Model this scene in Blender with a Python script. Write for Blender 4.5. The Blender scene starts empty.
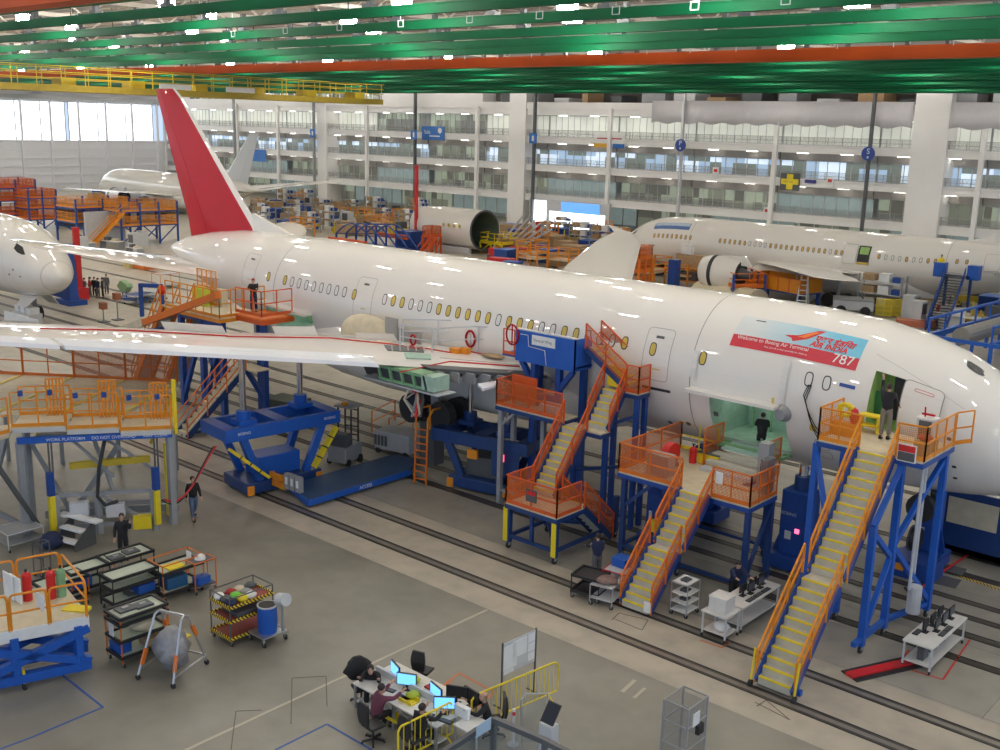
import bpy, bmesh, math, random
from mathutils import Vector, Matrix
random.seed(7)
S = bpy.context.scene
COL = S.collection
PI = math.pi
# ------------------------------------------------------------------ camera, light, exposure
H, FPX = 15.4, 1072.87
PITCH, ROLL, YAW = .22877, .025387, -.72108
def _cam():
    cp, sp, cy, sy = math.cos(PITCH), math.sin(PITCH), math.cos(YAW), math.sin(YAW)
    f = Vector((cp*sy, cp*cy, -sp)); r = Vector((cy, -sy, 0)); u = r.cross(f)
    cr, sr = math.cos(ROLL), math.sin(ROLL)
    return r*cr+u*sr, -r*sr+u*cr, f
CR, CU, CF = _cam()
cd = bpy.data.cameras.new('camera'); cam = bpy.data.objects.new('camera', cd); COL.objects.link(cam)
cd.sensor_width = 36; cd.lens = FPX*36/1000; cd.clip_end = 900; cd.clip_start = .1
m = Matrix((CR, CU, -CF)).transposed().to_4x4(); m.translation = Vector((0, 0, H)); cam.matrix_world = m
S.camera = cam
def _ray(x, y): return (CF*FPX+CR*(x-500)-CU*(y-375)).normalized()
def G(x, y, z=0.):                       # the point of the level z seen at a pixel of the photograph
    d = _ray(x, y); t = (z-H)/d.z; p = Vector((0, 0, H))+d*t; return Vector((p.x, p.y, z))
def AY(x, y, Y):
    d = _ray(x, y); t = Y/d.y; return Vector((0, 0, H))+d*t
w = bpy.data.worlds.new('hall_daylight'); S.world = w; w.use_nodes = True
bg = w.node_tree.nodes['Background']; bg.inputs[0].default_value = (.58, .74, 1, 1); bg.inputs[1].default_value = 1.0
S.view_settings.view_transform = 'Standard'; S.view_settings.look = 'None'
S.view_settings.exposure = 0.1; S.view_settings.gamma = 1
LAMP = 130.0
# ------------------------------------------------------------------ materials
MT = {}
def mat(name, c, rough=.5, metal=0., var=.06, scale=3., bump=0., coat=0., emit=None, es=0., alpha=None, spec=.5):
    if name in MT: return MT[name]
    mm = bpy.data.materials.new(name); mm.use_nodes = True; nt = mm.node_tree; N = nt.nodes; L = nt.links
    b = N['Principled BSDF']; b.inputs['Roughness'].default_value = rough; b.inputs['Metallic'].default_value = metal
    b.inputs['Coat Weight'].default_value = coat; b.inputs['Coat Roughness'].default_value = .02
    b.inputs['Specular IOR Level'].default_value = spec
    tc = N.new('ShaderNodeTexCoord'); no = N.new('ShaderNodeTexNoise'); no.inputs['Scale'].default_value = scale; no.inputs['Detail'].default_value = 3
    mx = N.new('ShaderNodeMix'); mx.data_type = 'RGBA'
    mx.inputs[6].default_value = (*[max(0, v*(1-var*2)) for v in c], 1); mx.inputs[7].default_value = (*[min(1, v*(1+var*2)) for v in c], 1)
    L.new(tc.outputs['Object'], no.inputs['Vector']); L.new(no.outputs['Fac'], mx.inputs[0]); L.new(mx.outputs[2], b.inputs['Base Color'])
    if bump:
        bp = N.new('ShaderNodeBump'); bp.inputs['Strength'].default_value = bump; L.new(no.outputs['Fac'], bp.inputs['Height']); L.new(bp.outputs[0], b.inputs['Normal'])
    if emit: b.inputs['Emission Color'].default_value = (*emit, 1); b.inputs['Emission Strength'].default_value = es
    if alpha is not None: b.inputs['Alpha'].default_value = alpha
    MT[name] = mm; return mm
def meshmat(name, c, pitch=.05, wire=.4):          # woven wire or perforated sheet: holes are really see-through
    mm = mat(name, c, .5); nt = mm.node_tree; N = nt.nodes; L = nt.links; b = N['Principled BSDF']
    tc = N.new('ShaderNodeTexCoord'); sp = N.new('ShaderNodeSeparateXYZ'); L.new(tc.outputs['Object'], sp.inputs[0])
    ax = N.new('ShaderNodeMath'); ax.operation = 'ADD'; L.new(sp.outputs[0], ax.inputs[0]); L.new(sp.outputs[1], ax.inputs[1])
    outs = []
    for o in (ax.outputs[0], sp.outputs[2]):
        d = N.new('ShaderNodeMath'); d.operation = 'DIVIDE'; d.inputs[1].default_value = pitch; L.new(o, d.inputs[0])
        fr = N.new('ShaderNodeMath'); fr.operation = 'FRACT'; L.new(d.outputs[0], fr.inputs[0])
        lt = N.new('ShaderNodeMath'); lt.operation = 'LESS_THAN'; lt.inputs[1].default_value = wire; L.new(fr.outputs[0], lt.inputs[0]); outs.append(lt.outputs[0])
    mxx = N.new('ShaderNodeMath'); mxx.operation = 'MAXIMUM'; L.new(outs[0], mxx.inputs[0]); L.new(outs[1], mxx.inputs[1]); L.new(mxx.outputs[0], b.inputs['Alpha'])
    return mm
white = mat('white_gloss_paint', (.78, .74, .68), .55, var=.01, scale=.4, coat=1., spec=.3)
white2 = mat('white_primer_paint', (.70, .68, .64), .4, var=.02)
wingm = mat('wing_grey_white_paint', (.78, .74, .69), .5, var=.015, coat=.7, spec=.3)
wingle = mat('wing_leading_edge_paint', (.84, .86, .90), .5, coat=.3, var=.01)
redp = mat('fin_red_paint', (.46, .005, .01), .45, coat=.25, spec=.2, var=.04, scale=.6)
dark = mat('dark_gap', (.03, .03, .032), .6)
black = mat('black_plastic', (.02, .02, .022), .45)
yfilm = mat('yellow_window_film', (.62, .45, .08), .45)
green = mat('green_girder_paint', (.0, .115, .04), .6, spec=.2, var=.18, scale=.25)
orange = mat('orange_rail_paint', (.72, .17, .012), .45)
oran2 = mat('amber_rail_paint', (.76, .27, .012), .45)
vermil = mat('vermilion_rail_paint', (.66, .10, .015), .45)
blue = mat('blue_steel_paint', (.012, .06, .28), .4, var=.1)
navy = mat('navy_steel_paint', (.012, .045, .17), .4, var=.1)
bright = mat('bright_blue_paint', (.012, .10, .46), .4, var=.08)
yellow = mat('safety_yellow_paint', (.80, .62, .02), .45)
grey = mat('grey_steel_paint', (.30, .31, .32), .45)
lgrey = mat('light_grey_paint', (.55, .56, .57), .45)
dgrey = mat('dark_grey_paint', (.09, .095, .10), .5)
alu = mat('brushed_aluminium', (.55, .56, .58), .3, .8)
chrome = mat('polished_steel_rod', (.7, .7, .72), .15, 1.)
cream = mat('cream_deck_board', (.62, .54, .38), .55, var=.1)
tread = mat('pale_tread_plate', (.52, .50, .42), .5, var=.1)
wallw = mat('white_wall_paint', (.78, .78, .80), .6, var=.03, scale=.3)
slabm = mat('white_concrete_fascia', (.84, .82, .80), .6, var=.04, scale=.3)
paper = mat('white_paper', (.78, .78, .76), .7)
redb = mat('bright_red_paint', (.62, .02, .02), .4)
orgirder = mat('orange_crane_paint', (.48, .07, .006), .6, spec=.2, var=.15, scale=.3)
zinc = mat('zinc_chromate_green', (.22, .42, .22), .5, var=.15)
mint = mat('mint_green_primer', (.36, .52, .42), .5, var=.15)
cardb = mat('cardboard', (.42, .28, .15), .8, var=.15)
skin = mat('skin', (.55, .32, .22), .55)
rubber = mat('black_rubber', (.025, .025, .025), .7)
omesh = meshmat('orange_wire_mesh', (.55, .12, .015), .05, .33)
amesh = meshmat('amber_wire_mesh', (.70, .24, .015), .06, .2)
gmesh = meshmat('grey_wire_mesh', (.22, .22, .22), .03, .16)
# ------------------------------------------------------------------ mesh collector
class M:
    def __init__(s): s.v = []; s.f = []; s.mi = []; s.ms = []; s.T = Matrix.Identity(4)
    def idx(s, m):
        if m not in s.ms: s.ms.append(m)
        return s.ms.index(m)
    def add(s, vs, fs, m=None):
        k = len(s.v); s.v += [tuple(s.T @ Vector(v)) for v in vs]
        i = s.idx(m) if m else -1
        for f in fs: s.f.append([k+q for q in f]); s.mi.append(i)
        return s
    def box(s, x0, x1, y0, y1, z0, z1, m=None):
        vs = [(x, y, z) for z in (z0, z1) for x, y in ((x0, y0), (x1, y0), (x1, y1), (x0, y1))]
        return s.add(vs, [(3, 2, 1, 0), (4, 5, 6, 7), (0, 1, 5, 4), (1, 2, 6, 5), (2, 3, 7, 6), (3, 0, 4, 7)], m)
    def bar(s, a, b, w, h=None, m=None, up=(0, 0, 1)):
        h = h or w; a = Vector(a); b = Vector(b); d = (b-a).normalized(); up = Vector(up)
        if abs(d.dot(up)) > .98: up = Vector((1, 0, 0))
        x = d.cross(up).normalized()*w/2; y = x.cross(d).normalized()*h/2
        vs = [p+sx*x+sy*y for p in (a, b) for sx, sy in ((-1, -1), (1, -1), (1, 1), (-1, 1))]
        return s.add(vs, [(0, 1, 2, 3), (7, 6, 5, 4), (1, 0, 4, 5), (2, 1, 5, 6), (3, 2, 6, 7), (0, 3, 7, 4)], m)
    def tube(s, pts, r, n=6, m=None, r2=None, cap=True):
        pts = [Vector(p) for p in pts]; rings = []; k = len(pts); nr = Vector((0, 0, 1))
        vs = []; fs = []
        for i, p in enumerate(pts):
            d = ((pts[min(i+1, k-1)]-p).normalized()+(p-pts[max(i-1, 0)]).normalized())
            d = d.normalized() if d.length > 1e-6 else Vector((0, 0, 1))
            u = nr if abs(d.dot(nr)) < .95 else Vector((1, 0, 0))
            if i and abs(d.dot(ux)) < .9: a = (ux-d*d.dot(ux)).normalized()
            else: a = d.cross(u).normalized()
            ux = a; b = d.cross(a); rr = r if r2 is None else r+(r2-r)*i/(k-1)
            if isinstance(r, (list, tuple)): rr = r[i]
            vs += [p+(a*math.cos(2*PI*j/n)+b*math.sin(2*PI*j/n))*rr for j in range(n)]
        for i in range(k-1):
            for j in range(n):
                q = (j+1) % n; fs.append((i*n+j, i*n+q, (i+1)*n+q, (i+1)*n+j))
        if cap: fs += [tuple(range(n))[::-1], tuple(range((k-1)*n, k*n))]
        return s.add(vs, fs, m)
    def cyl(s, x, y, z0, z1, r, n=12, m=None, r2=None): return s.tube([(x, y, z0), (x, y, z1)], r, n, m, r2)
    def ball(s, c, r, n=10, m=None, sq=(1, 1, 1)):
        vs = [(c[0], c[1], c[2]-r*sq[2])]; fs = []; k = n//2
        for i in range(1, k):
            t = PI*i/k
            vs += [(c[0]+r*sq[0]*math.sin(t)*math.cos(2*PI*j/n), c[1]+r*sq[1]*math.sin(t)*math.sin(2*PI*j/n), c[2]-r*sq[2]*math.cos(t)) for j in range(n)]
        vs.append((c[0], c[1], c[2]+r*sq[2])); e = len(vs)-1
        for j in range(n):
            q = (j+1) % n; fs.append((0, 1+q, 1+j)); fs.append((e, e-n+j, e-n+q))
            for i in range(k-2): fs.append((1+i*n+j, 1+i*n+q, 1+(i+1)*n+q, 1+(i+1)*n+j))
        return s.add(vs, fs, m)
    def prism(s, poly, d, m=None):                 # polygon (list of 3-D points) pushed along d
        d = Vector(d); n = len(poly); vs = [Vector(p) for p in poly]+[Vector(p)+d for p in poly]
        return s.add(vs, [tuple(range(n))[::-1], tuple(range(n, 2*n))]+[(i, (i+1) % n, n+(i+1) % n, n+i) for i in range(n)], m)
    def loft(s, rings, m=None, cap=True):
        n = len(rings[0]); vs = [p for r in rings for p in r]; fs = []
        for i in range(len(rings)-1):
            for j in range(n):
                q = (j+1) % n; fs.append((i*n+j, i*n+q, (i+1)*n+q, (i+1)*n+j))
        if cap: fs += [tuple(range(n))[::-1], tuple(range((len(rings)-1)*n, len(rings)*n))]
        return s.add(vs, fs, m)
    def wheel(s, x, y, r=.06, w=.04, ax='y', m=None):
        d = (0, w/2, 0) if ax == 'y' else (w/2, 0, 0)
        return s.tube([(x-d[0], y-d[1], r), (x+d[0], y+d[1], r)], r, 10, m)
    def build(s, name, m=None, parent=None, smooth=False, bev=0., loc=None, rz=0., fix=True):
        me = bpy.data.meshes.new(name); me.from_pydata(s.v, [], s.f)
        off = 1 if m else 0
        for q in ([m] if m else [])+s.ms: me.materials.append(q)
        for p, i in zip(me.polygons, s.mi): p.material_index = max(0, i+off)
        if fix:
            bm = bmesh.new(); bm.from_mesh(me); bmesh.ops.recalc_face_normals(bm, faces=bm.faces); bm.to_mesh(me); bm.free()
        if smooth: me.shade_smooth(); 
        o = bpy.data.objects.new(name, me); COL.objects.link(o)
        if smooth == 'auto': me.set_sharp_from_angle(angle=math.radians(40))
        if parent: o.parent = parent
        if loc: o.location = loc
        if rz: o.rotation_euler.z = rz
        if bev:
            bv = o.modifiers.new('bevel', 'BEVEL'); bv.width = bev; bv.segments = 2; bv.limit_method = 'ANGLE'
        return o
def thing(name, label, cat, loc=(0, 0, 0), rz=0., group=None):
    o = bpy.data.objects.new(name, None); COL.objects.link(o); o.empty_display_size = .2
    o.location = loc; o.rotation_euler.z = rz; o['label'] = label; o['category'] = cat
    if group: o['group'] = group
    return o
def tag(o, label, cat, group=None, kind=None):
    o['label'] = label; o['category'] = cat
    if group: o['group'] = group
    if kind: o['kind'] = kind
    return o
def struct(o, label=None):
    o['kind'] = 'structure'
    if label: o['label'] = label
    return o
KIDS = {}
def dup(root, loc, rz=0., label=None, group=None, scale=None):
    r = root.copy(); COL.objects.link(r); r.location = loc; r.rotation_euler.z = rz
    if scale: r.scale = scale
    if label: r['label'] = label
    if group: r['group'] = group
    if root.name not in KIDS: KIDS[root.name] = [(c, list(c.children)) for c in root.children]
    for ch, gs in KIDS[root.name]:
        c = ch.copy(); COL.objects.link(c); c.parent = r
        for g in gs:
            d = g.copy(); COL.objects.link(d); d.parent = c
    return r
def textmesh(s, size=1., bold=0.):
    cu = bpy.data.curves.new('t', 'FONT'); cu.body = s; cu.size = size; cu.align_x = 'LEFT'; cu.offset = bold
    o = bpy.data.objects.new('t', cu); COL.objects.link(o); bpy.context.view_layer.update()
    me = o.to_mesh(); vs = [tuple(v.co) for v in me.vertices]; fs = [tuple(p.vertices) for p in me.polygons]
    o.to_mesh_clear(); bpy.data.objects.remove(o); bpy.data.curves.remove(cu); return vs, fs
def text(s, size, org, ux, uy, m, parent, name='lettering', bold=0., center=False):  # flat lettering on a plane
    vs, fs = textmesh(s, size, bold); org = Vector(org); ux = Vector(ux).normalized(); uy = Vector(uy).normalized()
    if center:
        mx = max(v[0] for v in vs)/2; vs = [(v[0]-mx, v[1], 0) for v in vs]
    q = M(); q.add([org+ux*v[0]+uy*v[1] for v in vs], fs); return q.build(name, m, parent, fix=False)
# ------------------------------------------------------------------ the hall
def floor_mat():
    mm = bpy.data.materials.new('polished_concrete'); mm.use_nodes = True; nt = mm.node_tree; N = nt.nodes; L = nt.links; b = N['Principled BSDF']
    tc = N.new('ShaderNodeTexCoord'); sp = N.new('ShaderNodeSeparateXYZ'); L.new(tc.outputs['Object'], sp.inputs[0])
    def noise(sc, det=4):
        n = N.new('ShaderNodeTexNoise'); n.inputs['Scale'].default_value = sc; n.inputs['Detail'].default_value = det; L.new(tc.outputs['Object'], n.inputs['Vector']); return n.outputs['Fac']
    def mix(f, a, c, ty='MIX'):
        x = N.new('ShaderNodeMix'); x.data_type = 'RGBA'; x.blend_type = ty
        for i, v in ((6, a), (7, c)):
            if isinstance(v, tuple): x.inputs[i].default_value = (*v, 1)
            else: L.new(v, x.inputs[i])
        if isinstance(f, float): x.inputs[0].default_value = f
        else: L.new(f, x.inputs[0])
        return x.outputs[2]
    def ramp(v, p0, p1):
        r = N.new('ShaderNodeMapRange'); r.inputs[1].default_value = p0; r.inputs[2].default_value = p1; L.new(v, r.inputs[0]); return r.outputs[0]
    br = N.new('ShaderNodeTexBrick'); br.offset = 0; br.inputs['Scale'].default_value = 1; br.inputs['Brick Width'].default_value = 7.4; br.inputs['Row Height'].default_value = 4.1
    br.inputs['Mortar Size'].default_value = .012; br.inputs['Color1'].default_value = (.38, .35, .29, 1); br.inputs['Color2'].default_value = (.25, .235, .20, 1); br.inputs['Mortar'].default_value = (.10, .095, .085, 1)
    L.new(tc.outputs['Object'], br.inputs['Vector'])
    fg = mix(ramp(noise(.22), .35, .68), (.185, .172, .138), (.285, .265, .215))
    fg = mix(ramp(noise(.9), .5, .75), fg, (.24, .222, .18))
    bei = mix(ramp(noise(.6), .35, .7), (.47, .41, .32), (.39, .345, .275))
    near = N.new('ShaderNodeMath'); near.operation = 'LESS_THAN'; near.inputs[1].default_value = 24.2; L.new(sp.outputs[1], near.inputs[0])
    far = N.new('ShaderNodeMath'); far.operation = 'GREATER_THAN'; far.inputs[1].default_value = 28.6; L.new(sp.outputs[1], far.inputs[0])
    sl = mix(ramp(noise(.5), .3, .8), br.outputs[0], mix(.5, br.outputs[0], (.42, .38, .30)))
    lf = ramp(sp.outputs[0], -26., -60.)           # the far floor turns paler and creamier towards the left
    sl = mix(lf, sl, (.50, .45, .36))
    c = mix(far.outputs[0], bei, sl); c = mix(near.outputs[0], c, fg)
    st = mix(ramp(noise(1.3, 10), .45, .95), c, mix(.45, c, (.12, .12, .105)))
    L.new(st, b.inputs['Base Color'])
    L.new(ramp(noise(.7), -.6, 1.6), b.inputs['Roughness']); b.inputs['Coat Weight'].default_value = .3; b.inputs['Coat Roughness'].default_value = .32
    return mm
struct(M().box(-300, 30, -25, 150, -.3, 0).build('floor', floor_mat()))
railm = mat('rail_groove_steel', (.10, .085, .07), .35, .5, var=.15, scale=1.5)
railb = mat('rail_bright_steel', (.30, .27, .23), .3, .5, var=.1)
TN = [0]
def trim(q, m=None, **k):
    TN[0] += 1; return struct(q.build('trim_%d' % TN[0], m, **k))
for y, wd in ((25.62, .46), (27.62, .46), (31.7, .42), (33.5, .42), (34.85, .36), (36.05, .36), (38.4, .42), (40.3, .42), (46, .42), (49, .42), (54, .4), (58, .4)):
    q = M(); q.box(-215, 25, y-wd/2, y+wd/2, 0, .004, railm)
    for s in (-1, 1): q.box(-215, 25, y+s*wd*.46-.025, y+s*wd*.46+.025, .004, .012, dark)
    q.box(-215, 25, y-.09, y+.09, .004, .008, railb if abs(y-25.6) < 3 else railm)
    trim(q)
joint = mat('pale_joint_filler', (.46, .41, .33), .6)
trim(M().box(-21.57, -21.47, -10, 24.15, 0, .005), joint)
tapeb = mat('blue_floor_tape', (.02, .09, .35), .5); tapeo = mat('orange_floor_tape', (.62, .16, .05), .5); taper = mat('red_floor_tape', (.62, .05, .03), .5)
taped = mat('worn_dark_tape', (.12, .115, .10), .6)
def tape(pts, m, w=.06, close=False):
    q = M(); P = [G(*p, .006) for p in pts]; 
    if close: P.append(P[0])
    for a, b in zip(P, P[1:]): q.bar(a, b, w, .004)
    trim(q, m)
tape([(0, 749), (30, 738), (103, 707), (61, 674)], tapeb); tape([(275, 750), (327, 724), (372, 750)], tapeb)
tape([(452, 681), (435, 691), (459, 673), (494, 692), (477, 708)], tapeo)
tape([(898, 666), (943, 679.5), (970, 639.5)], taper); tape([(899, 663), (909, 650)], taper)
tape([(700, 640), (722, 647.5), (730, 641)], tapeo); 
tape([(291, 724), (292, 678), (326, 676), (327, 706)], taped, .03); tape([(615, 619), (642, 630), (648, 620), (619, 613), (612, 620)], taped, .03)
tape([(231, 750), (236, 711), (262, 710)], taped, .03); tape([(755, 702), (790, 720), (766, 700), (757, 706)], taped, .03)
tape([(622, 692), (635, 680)], joint, .12); tape([(634, 698), (645, 688)], joint, .1)
# the gallery building at the back
YW = 132
glassm = mat('office_glass', (.20, .26, .26), .1, var=.25, scale=.5, emit=(.42, .52, .50), es=.28)
def lit_mat(name, c1, c2, cd_, e, sx, sz, thr):
    mm = bpy.data.materials.new(name); mm.use_nodes = True; nt = mm.node_tree; N = nt.nodes; L = nt.links; b = N['Principled BSDF']
    tc = N.new('ShaderNodeTexCoord'); mp = N.new('ShaderNodeMapping'); mp.inputs['Scale'].default_value = (sx, 1, sz); L.new(tc.outputs['Object'], mp.inputs[0])
    br = N.new('ShaderNodeTexWhiteNoise'); fl = N.new('ShaderNodeVectorMath'); fl.operation = 'FLOOR'; L.new(mp.outputs[0], fl.inputs[0]); L.new(fl.outputs[0], br.inputs['Vector'])
    cr = N.new('ShaderNodeValToRGB'); cr.color_ramp.interpolation = 'CONSTANT'; e_ = cr.color_ramp.elements
    e_[0].position = 0; e_[0].color = (*cd_, 1); e_[1].position = thr; e_[1].color = (*c1, 1); n = e_.new((1+thr)/2); n.color = (*c2, 1)
    L.new(br.outputs['Value'], cr.inputs[0]); L.new(cr.outputs[0], b.inputs['Emission Color']); b.inputs['Emission Strength'].default_value = e
    L.new(cr.outputs[0], b.inputs['Base Color']); b.inputs['Roughness'].default_value = .15; return mm
lit_a = lit_mat('lit_office_row', (.30, .40, .52), (.62, .74, .88), (.13, .15, .13), .8, .55, .45, .5)
lit_b = lit_mat('lit_office_dim', (.13, .14, .105), (.22, .25, .19), (.08, .08, .065), .8, .7, .5, .40)
scal = mat('translucent_corridor_panel', (.70, .72, .66), .5, emit=(.78, .80, .70), es=.35, var=.1, scale=.5)
ZS = [4.9, 9.5, 13.8, 18.0]
XL, XR = -216, 24
back = struct(M().box(XL, XR, YW+9, YW+9.4, 0, 24).build('wall_back', wallw))
for z, d in zip(ZS, (1.0, .95, .95, .9)):
    trim(M().box(XL, XR, YW, YW+9, z-d, z).box(XL, XR, YW-.12, YW, z-.12, z+.05), slabm)
XC = [x for x in range(-216, 25, 1)]
soff = mat('soffit_taupe', (.42, .39, .36), .7)
bays = [-216+13.35*i for i in range(19)]
nw = [0]
def window(x0, x1, z0, z1, y, m, nm, wd=.12, fm=None):
    nw[0] += 1; q = M(); n = max(1, round((x1-x0)/nm))
    for i in range(n+1):
        x = x0+(x1-x0)*i/n; q.box(x-wd/2, x+wd/2, y-.08, y+.04, z0, z1)
    q.box(x0, x1, y-.08, y+.04, z1-.12, z1); q.box(x0, x1, y-.08, y+.04, z0, z0+.12)
    r = struct(q.build('window_%d' % nw[0], fm or lgrey)); g = M().box(x0, x1, y, y+.03, z0, z1).build('pane', m, r); return r
for i in range(len(bays)-1):
    x0, x1 = bays[i]+.1, bays[i+1]-.1; R = random.Random(i)
    window(x0, x1, 0.4, ZS[0]-1.0, YW+8.6, [glassm, lit_b][i % 2], 2.6)
    trim(M().box(x0, x1, YW+2.2, YW+2.6, ZS[1]-2.0, ZS[1]-.95), soff); trim(M().box(x0, x1, YW+2.2, YW+2.6, ZS[2]-1.9, ZS[2]-.95), soff); window(x0, x1, ZS[0], ZS[1]-2.0, YW+2.6+(1.2 if i % 3 == 0 else 0), [lit_b, lit_b, glassm][i % 3], 1.6)
    window(x0, x1, ZS[1], ZS[2]-1.9, YW+2.6, lit_a if i not in (6,) else lit_b, 1.6)
    window(x0, x1, ZS[2], ZS[3]-.9, YW+2.6, scal if i not in (5, 6) else lit_b, 1.2, .05)
for k, z in enumerate(ZS[:3]):       # balcony railings, bay by bay
    for i in range(len(bays)-1):
        q = M(); x0, x1 = bays[i], bays[i+1]
        for zz in (1.05, .55): q.box(x0, x1, YW-.06, YW-.01, z+zz-.03, z+zz+.03)
        for j in range(7): q.box(x0+j*1.907-.03, x0+j*1.907+.03, YW-.07, YW, z, z+1.05)
        q.box(x0, x1, YW-.03, YW-.02, z+.1, z+1.0, meshr if 'meshr' in globals() else gmesh)
        trim(q, grey)
stripm = mat('soffit_strip_lamp', (1, 1, 1), .3, emit=(1, .97, .88), es=9)
for i in range(len(bays)-1):
    q = M(); x0 = bays[i]
    for z in (ZS[1]-2.02+1.05, ZS[2]-.97, ZS[3]-.95):
        for k in (3., 9.): q.box(x0+k, x0+k+1.6, YW+1.0, YW+1.15, z-.05, z)
    trim(q, stripm)
for x, wd in ((-161.5, 2.6), (-113.3, 3.4), (-48.6, 4.2)):
    trim(M().box(x-wd/2, x+wd/2, YW-.5, YW+3, 0, 21.5), slabm)
for x in (-215.5, -188.5, -175, -149, -122, -95.4, -68.6, -42.4, -15.5, 10):
    trim(M().box(x-.28, x+.28, YW-.6, YW-.1, 0, 18.2), slabm)
for x, c in ((-135.5, 0), (-109, 0), (-82.3, 1), (-55.4, 0), (-162.7, 2), (-188, 2)):
    q = M().box(x-.16, x+.16, YW-1.6, YW-1.1, 0, 20.5, [dgrey, lgrey, grey][c]); trim(q)
trim(M().box(-216, -121, YW-.3, YW+3, 18.0, 21.5), slabm)                              # upper wall, left part
trim(M().box(-216, 24, YW-.35, YW+.2, 18.0, 19.0), slabm)
q = M()
for i in range(9): q.box(-205+i*2.2, -203.4+i*2.2, YW-.5, YW-.3, 19.2, 20.6)
for i in range(15): q.box(-178+i*2.2, -176.4+i*2.2, YW-.5, YW-.3, 19.0, 20.4)
nw[0] += 1; r = struct(q.build('window_%d' % nw[0], lit_b))
# roof space above the gallery: dark ducts and steel
q = M(); R = random.Random(3)
for i in range(26):
    x = -118+i*5.4; q.box(x, x+R.uniform(1, 4), YW+1, YW+5, 19.0, 19.6+R.random()*1.6, [dgrey, grey, lgrey, cardb][i % 4])
trim(q)
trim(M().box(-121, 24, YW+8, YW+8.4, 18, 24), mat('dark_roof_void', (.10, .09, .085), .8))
# draped white sheeting along the upper gallery
sheet = mat('draped_white_sheeting', (.60, .58, .60), .6, var=.03)
for a, b_ in ((-88, -50.8), (-46.4, -38)):
    rg = []; n = int((b_-a)*2)
    for i in range(n+1):
        x = a+(b_-a)*i/n; yy = YW-.75+.10*math.sin(i*1.3)+.05*math.sin(i*.37)
        rg.append([(x, yy, 19.3), (x, yy+.05, 19.3), (x, yy+.12, 16.3+.15*math.sin(i*.9)), (x, yy+.07, 16.3+.15*math.sin(i*.9))])
    o = M().loft(rg).build('draped_sheeting', sheet, smooth=True); tag(o, 'white plastic sheeting draped along the top gallery '+('left of' if a < -80 else 'right of')+' the widest pillar', 'sheeting', 'sheeting on the top gallery')
# left wall with the hangar doors
XW = -216
struct(M().box(XW-.4, XW, 20, YW+10, 0, 10.2).box(XW-.4, XW, 20, YW+10, 17.7, 24).build('wall_left', mat('grey_white_cladding', (.80, .80, .84), .5, var=.03)))
sky = mat('daylight_glass', (.9, .95, 1), .3, emit=(.88, .95, 1), es=2.6)
for y0, y1 in ((20, 44), (44.8, 68), (68.8, 93), (93.8, 109.2), (110, 129)):
    nw[0] += 1; q = M(); n = 3
    for i in range(n+1):
        y = y0+(y1-y0)*i/n; q.box(XW-.1, XW+.15, y-.1, y+.1, 10.2, 17.7)
    r = struct(q.build('window_%d' % nw[0], lgrey)); M().box(XW-.3, XW-.2, y0, y1, 10.2, 17.7).build('pane', sky, r)
q = M()
for y in range(22, 142, 6): q.box(XW, XW+.5, y-.22, y+.22, 0, 18.6)
for z in (1.6, 3.3, 5, 6.7, 8.4, 10.1): q.box(XW, XW+.25, 20, 142, z-.1, z+.1)
trim(q, mat('door_rib_grey', (.82, .82, .86), .5))
trim(M().box(XW, XW+2, 20, 142, 18.2, 19.0), lgrey)
# doorway with daylight in the back wall
nw[0] += 1
dr = struct(M().box(-109.2, -95.0, YW-.9, YW-.6, 0, 4.3).box(-109.9, -109.2, YW-1, YW-.5, 0, 4.4).box(-95.0, -94.4, YW-1, YW-.5, 0, 4.4).build('door_1', lgrey))
M().box(-109, -106.5, YW-.96, YW-.92, .1, 4.1).box(-105.8, -95.2, YW-.96, YW-.92, .1, 2.6).build('pane', sky, dr)
M().box(-103.5, -96.2, YW-1.0, YW-.92, 2.6, 4.15).build('roller_shutter', mat('blue_shutter_glow', (.1, .3, .8), .4, emit=(.15, .4, .95), es=.8), dr)
# ------------------------------------------------------------------ roof: deck, girders, trusses, lamps
deckm = mat('roof_deck_beige', (.78, .72, .64), .8, var=.12, scale=.4)
struct(M().box(-230, 30, -25, 145, 24.0, 24.4).build('ceiling', deckm))
def girder(y, z=19.7, h=.62, m=green, x0=-214, x1=24, wd=.5):
    q = M(); q.box(x0, x1, y-wd/2, y+wd/2, z, z+.06); q.box(x0, x1, y-wd/2, y+wd/2, z+h-.06, z+h); q.box(x0, x1, y-.04, y+.04, z, z+h)
    q.box(x0, x1, y-wd*.30, y-wd*.22, z+.06, z+h*.9)
    x = x0+4+(y*1.7) % 6
    while x < x1:
        q.box(x-.12, x+.12, y-.12, y+.12, z+h, z+h+.9, dgrey); q.box(x-.3, x+.3, y-.2, y+.2, z+h, z+h+.15, dgrey); x += 6.2
    trim(q, m)
for y in (23, 27.4, 32, 37, 42.4, 47.3, 52): girder(y, h=.42, wd=.26)
for y in (63, 67, 71.5, 75, 79, 83, 87, 91, 95.5, 100, 105, 110, 115): girder(y, h=.45, wd=.42)
for y, x1 in ((58.3, 24), (20.3, -20)):
    q = M().box(-190, x1, y-.4, y+.4, 19.38, 19.95); q.box(-190, x1, y-.5, y+.5, 19.33, 19.4); q.box(-190, x1, y-.5, y+.5, 19.93, 20.)
    x = -188
    while x < x1: q.box(x-.02, x+.02, y-.75, y-.71, 19.9, 20.9, lgrey); x += 3.1
    q.box(-190, x1, y-.75, y-.71, 20.88, 20.93, lgrey)
    tag(q.build('crane_bridge', orgirder), 'long orange crane bridge under the roof, '+('running the full width above the gallery' if y > 40 else 'cut off at the top left corner'), 'crane')
q = M()
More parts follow.
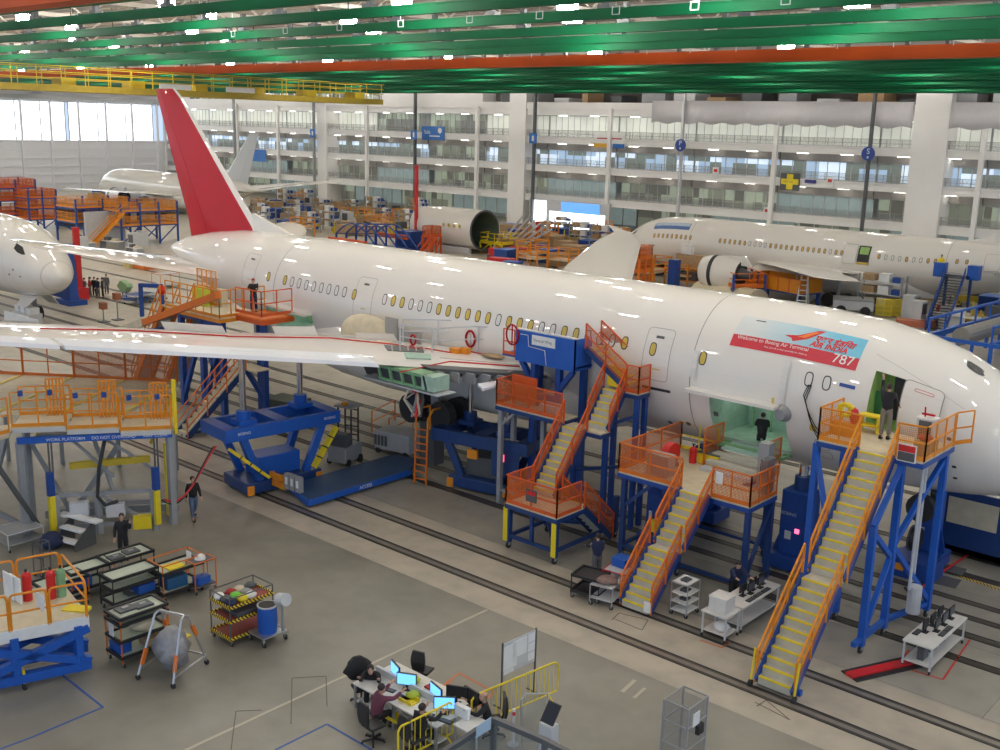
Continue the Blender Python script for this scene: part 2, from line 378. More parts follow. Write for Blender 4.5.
for i in range(22):                        # roof trusses across the bay
    x = -210+i*10.8
    for z in (21.6, 23.8): q.box(x-.12, x+.12, 10, YW, z-.12, z+.12)
    y = 10; k = 0
    while y < YW-3: q.bar((x, y, 21.6 if k % 2 else 23.8), (x, y+3, 23.8 if k % 2 else 21.6), .1); y += 3; k += 1
trim(q, mat('truss_cream', (.72, .66, .58), .6))
q = M(); R = random.Random(5)
for i in range(40):
    y = 14+i*2.9; q.box(-212, 24, y-.1, y+.1, 22.6, 22.8)
trim(q, mat('purlin_grey', (.30, .27, .25), .6))
q = M()
for i in range(5):
    y = 26+i*13.5; q.tube([(-212, y, 22.0), (24, y, 22.0)], .35, 8)
trim(q, mat('duct_grey', (.33, .31, .30), .5))
lampm = mat('lamp_diffuser', (1, 1, 1), .3, emit=(1, .955, .88), es=LAMP)
lt = thing('high_bay_lamp', 'bright high bay lamp hanging between the green roof girders', 'lamp', group='high bay lamps under the roof')
M().box(-.62, .62, -.26, .26, .1, .3).box(-.3, .3, -.12, .12, .3, .5).bar((0, 0, .5), (0, 0, 3.2), .05).build('housing', dgrey, lt)
M().box(-.5, .5, -.14, .14, -.22, .1).build('diffuser', lampm, lt)
first = True; LY = [3, 12, 20, 29.8, 34.6, 39.8, 44.9, 49.8, 64.8, 73, 81, 93, 107.5, 117, 124]
for j, y in enumerate(LY):
    n = 15
    for i in range(n):
        x = -205+i*15+((j*5.3) % 9)
        if x > 20: continue
        p = (x, y, 20.75)
        ow = ['nearest', 'second nearest', 'third', 'fourth', 'fifth', 'sixth', 'seventh', 'eighth', 'ninth', 'tenth', 'eleventh', 'twelfth', 'thirteenth', 'second last', 'farthest'][j]
        lb = 'bright high bay lamp in the %s lamp row counted from the camera' % ow; gg = 'high bay lamps of the %s row' % ow
        if first: lt.location = p; first = False; lt['label'] = lb; lt['group'] = gg
        else: dup(lt, p, 0, lb, gg)
# little white signal frames hung from the girders
hks = .55
hk = thing('hanging_frame', 'small white square frame hanging from a green girder', 'frame', group='white frames under the girders')
M().bar((-.28, 0, -.5), (.28, 0, -.5), .05).bar((-.28, 0, -.5), (-.28, 0, 0), .05).bar((.28, 0, -.5), (.28, 0, 0), .05).bar((0, 0, 0), (0, 0, 3.5), .04).bar((-.28, 0, -.05), (.28, 0, -.05), .04).build('frame', lgrey, hk)
for i, x in enumerate((-50.5, -46, -41.8, -37.5, -33.2, -29.3, -25.5, -22, -18.4, -15)):
    p = (x, 35.2, 19.95)
    if i == 0: hk.location = p; hk.scale = (.6, .6, .6)
    else: dup(hk, p)
# yellow crane bridge with a walkway, hung across the girders
cr = thing('overhead_crane', 'yellow overhead crane bridge with railed walkway behind the red tail fin', 'crane', (-84, 0, 0))
X0 = 0
q = M(); q.box(-1.6, -1.2, 26, 75, 17.1, 17.6); q.box(1.2, 1.6, 26, 75, 17.1, 17.6); q.box(-1.2, 1.2, 26, 75, 17.1, 17.2)
q.build('bridge_beam', mat('crane_yellow', (.42, .30, .03), .5, var=.1), cr)
q = M()
for s in (-1.6, 1.6):
    for z in (18.1, 18.55, 19.0): q.bar((s, 26, z), (s, 75, z), .07)
    for k in range(26): q.bar((s, 26+1.95*k, 17.5), (s, 26+1.95*k, 19.0), .06)
for k in range(8): q.box(-.8, .8, 30+6*k, 31.2+6*k, 17.6, 18.2)
q.build('walkway_railing', mat('crane_rail_yellow', (.58, .42, .02), .5), cr)
q = M(); q.box(-1.4, 1.4, 33, 34.2, 16.3, 17.0); q.box(-1.4, -.4, 31, 32.2, 15.9, 16.8); q.box(.3, 1.3, 31, 32, 15.9, 16.8); q.tube([(0, 33.5, 16.4), (0, 33.5, 14.9)], .05); q.build('hoist_trolley', yellow, cr)
for y in (50, 56.5):
    M().box(1.61, 1.66, y, y+3, 17.62, 18.05).build('sign_board', paper, cr)
# things hung on the gallery front
def board(px0, py0, px1, py1, label, name, base, extra=None, Y=YW-.17):
    a = AY(px0, py0, Y); b = AY(px1, py1, Y)
    t = thing(name, label, 'sign', (a.x, Y, b.z)); W = b.x-a.x; Hh = a.z-b.z
    M().box(0, W, -.04, .04, 0, Hh).build('board', base, t)
    if extra: extra(t, W, Hh)
    return t
signb = mat('sign_blue', (.03, .16, .50), .5); signo = mat('sign_amber', (.75, .42, .05), .5)
def e1(t, W, Hh):
    text('Safe', .9, (.6, -.06, Hh*.45), (1, 0, 0), (0, 0, 1), paper, t); M().box(W*.35, W*.8, -.06, -.05, Hh*.25, Hh*.33).build('caption_line', paper, t)
    M().ball((W*.8, -.06, Hh*.7), .5, 8, sq=(1, .1, 1)).build('emblem', paper, t)
board(422, 126, 444.5, 140.5, 'blue banner with white writing on the second gallery, left of the middle', 'gallery_banner', signb, e1)
board(250, 149, 266, 162, 'plain blue banner on the gallery just right of the grey tail fin', 'gallery_banner', signb)
def e2(t, W, Hh):
    M().box(0, W*.6, -.07, -.04, 0, Hh*.27).build('amber_panel', signo, t); M().box(W*.62, W, -.07, -.04, 0, Hh*.27).build('blue_panel', signb, t)
    M().box(W*.1, W*.9, -.06, -.045, Hh*.55, Hh*.62).build('caption_line', redp, t)
board(594.5, 131.5, 624.5, 148.5, 'white banner with amber and blue lower strips on the gallery', 'gallery_banner', paper, e2)
def e3(t, W, Hh):
    M().prism([(W*x, -.045, Hh*z) for x, z in ((.34, .06), (.66, .06), (.66, .34), (.94, .34), (.94, .66), (.66, .66), (.66, .94), (.34, .94), (.34, .66), (.06, .66), (.06, .34), (.34, .34))], (0, -.04, 0)).build('cross', yellow, t); text('FIRST AID', W*.11, (W*.18, -.09, Hh*.45), (1, 0, 0), (0, 0, 1), dgrey, t)
board(781, 172.5, 799, 191, 'grey sign with a big yellow cross on the gallery front', 'cross_sign', dgrey, e3)
board(805, 179.5, 816, 183.5, 'small dark blue plate right of the yellow cross', 'gallery_plate', mat('plate_blue', (.05, .05, .25), .5))
for (x, y, lab) in ((688.5, 145.5, 'left'), (874.3, 154, 'right')):
    c = AY(x, y, YW-1.7); c.x = -82.3 if lab == 'left' else -55.4; t = thing('column_marker', 'round dark blue column marker sign, the %s one of the two' % lab, 'sign', (c.x, YW-1.7, c.z), group='round column markers')
    M().tube([(0, -.06, 0), (0, .06, 0)], .85, 20).build('disc', mat('marker_blue', (.03, .07, .30), .5), t)
    text('P' if lab == 'left' else 'S', .9, (0, -.08, 0), (1, 0, 0), (0, 0, 1), paper, t, center=True); M().box(-.1, .1, -.08, -.07, -.55, -.3).build('tick', paper, t)
for (x, y) in ((538.5, 138.5), (419, 135), (319.5, 133.5)):
    c = AY(x, y, YW-1.66); c.x = {538.5: -109, 419: -135.5, 319.5: -162.7}[x]; tag(M().box(-.75, .75, -.05, .05, -.75, .75).box(-.2, .2, -.07, -.05, -.4, .4, paper).build('pole_plate', signb, loc=(c.x, YW-1.66, c.z)), {538.5: 'square blue plate on the dark pole left of the white banner', 419: 'blue plate on the dark pole beside the blue banner', 319.5: 'pale blue plate on the grey pole left of the thick pillar'}[x], 'sign')
for (x0, y0, x1, y1, l) in ((713, 167, 718.5, 177, 'small white notice on the gallery fascia left of the cross sign'), (827, 177, 833, 187, 'small white notice with red print right of the cross sign'), (764, 207, 770, 217, 'small white notice on the lowest gallery fascia')):
    board(x0, y0, x1, y1, l, 'wall_notice', paper, lambda t, W, Hh: M().box(W*.2, W*.8, -.06, -.045, Hh*.5, Hh*.8).build('red_mark', redb, t))
# ------------------------------------------------------------------ aircraft
FT = [(0, -.95, -1.0, .02), (.12, -.62, -1.33, .36), (.4, -.30, -1.66, .72), (.9, .08, -2.0, 1.15), (1.6, .55, -2.3, 1.6), (2.4, 1.12, -2.52, 1.95), (3.2, 1.62, -2.68, 2.2), (4.2, 2.1, -2.8, 2.45), (5.5, 2.5, -2.9, 2.66), (7, 2.77, -2.96, 2.8), (9, 2.93, -2.985, 2.87), (11, 2.985, -2.985, 2.885),
      (36, 2.985, -2.985, 2.885), (39, 2.985, -2.75, 2.84), (42, 2.97, -2.2, 2.66), (45, 2.88, -1.5, 2.3), (48, 2.55, -.7, 1.75), (50.5, 2.1, .2, 1.1), (52.4, 1.5, .75, .5), (53.5, 1.45, .8, .45), (55.3, 1.4, .9, .3), (55.9, 1.35, 1.05, .15)]
def fsec(u):
    u = min(max(u, 0), 55.9)
    for a, b in zip(FT, FT[1:]):
        if u <= b[0]:
            t = (u-a[0])/(b[0]-a[0]); return [a[i]+(b[i]-a[i])*t for i in (1, 2, 3)]
def FS(u, th, off=0., side=-1, zc=6.22):      # a point on the skin: u metres aft of the nose, th degrees above the axis
    T, B, W = fsec(u); t = math.radians(th); h = (T-B)/2; c = (T+B)/2
    return Vector((-u, side*(W+off)*math.cos(t), zc+c+(h+off)*math.sin(t)))
def zth(z, zc=6.22): return math.degrees(math.asin(max(-1, min(1, (z-zc)/2.985))))
class Skin:
    def __init__(s, root, side, zc): s.r = root; s.s = side; s.z = zc
    def P(s, u, th, off): return FS(u, th, off, s.s, s.z)
    def poly(s, pts, m, off=.012, name=None, q=None):
        q = q or M(); n = len(pts); c = (sum(p[0] for p in pts)/n, sum(p[1] for p in pts)/n)
        q.add([s.P(*c, off)]+[s.P(*p, off) for p in pts], [(0, 1+i, 1+(i+1) % n) for i in range(n)], m)
        return q.build(name, None, s.r) if name else q
    def oval(s, u, th, wu, hth, k=16):
        out = []
        for i in range(k):
            a = 2*PI*i/k; c, d = math.cos(a), math.sin(a)
            out.append((u+wu*math.copysign(abs(c)**.7, c), th+hth*math.copysign(abs(d)**.7, d)))
        return out
    def patch(s, u0, u1, t0, t1, m, off=.012, q=None, nu=None, nt=None, th=0):
        q = q or M(); nu = nu or max(1, int(abs(u1-u0)/.35)); nt = nt or max(1, int(abs(t1-t0)/5)); vs = []; fs = []
        for i in range(nu+1):
            for j in range(nt+1): vs.append(s.P(u0+(u1-u0)*i/nu, t0+(t1-t0)*j/nt, off))
        for i in range(nu):
            for j in range(nt): a = i*(nt+1)+j; fs.append((a, a+1, a+nt+2, a+nt+1))
        k = len(vs); q.add(vs, fs, m); return q
    def line(s, pts, w, m, off=.014, q=None):     # thin groove or edge line following the skin
        q = q or M(); P = []
        for (a, b) in zip(pts, pts[1:]):
            n = max(1, int(max(abs(a[0]-b[0])/.5, abs(a[1]-b[1])/5)))
            P += [(a[0]+(b[0]-a[0])*i/n, a[1]+(b[1]-a[1])*i/n) for i in range(n)]
        P.append(pts[-1]); vs = []; fs = []
        for i, p in enumerate(P):
            a = P[max(0, i-1)]; b = P[min(len(P)-1, i+1)]; du, dt = b[0]-a[0], (b[1]-a[1])*.052; l = math.hypot(du, dt) or 1
            nu, nt = -dt/l*w/2, du/l*w/2/.052
            vs += [s.P(p[0]+nu, p[1]+nt, off), s.P(p[0]-nu, p[1]-nt, off)]
        for i in range(len(P)-1): fs.append((2*i, 2*i+1, 2*i+3, 2*i+2))
        return q.add(vs, fs, m)
    def rect(s, u0, u1, t0, t1, w, m, q=None, r=.15, off=.014):
        rt = r/.052; k = [(u0+r, t0), (u1-r, t0), (u1-r*.3, t0+rt*.3), (u1, t0+rt), (u1, t1-rt), (u1-r*.3, t1-rt*.3), (u1-r, t1), (u0+r, t1), (u0+r*.3, t1-rt*.3), (u0, t1-rt), (u0, t0+rt), (u0+r*.3, t0+rt*.3), (u0+r, t0)]
        return s.line(k, w, m, off, q)
    def window(s, u, th, m, name='window'):
        q = s.poly(s.oval(u, th, .155, 5.2), dark, .008); s.poly(s.oval(u, th, .115, 4.4), m, .014, q=q)
        return q.build(name, None, s.r)
    def text(s, t, size, u, th, m, fwd, bold=0., slant=0., off=.03, name='lettering'):   # fwd: +1 when the text reads toward the nose
        vs, fs = textmesh(t, size, bold)
        q = M(); q.add([s.P(u-fwd*(v[0]+slant*v[1]), th+v[1]/.0515, off) for v in vs], fs); return q.build(name, m, s.r, fix=False)
def fuselage(root, zc, holes=(), side=-1, u_end=55.9, u0=0., m=white, name='fuselage', ends=True):
    us = set([p[0] for p in FT if u0 <= p[0] <= u_end]+[u0, u_end]); 
    u = u0
    while u < u_end: us.add(round(u, 3)); u += .25 if u < 6 else 1.0
    ts = set(range(-180, 180, 5))
    for h in holes: us |= {h[0], h[1]}; ts |= {h[2], h[3]}
    us = sorted(us); ts = sorted(ts); n = len(ts); q = M(); vs = []; fs = []
    for u in us:
        for t in ts: vs.append(FS(u, t, 0, side, zc))
    for i in range(len(us)-1):
        for j in range(n):
            a, b = ts[j], ts[(j+1) % n] if j < n-1 else 180
            if any(h[0] <= us[i] < h[1] and h[2] <= a < h[3] for h in holes): continue
            q2 = (j+1) % n; fs.append((i*n+j, i*n+q2, (i+1)*n+q2, (i+1)*n+j))
    if ends: fs.append(tuple(range(n))); fs.append(tuple(range((len(us)-1)*n, len(us)*n)))
    return q.add(vs, fs).build(name, m, root, smooth=True)
def foil(x0, x1, y, z, t, k=9):
    c = x0-x1; out = []
    for i in range(k+1): f = (1-math.cos(PI*i/k))/2; out.append((x0-c*f, y, z+t*c*(1.1*math.sqrt(f)*(1-f)**.8)))
    for i in range(k-1, 0, -1): f = (1-math.cos(PI*i/k))/2; out.append((x0-c*f, y, z-t*c*.6*(math.sqrt(f)*(1-f)**.9)))
    return out
# station: distance from centre line, leading edge, trailing edge (aft of nose), height above axis, thickness
WST = [(2.3, 19.4, 32.0, -1.15, .07), (2.9, 20.1, 32.0, -1.05, .075), (9.6, 25.6, 34.0, -.35, .075), (18, 31.6, 38.7, .5, .075), (26.5, 37.7, 42.6, 1.35, .07), (28.6, 40.0, 42.6, 1.6, .07), (30.05, 43.3, 44.0, 1.9, .05)]
def wat(yo):
    for a, b in zip(WST, WST[1:]):
        if yo <= b[0]: t = (yo-a[0])/(b[0]-a[0]); return [a[i]+(b[i]-a[i])*t for i in range(5)]
    return list(WST[-1])
def wing(root, s, zc, sw=1.):
    rg = []
    ys = [2.3, 2.9, 4, 6, 6.8, 8, 9.6, 12, 15, 18, 21, 24, 26.5, 28.6, 29.5, 30.05]
    for y in ys:
        _, a, b, z, t = wat(y); b = b if s < 0 else a+(b-a)*(.97 if y < 5 else .84); rg.append(foil(-(20+(a-20)*sw), -(20+(b-20)*sw), s*y, zc+z, t))
    return M().loft(rg).build('wing', wingm, root, smooth='auto')
def stab(root, s, zc):
    rg = [foil(-44.2, -52.6, s*y, zc+z, .07) for y, z in ((.6, .8), (2.2, 1.0))]
    rg += [foil(-51.2, -54.4, s*9.3, zc+2.0, .07), foil(-52.3, -53.7, s*9.9, zc+2.1, .06)]
    rg = [[(x, y, z-(x+53)*.085) for x, y, z in r] for r in rg]     # trimmed nose down
    return M().loft(rg).build('tailplane', white, root, smooth='auto')
def finpart(root, zc, red, lem):
    def ring(z, a, b, th): return [(x, y, z+zc) for x, y, _ in [(p[0], p[2], 0) for p in foil(-a, -b, 0, 0, th, 8)]]
    def rg(fr0, fr1):
        out = []
        for z, a, b in ((1.6, 43.0, 50.7), (3.1, 43.7, 51.0), (5, 45.7, 51.8), (10.3, 51.1, 53.9), (10.85, 51.9, 54.0)):
            c = b-a; out.append([(-(a+c*f), s_*.16*c**.6*math.sqrt(max(0, f*(1-f)))*.8, z+zc) for f, s_ in [(fr0, 1), ((fr0+fr1)/2, 1), (fr1, 1), (fr1, -1), ((fr0+fr1)/2, -1), (fr0, -1)]])
        return out
    M().loft(rg(.085, .72)).build('fin', red, root, smooth='auto')
    M().loft(rg(.725, 1)).build('rudder', red, root, smooth='auto')
    M().loft([[(-(x-.0), y, z) for x, y, z in r] for r in []] or rg(0.0, .085)).build('fin_leading_edge', lem, root, smooth='auto')
    q = M().prism([(-40.6, -.12, zc+2.9), (-44.2, -.12, zc+2.9), (-44.3, -.12, zc+3.9)], (0, .24, 0)); q.build('fin_fillet', lem, root)
def fairing(root, zc):
    rg = []
    for u, w_, zt, zb in ((16.2, .3, -2.4, -2.9), (18, 2.2, -1.4, -3.25), (20.5, 3.15, -.9, -3.5), (25, 3.4, -.7, -3.65), (30, 3.4, -.5, -3.65), (33.5, 3.25, -.5, -3.5), (36, 2.7, -.9, -3.3), (38.2, 1.6, -1.6, -3.1), (39.6, .3, -2.5, -2.8)):
        c = (zt+zb)/2; h = (zt-zb)/2
        rg.append([(-u, w_*math.copysign(abs(math.cos(a))**.6, math.cos(a)), zc+c+h*math.copysign(abs(math.sin(a))**.6, math.sin(a))) for a in [2*PI*i/24 for i in range(24)]])
    return M().loft(rg).build('wing_body_fairing', white, root, smooth=True)
# --- the main aircraft
XN, YC, ZC = -7.55, 37.15, 6.22
A = thing('airliner', 'huge white airliner with red tail fin and a red and blue banner', 'airplane', (XN, YC, 0))
d1 = (5.25, 6.25, zth(6.0), zth(7.92)); c1 = (9.1, 12.2, -46., -7.); c2 = (35.6, 39.6, -44., -9.)
fuselage(A, ZC, (d1, c1, c2), u_end=52.4)
SK = Skin(A, -1, ZC)
fairing(A, ZC)
NW = wing(A, -1, ZC, 1); wing(A, 1, ZC, .87)
for s in (-1, 1): stab(A, s, ZC)
bpy.context.view_layer.update(); NWI = NW.matrix_world.inverted()
def onskin(px, py, z=5.6, off=.02):          # the point of the near wing's upper skin under a pixel, in the aircraft's frame
    o_ = NWI @ Vector((0, 0, H)); d_ = _ray(px, py); ok, p_, n_, _i = NW.ray_cast(o_, d_); return (p_+n_*off) if ok else G(px, py, z)-Vector((XN, YC, 0))
finpart(A, ZC, redp, white)
for i, c in enumerate('oyyoooyyyyyyoyyyooyyoooy'): SK.window(-(-37.7+.607*i)+XN, 18.3, yfilm if c == 'y' else white2)
for i in range(9): SK.window(-(-45.44+.6*i)+XN, 18.3, yfilm if i == 0 else white2)
for X, c in ((-46.9, yfilm), (-39.9, yfilm), (-22.4, yfilm), (-20.18, yfilm), (-15.95, white2), (-15.3, white2)): SK.window(-X+XN, 17.6, c)
seam = mat('seam_grey', (.30, .28, .25), .6)
q = M()
SK.line([(20.6+XN, -60), (20.6+XN, 100)], .035, seam).build('skin_seam', None, A); SK.line([(46.3+XN, -60), (46.3+XN, 100)], .035, seam, q=q)
q.build('skin_seam', None, A)
SK.line([(-(-14.0)+XN, 47), (-(-10.9)+XN, 30)], .012, seam).build('skin_seam', None, A)
def pdoor(sk, u0, u1, t0, t1, handle=1):
    q = M(); sk.patch(u0, u1, t0, t1, None, .006, q); q.build('door', white, A if sk is SK else sk.r)
    q = sk.rect(u0, u1, t0, t1, .022, seam); q.build('door_outline', None, sk.r)
    if handle: q = M(); sk.patch((u0+u1)/2-.18, (u0+u1)/2+.18, t1-8, t1-6, dgrey, .02, q); sk.patch((u0+u1)/2-.25, (u0+u1)/2+.1, t0+8, t0+8.8, yfilm, .02, q); q.build('door_handle', None, sk.r)
pdoor(SK, 14.05, 15.25, zth(5.95), zth(7.9)); pdoor(SK, 31.0, 32.3, zth(6.1), zth(7.98)); pdoor(SK, 40.6, 41.8, zth(6.2), zth(8.1))
q = M(); SK.patch(13.9, 15.2, -13.0, -10.8, dark, .02, q); SK.patch(30.9, 32.3, -8.8, -8.0, dark, .02, q); q.build('vent_slot', None, A)
q = M()
for X, z, r in ((-20.9, 4.35, .10), (-21.8, 4.2, .10), (-19.5, 5.1, .11)): SK.poly(SK.oval(-X+XN, zth(z), r, r/.052), dgrey, .02, q=q)
for u, t in ((3.6, 2), (3.4, -22), (3.4, -35)): SK.poly(SK.oval(u, t, .07, 1.4), dark, .02, q=q)
q.build('probe_port', None, A)
q = M(); SK.poly([(u+(.05 if t > 74 else -.05), t) for u, t in SK.oval(3.58, 74, .32, 5.5)], dgrey, .012, q=q); SK.poly([(u+(.05 if t > 74 else -.05), t) for u, t in SK.oval(3.58, 74, .27, 4.6)], black, .02, q=q)
q.build('cockpit_window', None, A)
# red and blue banner on the forward fuselage
u0, u1 = 19.26+XN, 14.45+XN; ban = zth
def bpatch(a, b, c, d, m, off, nm):
    q = M(); SK.patch(a, b, c, d, m, off, q); return q.build(nm, None, A)
t0, t1, tm = 30.2, 56.5, 39.5
skyb = bpy.data.materials.new('banner_sky'); skyb.use_nodes = True
nt = skyb.node_tree; tc = nt.nodes.new('ShaderNodeTexCoord'); sx = nt.nodes.new('ShaderNodeSeparateXYZ'); mr = nt.nodes.new('ShaderNodeMapRange'); cr = nt.nodes.new('ShaderNodeValToRGB')
mr.inputs[1].default_value = -u0; mr.inputs[2].default_value = -u1; cr.color_ramp.elements[0].color = (.66, .68, .66, 1); cr.color_ramp.elements[1].color = (.16, .50, .66, 1); cr.color_ramp.elements[0].position = .15; cr.color_ramp.elements[1].position = .8
nt.links.new(tc.outputs['Object'], sx.inputs[0]); nt.links.new(sx.outputs[0], mr.inputs[0]); nt.links.new(mr.outputs[0], cr.inputs[0]); nt.links.new(cr.outputs[0], nt.nodes['Principled BSDF'].inputs['Base Color']); nt.nodes['Principled BSDF'].inputs['Roughness'].default_value = .4
bred = mat('banner_red', (.62, .04, .06), .4); bpatch(u0, u1, tm, t1, skyb, .016, 'banner_sky'); bpatch(u0, u1, t0, tm, bred, .018, 'banner_red_band')
SK.text('787', .52, 15.36+XN, 32.6, paper, 1, .0)
SK.text('Welcome to Boeing Air Terminal', .205, 19.05+XN, 36.2, paper, 1, .0); SK.text('first aircraft in final assembly for delivery', .10, 17.9+XN, 33.0, paper, 1)
SK.text('एअर इंडिया', .34, 16.2+XN, 45.6, redb, 1, .012, .22); SK.text('AIR INDIA', .30, 16.3+XN, 40.8, redb, 1, .012, .22)
q = M(); SK.poly([(17.35+XN, 45.5), (16.9+XN, 46.5), (16.2+XN, 54.5), (15.95+XN, 55), (16.45+XN, 45.5), (16.95+XN, 41.5), (17.05+XN, 44)], redb, .03, q=q)
SK.poly([(16.85+XN, 45.6), (16.3+XN, 52.5), (16.15+XN, 52.8), (16.55+XN, 45.8)], mat('logo_orange', (.8, .2, .03), .5), .036, q=q); q.build('wing_emblem', None, A)
q = M(); SK.patch(18.65+XN, 18.25+XN, 53.2, 54.0, dark, .03, q); q.build('small_mark', None, A)
# open front door: green lined doorway, leaf slid forward
zl = mat('green_insulation_glow', (.26, .42, .12), .5, var=.2, emit=(.3, .5, .15), es=.06)  # lining given a faint glow of its own so the doorway looks lit
def liner(h, m, yin, nm):
    u0, u1, t0, t1 = h; ed = [(u0, t0+(t1-t0)*i/5) for i in range(6)]+[(u1, t1-(t1-t0)*i/5) for i in range(6)]
    a = [SK.P(u, t, -.01) for u, t in ed]; b = [Vector((p.x, p.y*.86, p.z)) for p in a]; c = [Vector((p.x, yin, p.z)) for p in a]
    return M().loft([a, b, c], cap=False).add(c, [tuple(range(len(c)))]).build(nm, m, A)
liner(d1, zl, -1.0, 'doorway_lining'); q = M(); q.box(-5.75, -5.25, -1.8, -1.7, 5.97, 7.7, black); q.box(-6.2, -5.85, -2.2, -2.1, 6.0, 6.95, mat('dark_green', (.03, .16, .05), .5)); q.build('doorway_curtain', None, A)
q = M(); SK.patch(3.95, 5.2, d1[2], d1[3], white, .14, q); SK.patch(3.95, 3.96, d1[2], d1[3], white, .05, q); r = q.build('door_leaf', None, A); q = SK.rect(3.95, 5.2, d1[2], d1[3], .03, seam, off=.15); SK.rect(4.25, 4.85, 28.2, 30.2, .02, redb, q, .04, .15); q.build('door_leaf_edge', None, A)
# open cargo holds
liner(c1, mint, .3, 'cargo_hold_lining'); liner(c2, mint, .3, 'aft_cargo_hold_lining')
q = M()
for i in range(4): q.bar((-9.4-i*.8, -.1, 4.1), (-9.4-i*.8, -.1, 5.7), .08)
for i in range(4): q.box(-12.1, -9.2, -2.5+i*.5, -2.2+i*.5, 3.85, 3.95)
for i in range(5): q.bar((-35.9-i*.8, -.1, 4.3), (-35.9-i*.8, -.1, 5.7), .08)
q.build('hold_frames', zinc, A)
for (a, b, t) in ((9.3, 13.0, -4.), (35.5, 39.8, -8.)):
    q = M(); P = [(SK.P(a, t, 0), SK.P(b, t, 0)), (SK.P(a, t, .5)+Vector((0, 0, .02)), SK.P(b, t, .5)+Vector((0, 0, .02)))]
    q.prism([P[0][0], P[0][1], P[1][1], P[1][0]], (0, 0, -.12)); r = q.build('cargo_door', white, A)
q = M(); q.tube([(-9.2, -2.8, 5.7), (-9.2, -3.1, 5.68)], .34, 14, r2=.2); q.build('cargo_door_hinge_fairing', grey, A)
q = M(); SK.patch(16.75+XN, 20.3+XN, 8.5, 8.9, white2, .03, q); SK.patch(16.7+XN, 16.95+XN, -3, 27, white2, .05, q); SK.patch(20.35+XN, 20.6+XN, 3, 22, white2, .05, q); q.build('protective_film', None, A)
for a in ((14.85+XN, 14.3+XN, 17.5, 20, mat('door_blue_tape', (.03, .08, .3), .5), .03), (17.2+XN, 17.1+XN, -4, 0, yfilm, .03), (15.75+XN, 15.5+XN, -18, -13.5, yfilm, .03)): SK.patch(*a).build('tape_mark', None, A)
for a in ((7.55, 8.05, -33, -25), (7.5, 8.0, -42, -35)): SK.rect(*a, .025, seam, r=.05).build('masking_outline', None, A)
q = M()
for k in range(3): 
    P = [SK.P(15.9+XN-.05*k, 14, .05)]+[SK.P(15.9+XN-.05*k+.25-(i/7.)*1.1, 14-40*math.sin(i/7*PI*(.52+.04*k))*(.8+.1*k), .12) for i in range(1, 8)]
    q.tube(P, .018, 5)
q.build('hanging_cable', black, A)
# wing equipment on the near wing
for y0, y1 in ((8.3, 18.), (18.15, 26.)):
    rg = []
    for i in range(7):
        y = y0+(y1-y0)*i/6; _, a, b, z, t = wat(y); c = b-a
        rg.append([(-(a-.16), -y, ZC+z-.10), (-(a-.05), -y, ZC+z+.05), (-(a+.07*c), -y, ZC+z+t*c*.30), (-(a+.12*c), -y, ZC+z+t*c*.39), (-(a+.12*c), -y, ZC+z+t*c*.33), (-(a+.06*c), -y, ZC+z-.02-.05*t*c), (-(a+.12*c), -y, ZC+z-t*c*.27), (-(a+.04*c), -y, ZC+z-t*c*.2)])
    M().loft(rg).build('slat', wingle, A, smooth='auto')
q = M()
rg = []
for y in (3.0, 4, 5, 6, 6.8): _, a, b, z, t = wat(y); c = b-a; rg.append([(-(a+.00*c)+.35, -y, ZC+z-.1), (-(a)+.35, -y, ZC+z+.04), (-(a+.05*c), -y, ZC+z+t*c*.2), (-(a+.05*c), -y, ZC+z-.35)])
q.loft(rg, dgrey)
for k in range(8):
    y = 3.1+k*.5; _, a, b, z, t = wat(y); q.box(-a+.1, -a+.75, -y-.06, -y+.06, ZC+z-.45, ZC+z-.05, grey)
q.build('bare_front_spar', None, A)
q = M(); _, a, b, z, t = wat(5.); q.prism([(-a+.7, -5.9, ZC+z-.35), (-a+.75, -4.4, ZC+z-.4), (-a+1.0, -4.4, ZC+z-.5), (-a+1., -5.9, ZC+z-.5)], (0, 0, .1)); q.build('krueger_panel', wingle, A)
def pan(pts, h, lean, nm, m):
    P = [G(*p) for p in pts]; q = M(); o = Vector((XN, YC, 0)); q.prism([Vector(p)-o for p in P], (0, 0, .05)); return q.build(nm, m, A)
def spoiler(x0, x1, y0, y1, yt0, yt1, Z):            # panels standing open above the trailing edge
    a, b = G(x0, y0, Z), G(x1, y1, Z); o = Vector((XN, YC, 0)); k = Vector((.25, .35, 0)).normalized()*.22
    h = (y0-yt0)/FPX*(a-Vector((0, 0, H))).length*1.06
    M().prism([a-o, b-o, b-o+Vector((0, 0, h))-k, a-o+Vector((0, 0, h))-k], k*.25).build('spoiler', white, A)
spoiler(166, 226.5, 331, 336, 322, 325, 6.1); spoiler(277, 318, 338, 338, 327, 332, 5.7); spoiler(316, 360, 338, 341, 333, 336, 5.6); spoiler(360, 397, 341, 342, 333, 337, 5.55); spoiler(2, 40, 322, 324, 320, 321, 6.5)
q = M()
for pts in (((226, 337), (330, 338.5), (395, 345), (420, 350), (410, 346)), ((40, 329), (130, 331), (228, 336.5)), ((420, 348), (450, 353), (470, 352), (490, 356), (505, 350)), ((400, 372), (450, 362), (520, 367))):
    PP = []
    for (xa, ya), (xb, yb) in zip(pts, pts[1:]): PP += [onskin(xa+(xb-xa)*k/6, ya+(yb-ya)*k/6, off=.03) for k in range(6)]
    q.tube(PP+[onskin(*pts[-1], off=.03)], .03, 5)
q.build('red_hose', redb, A)
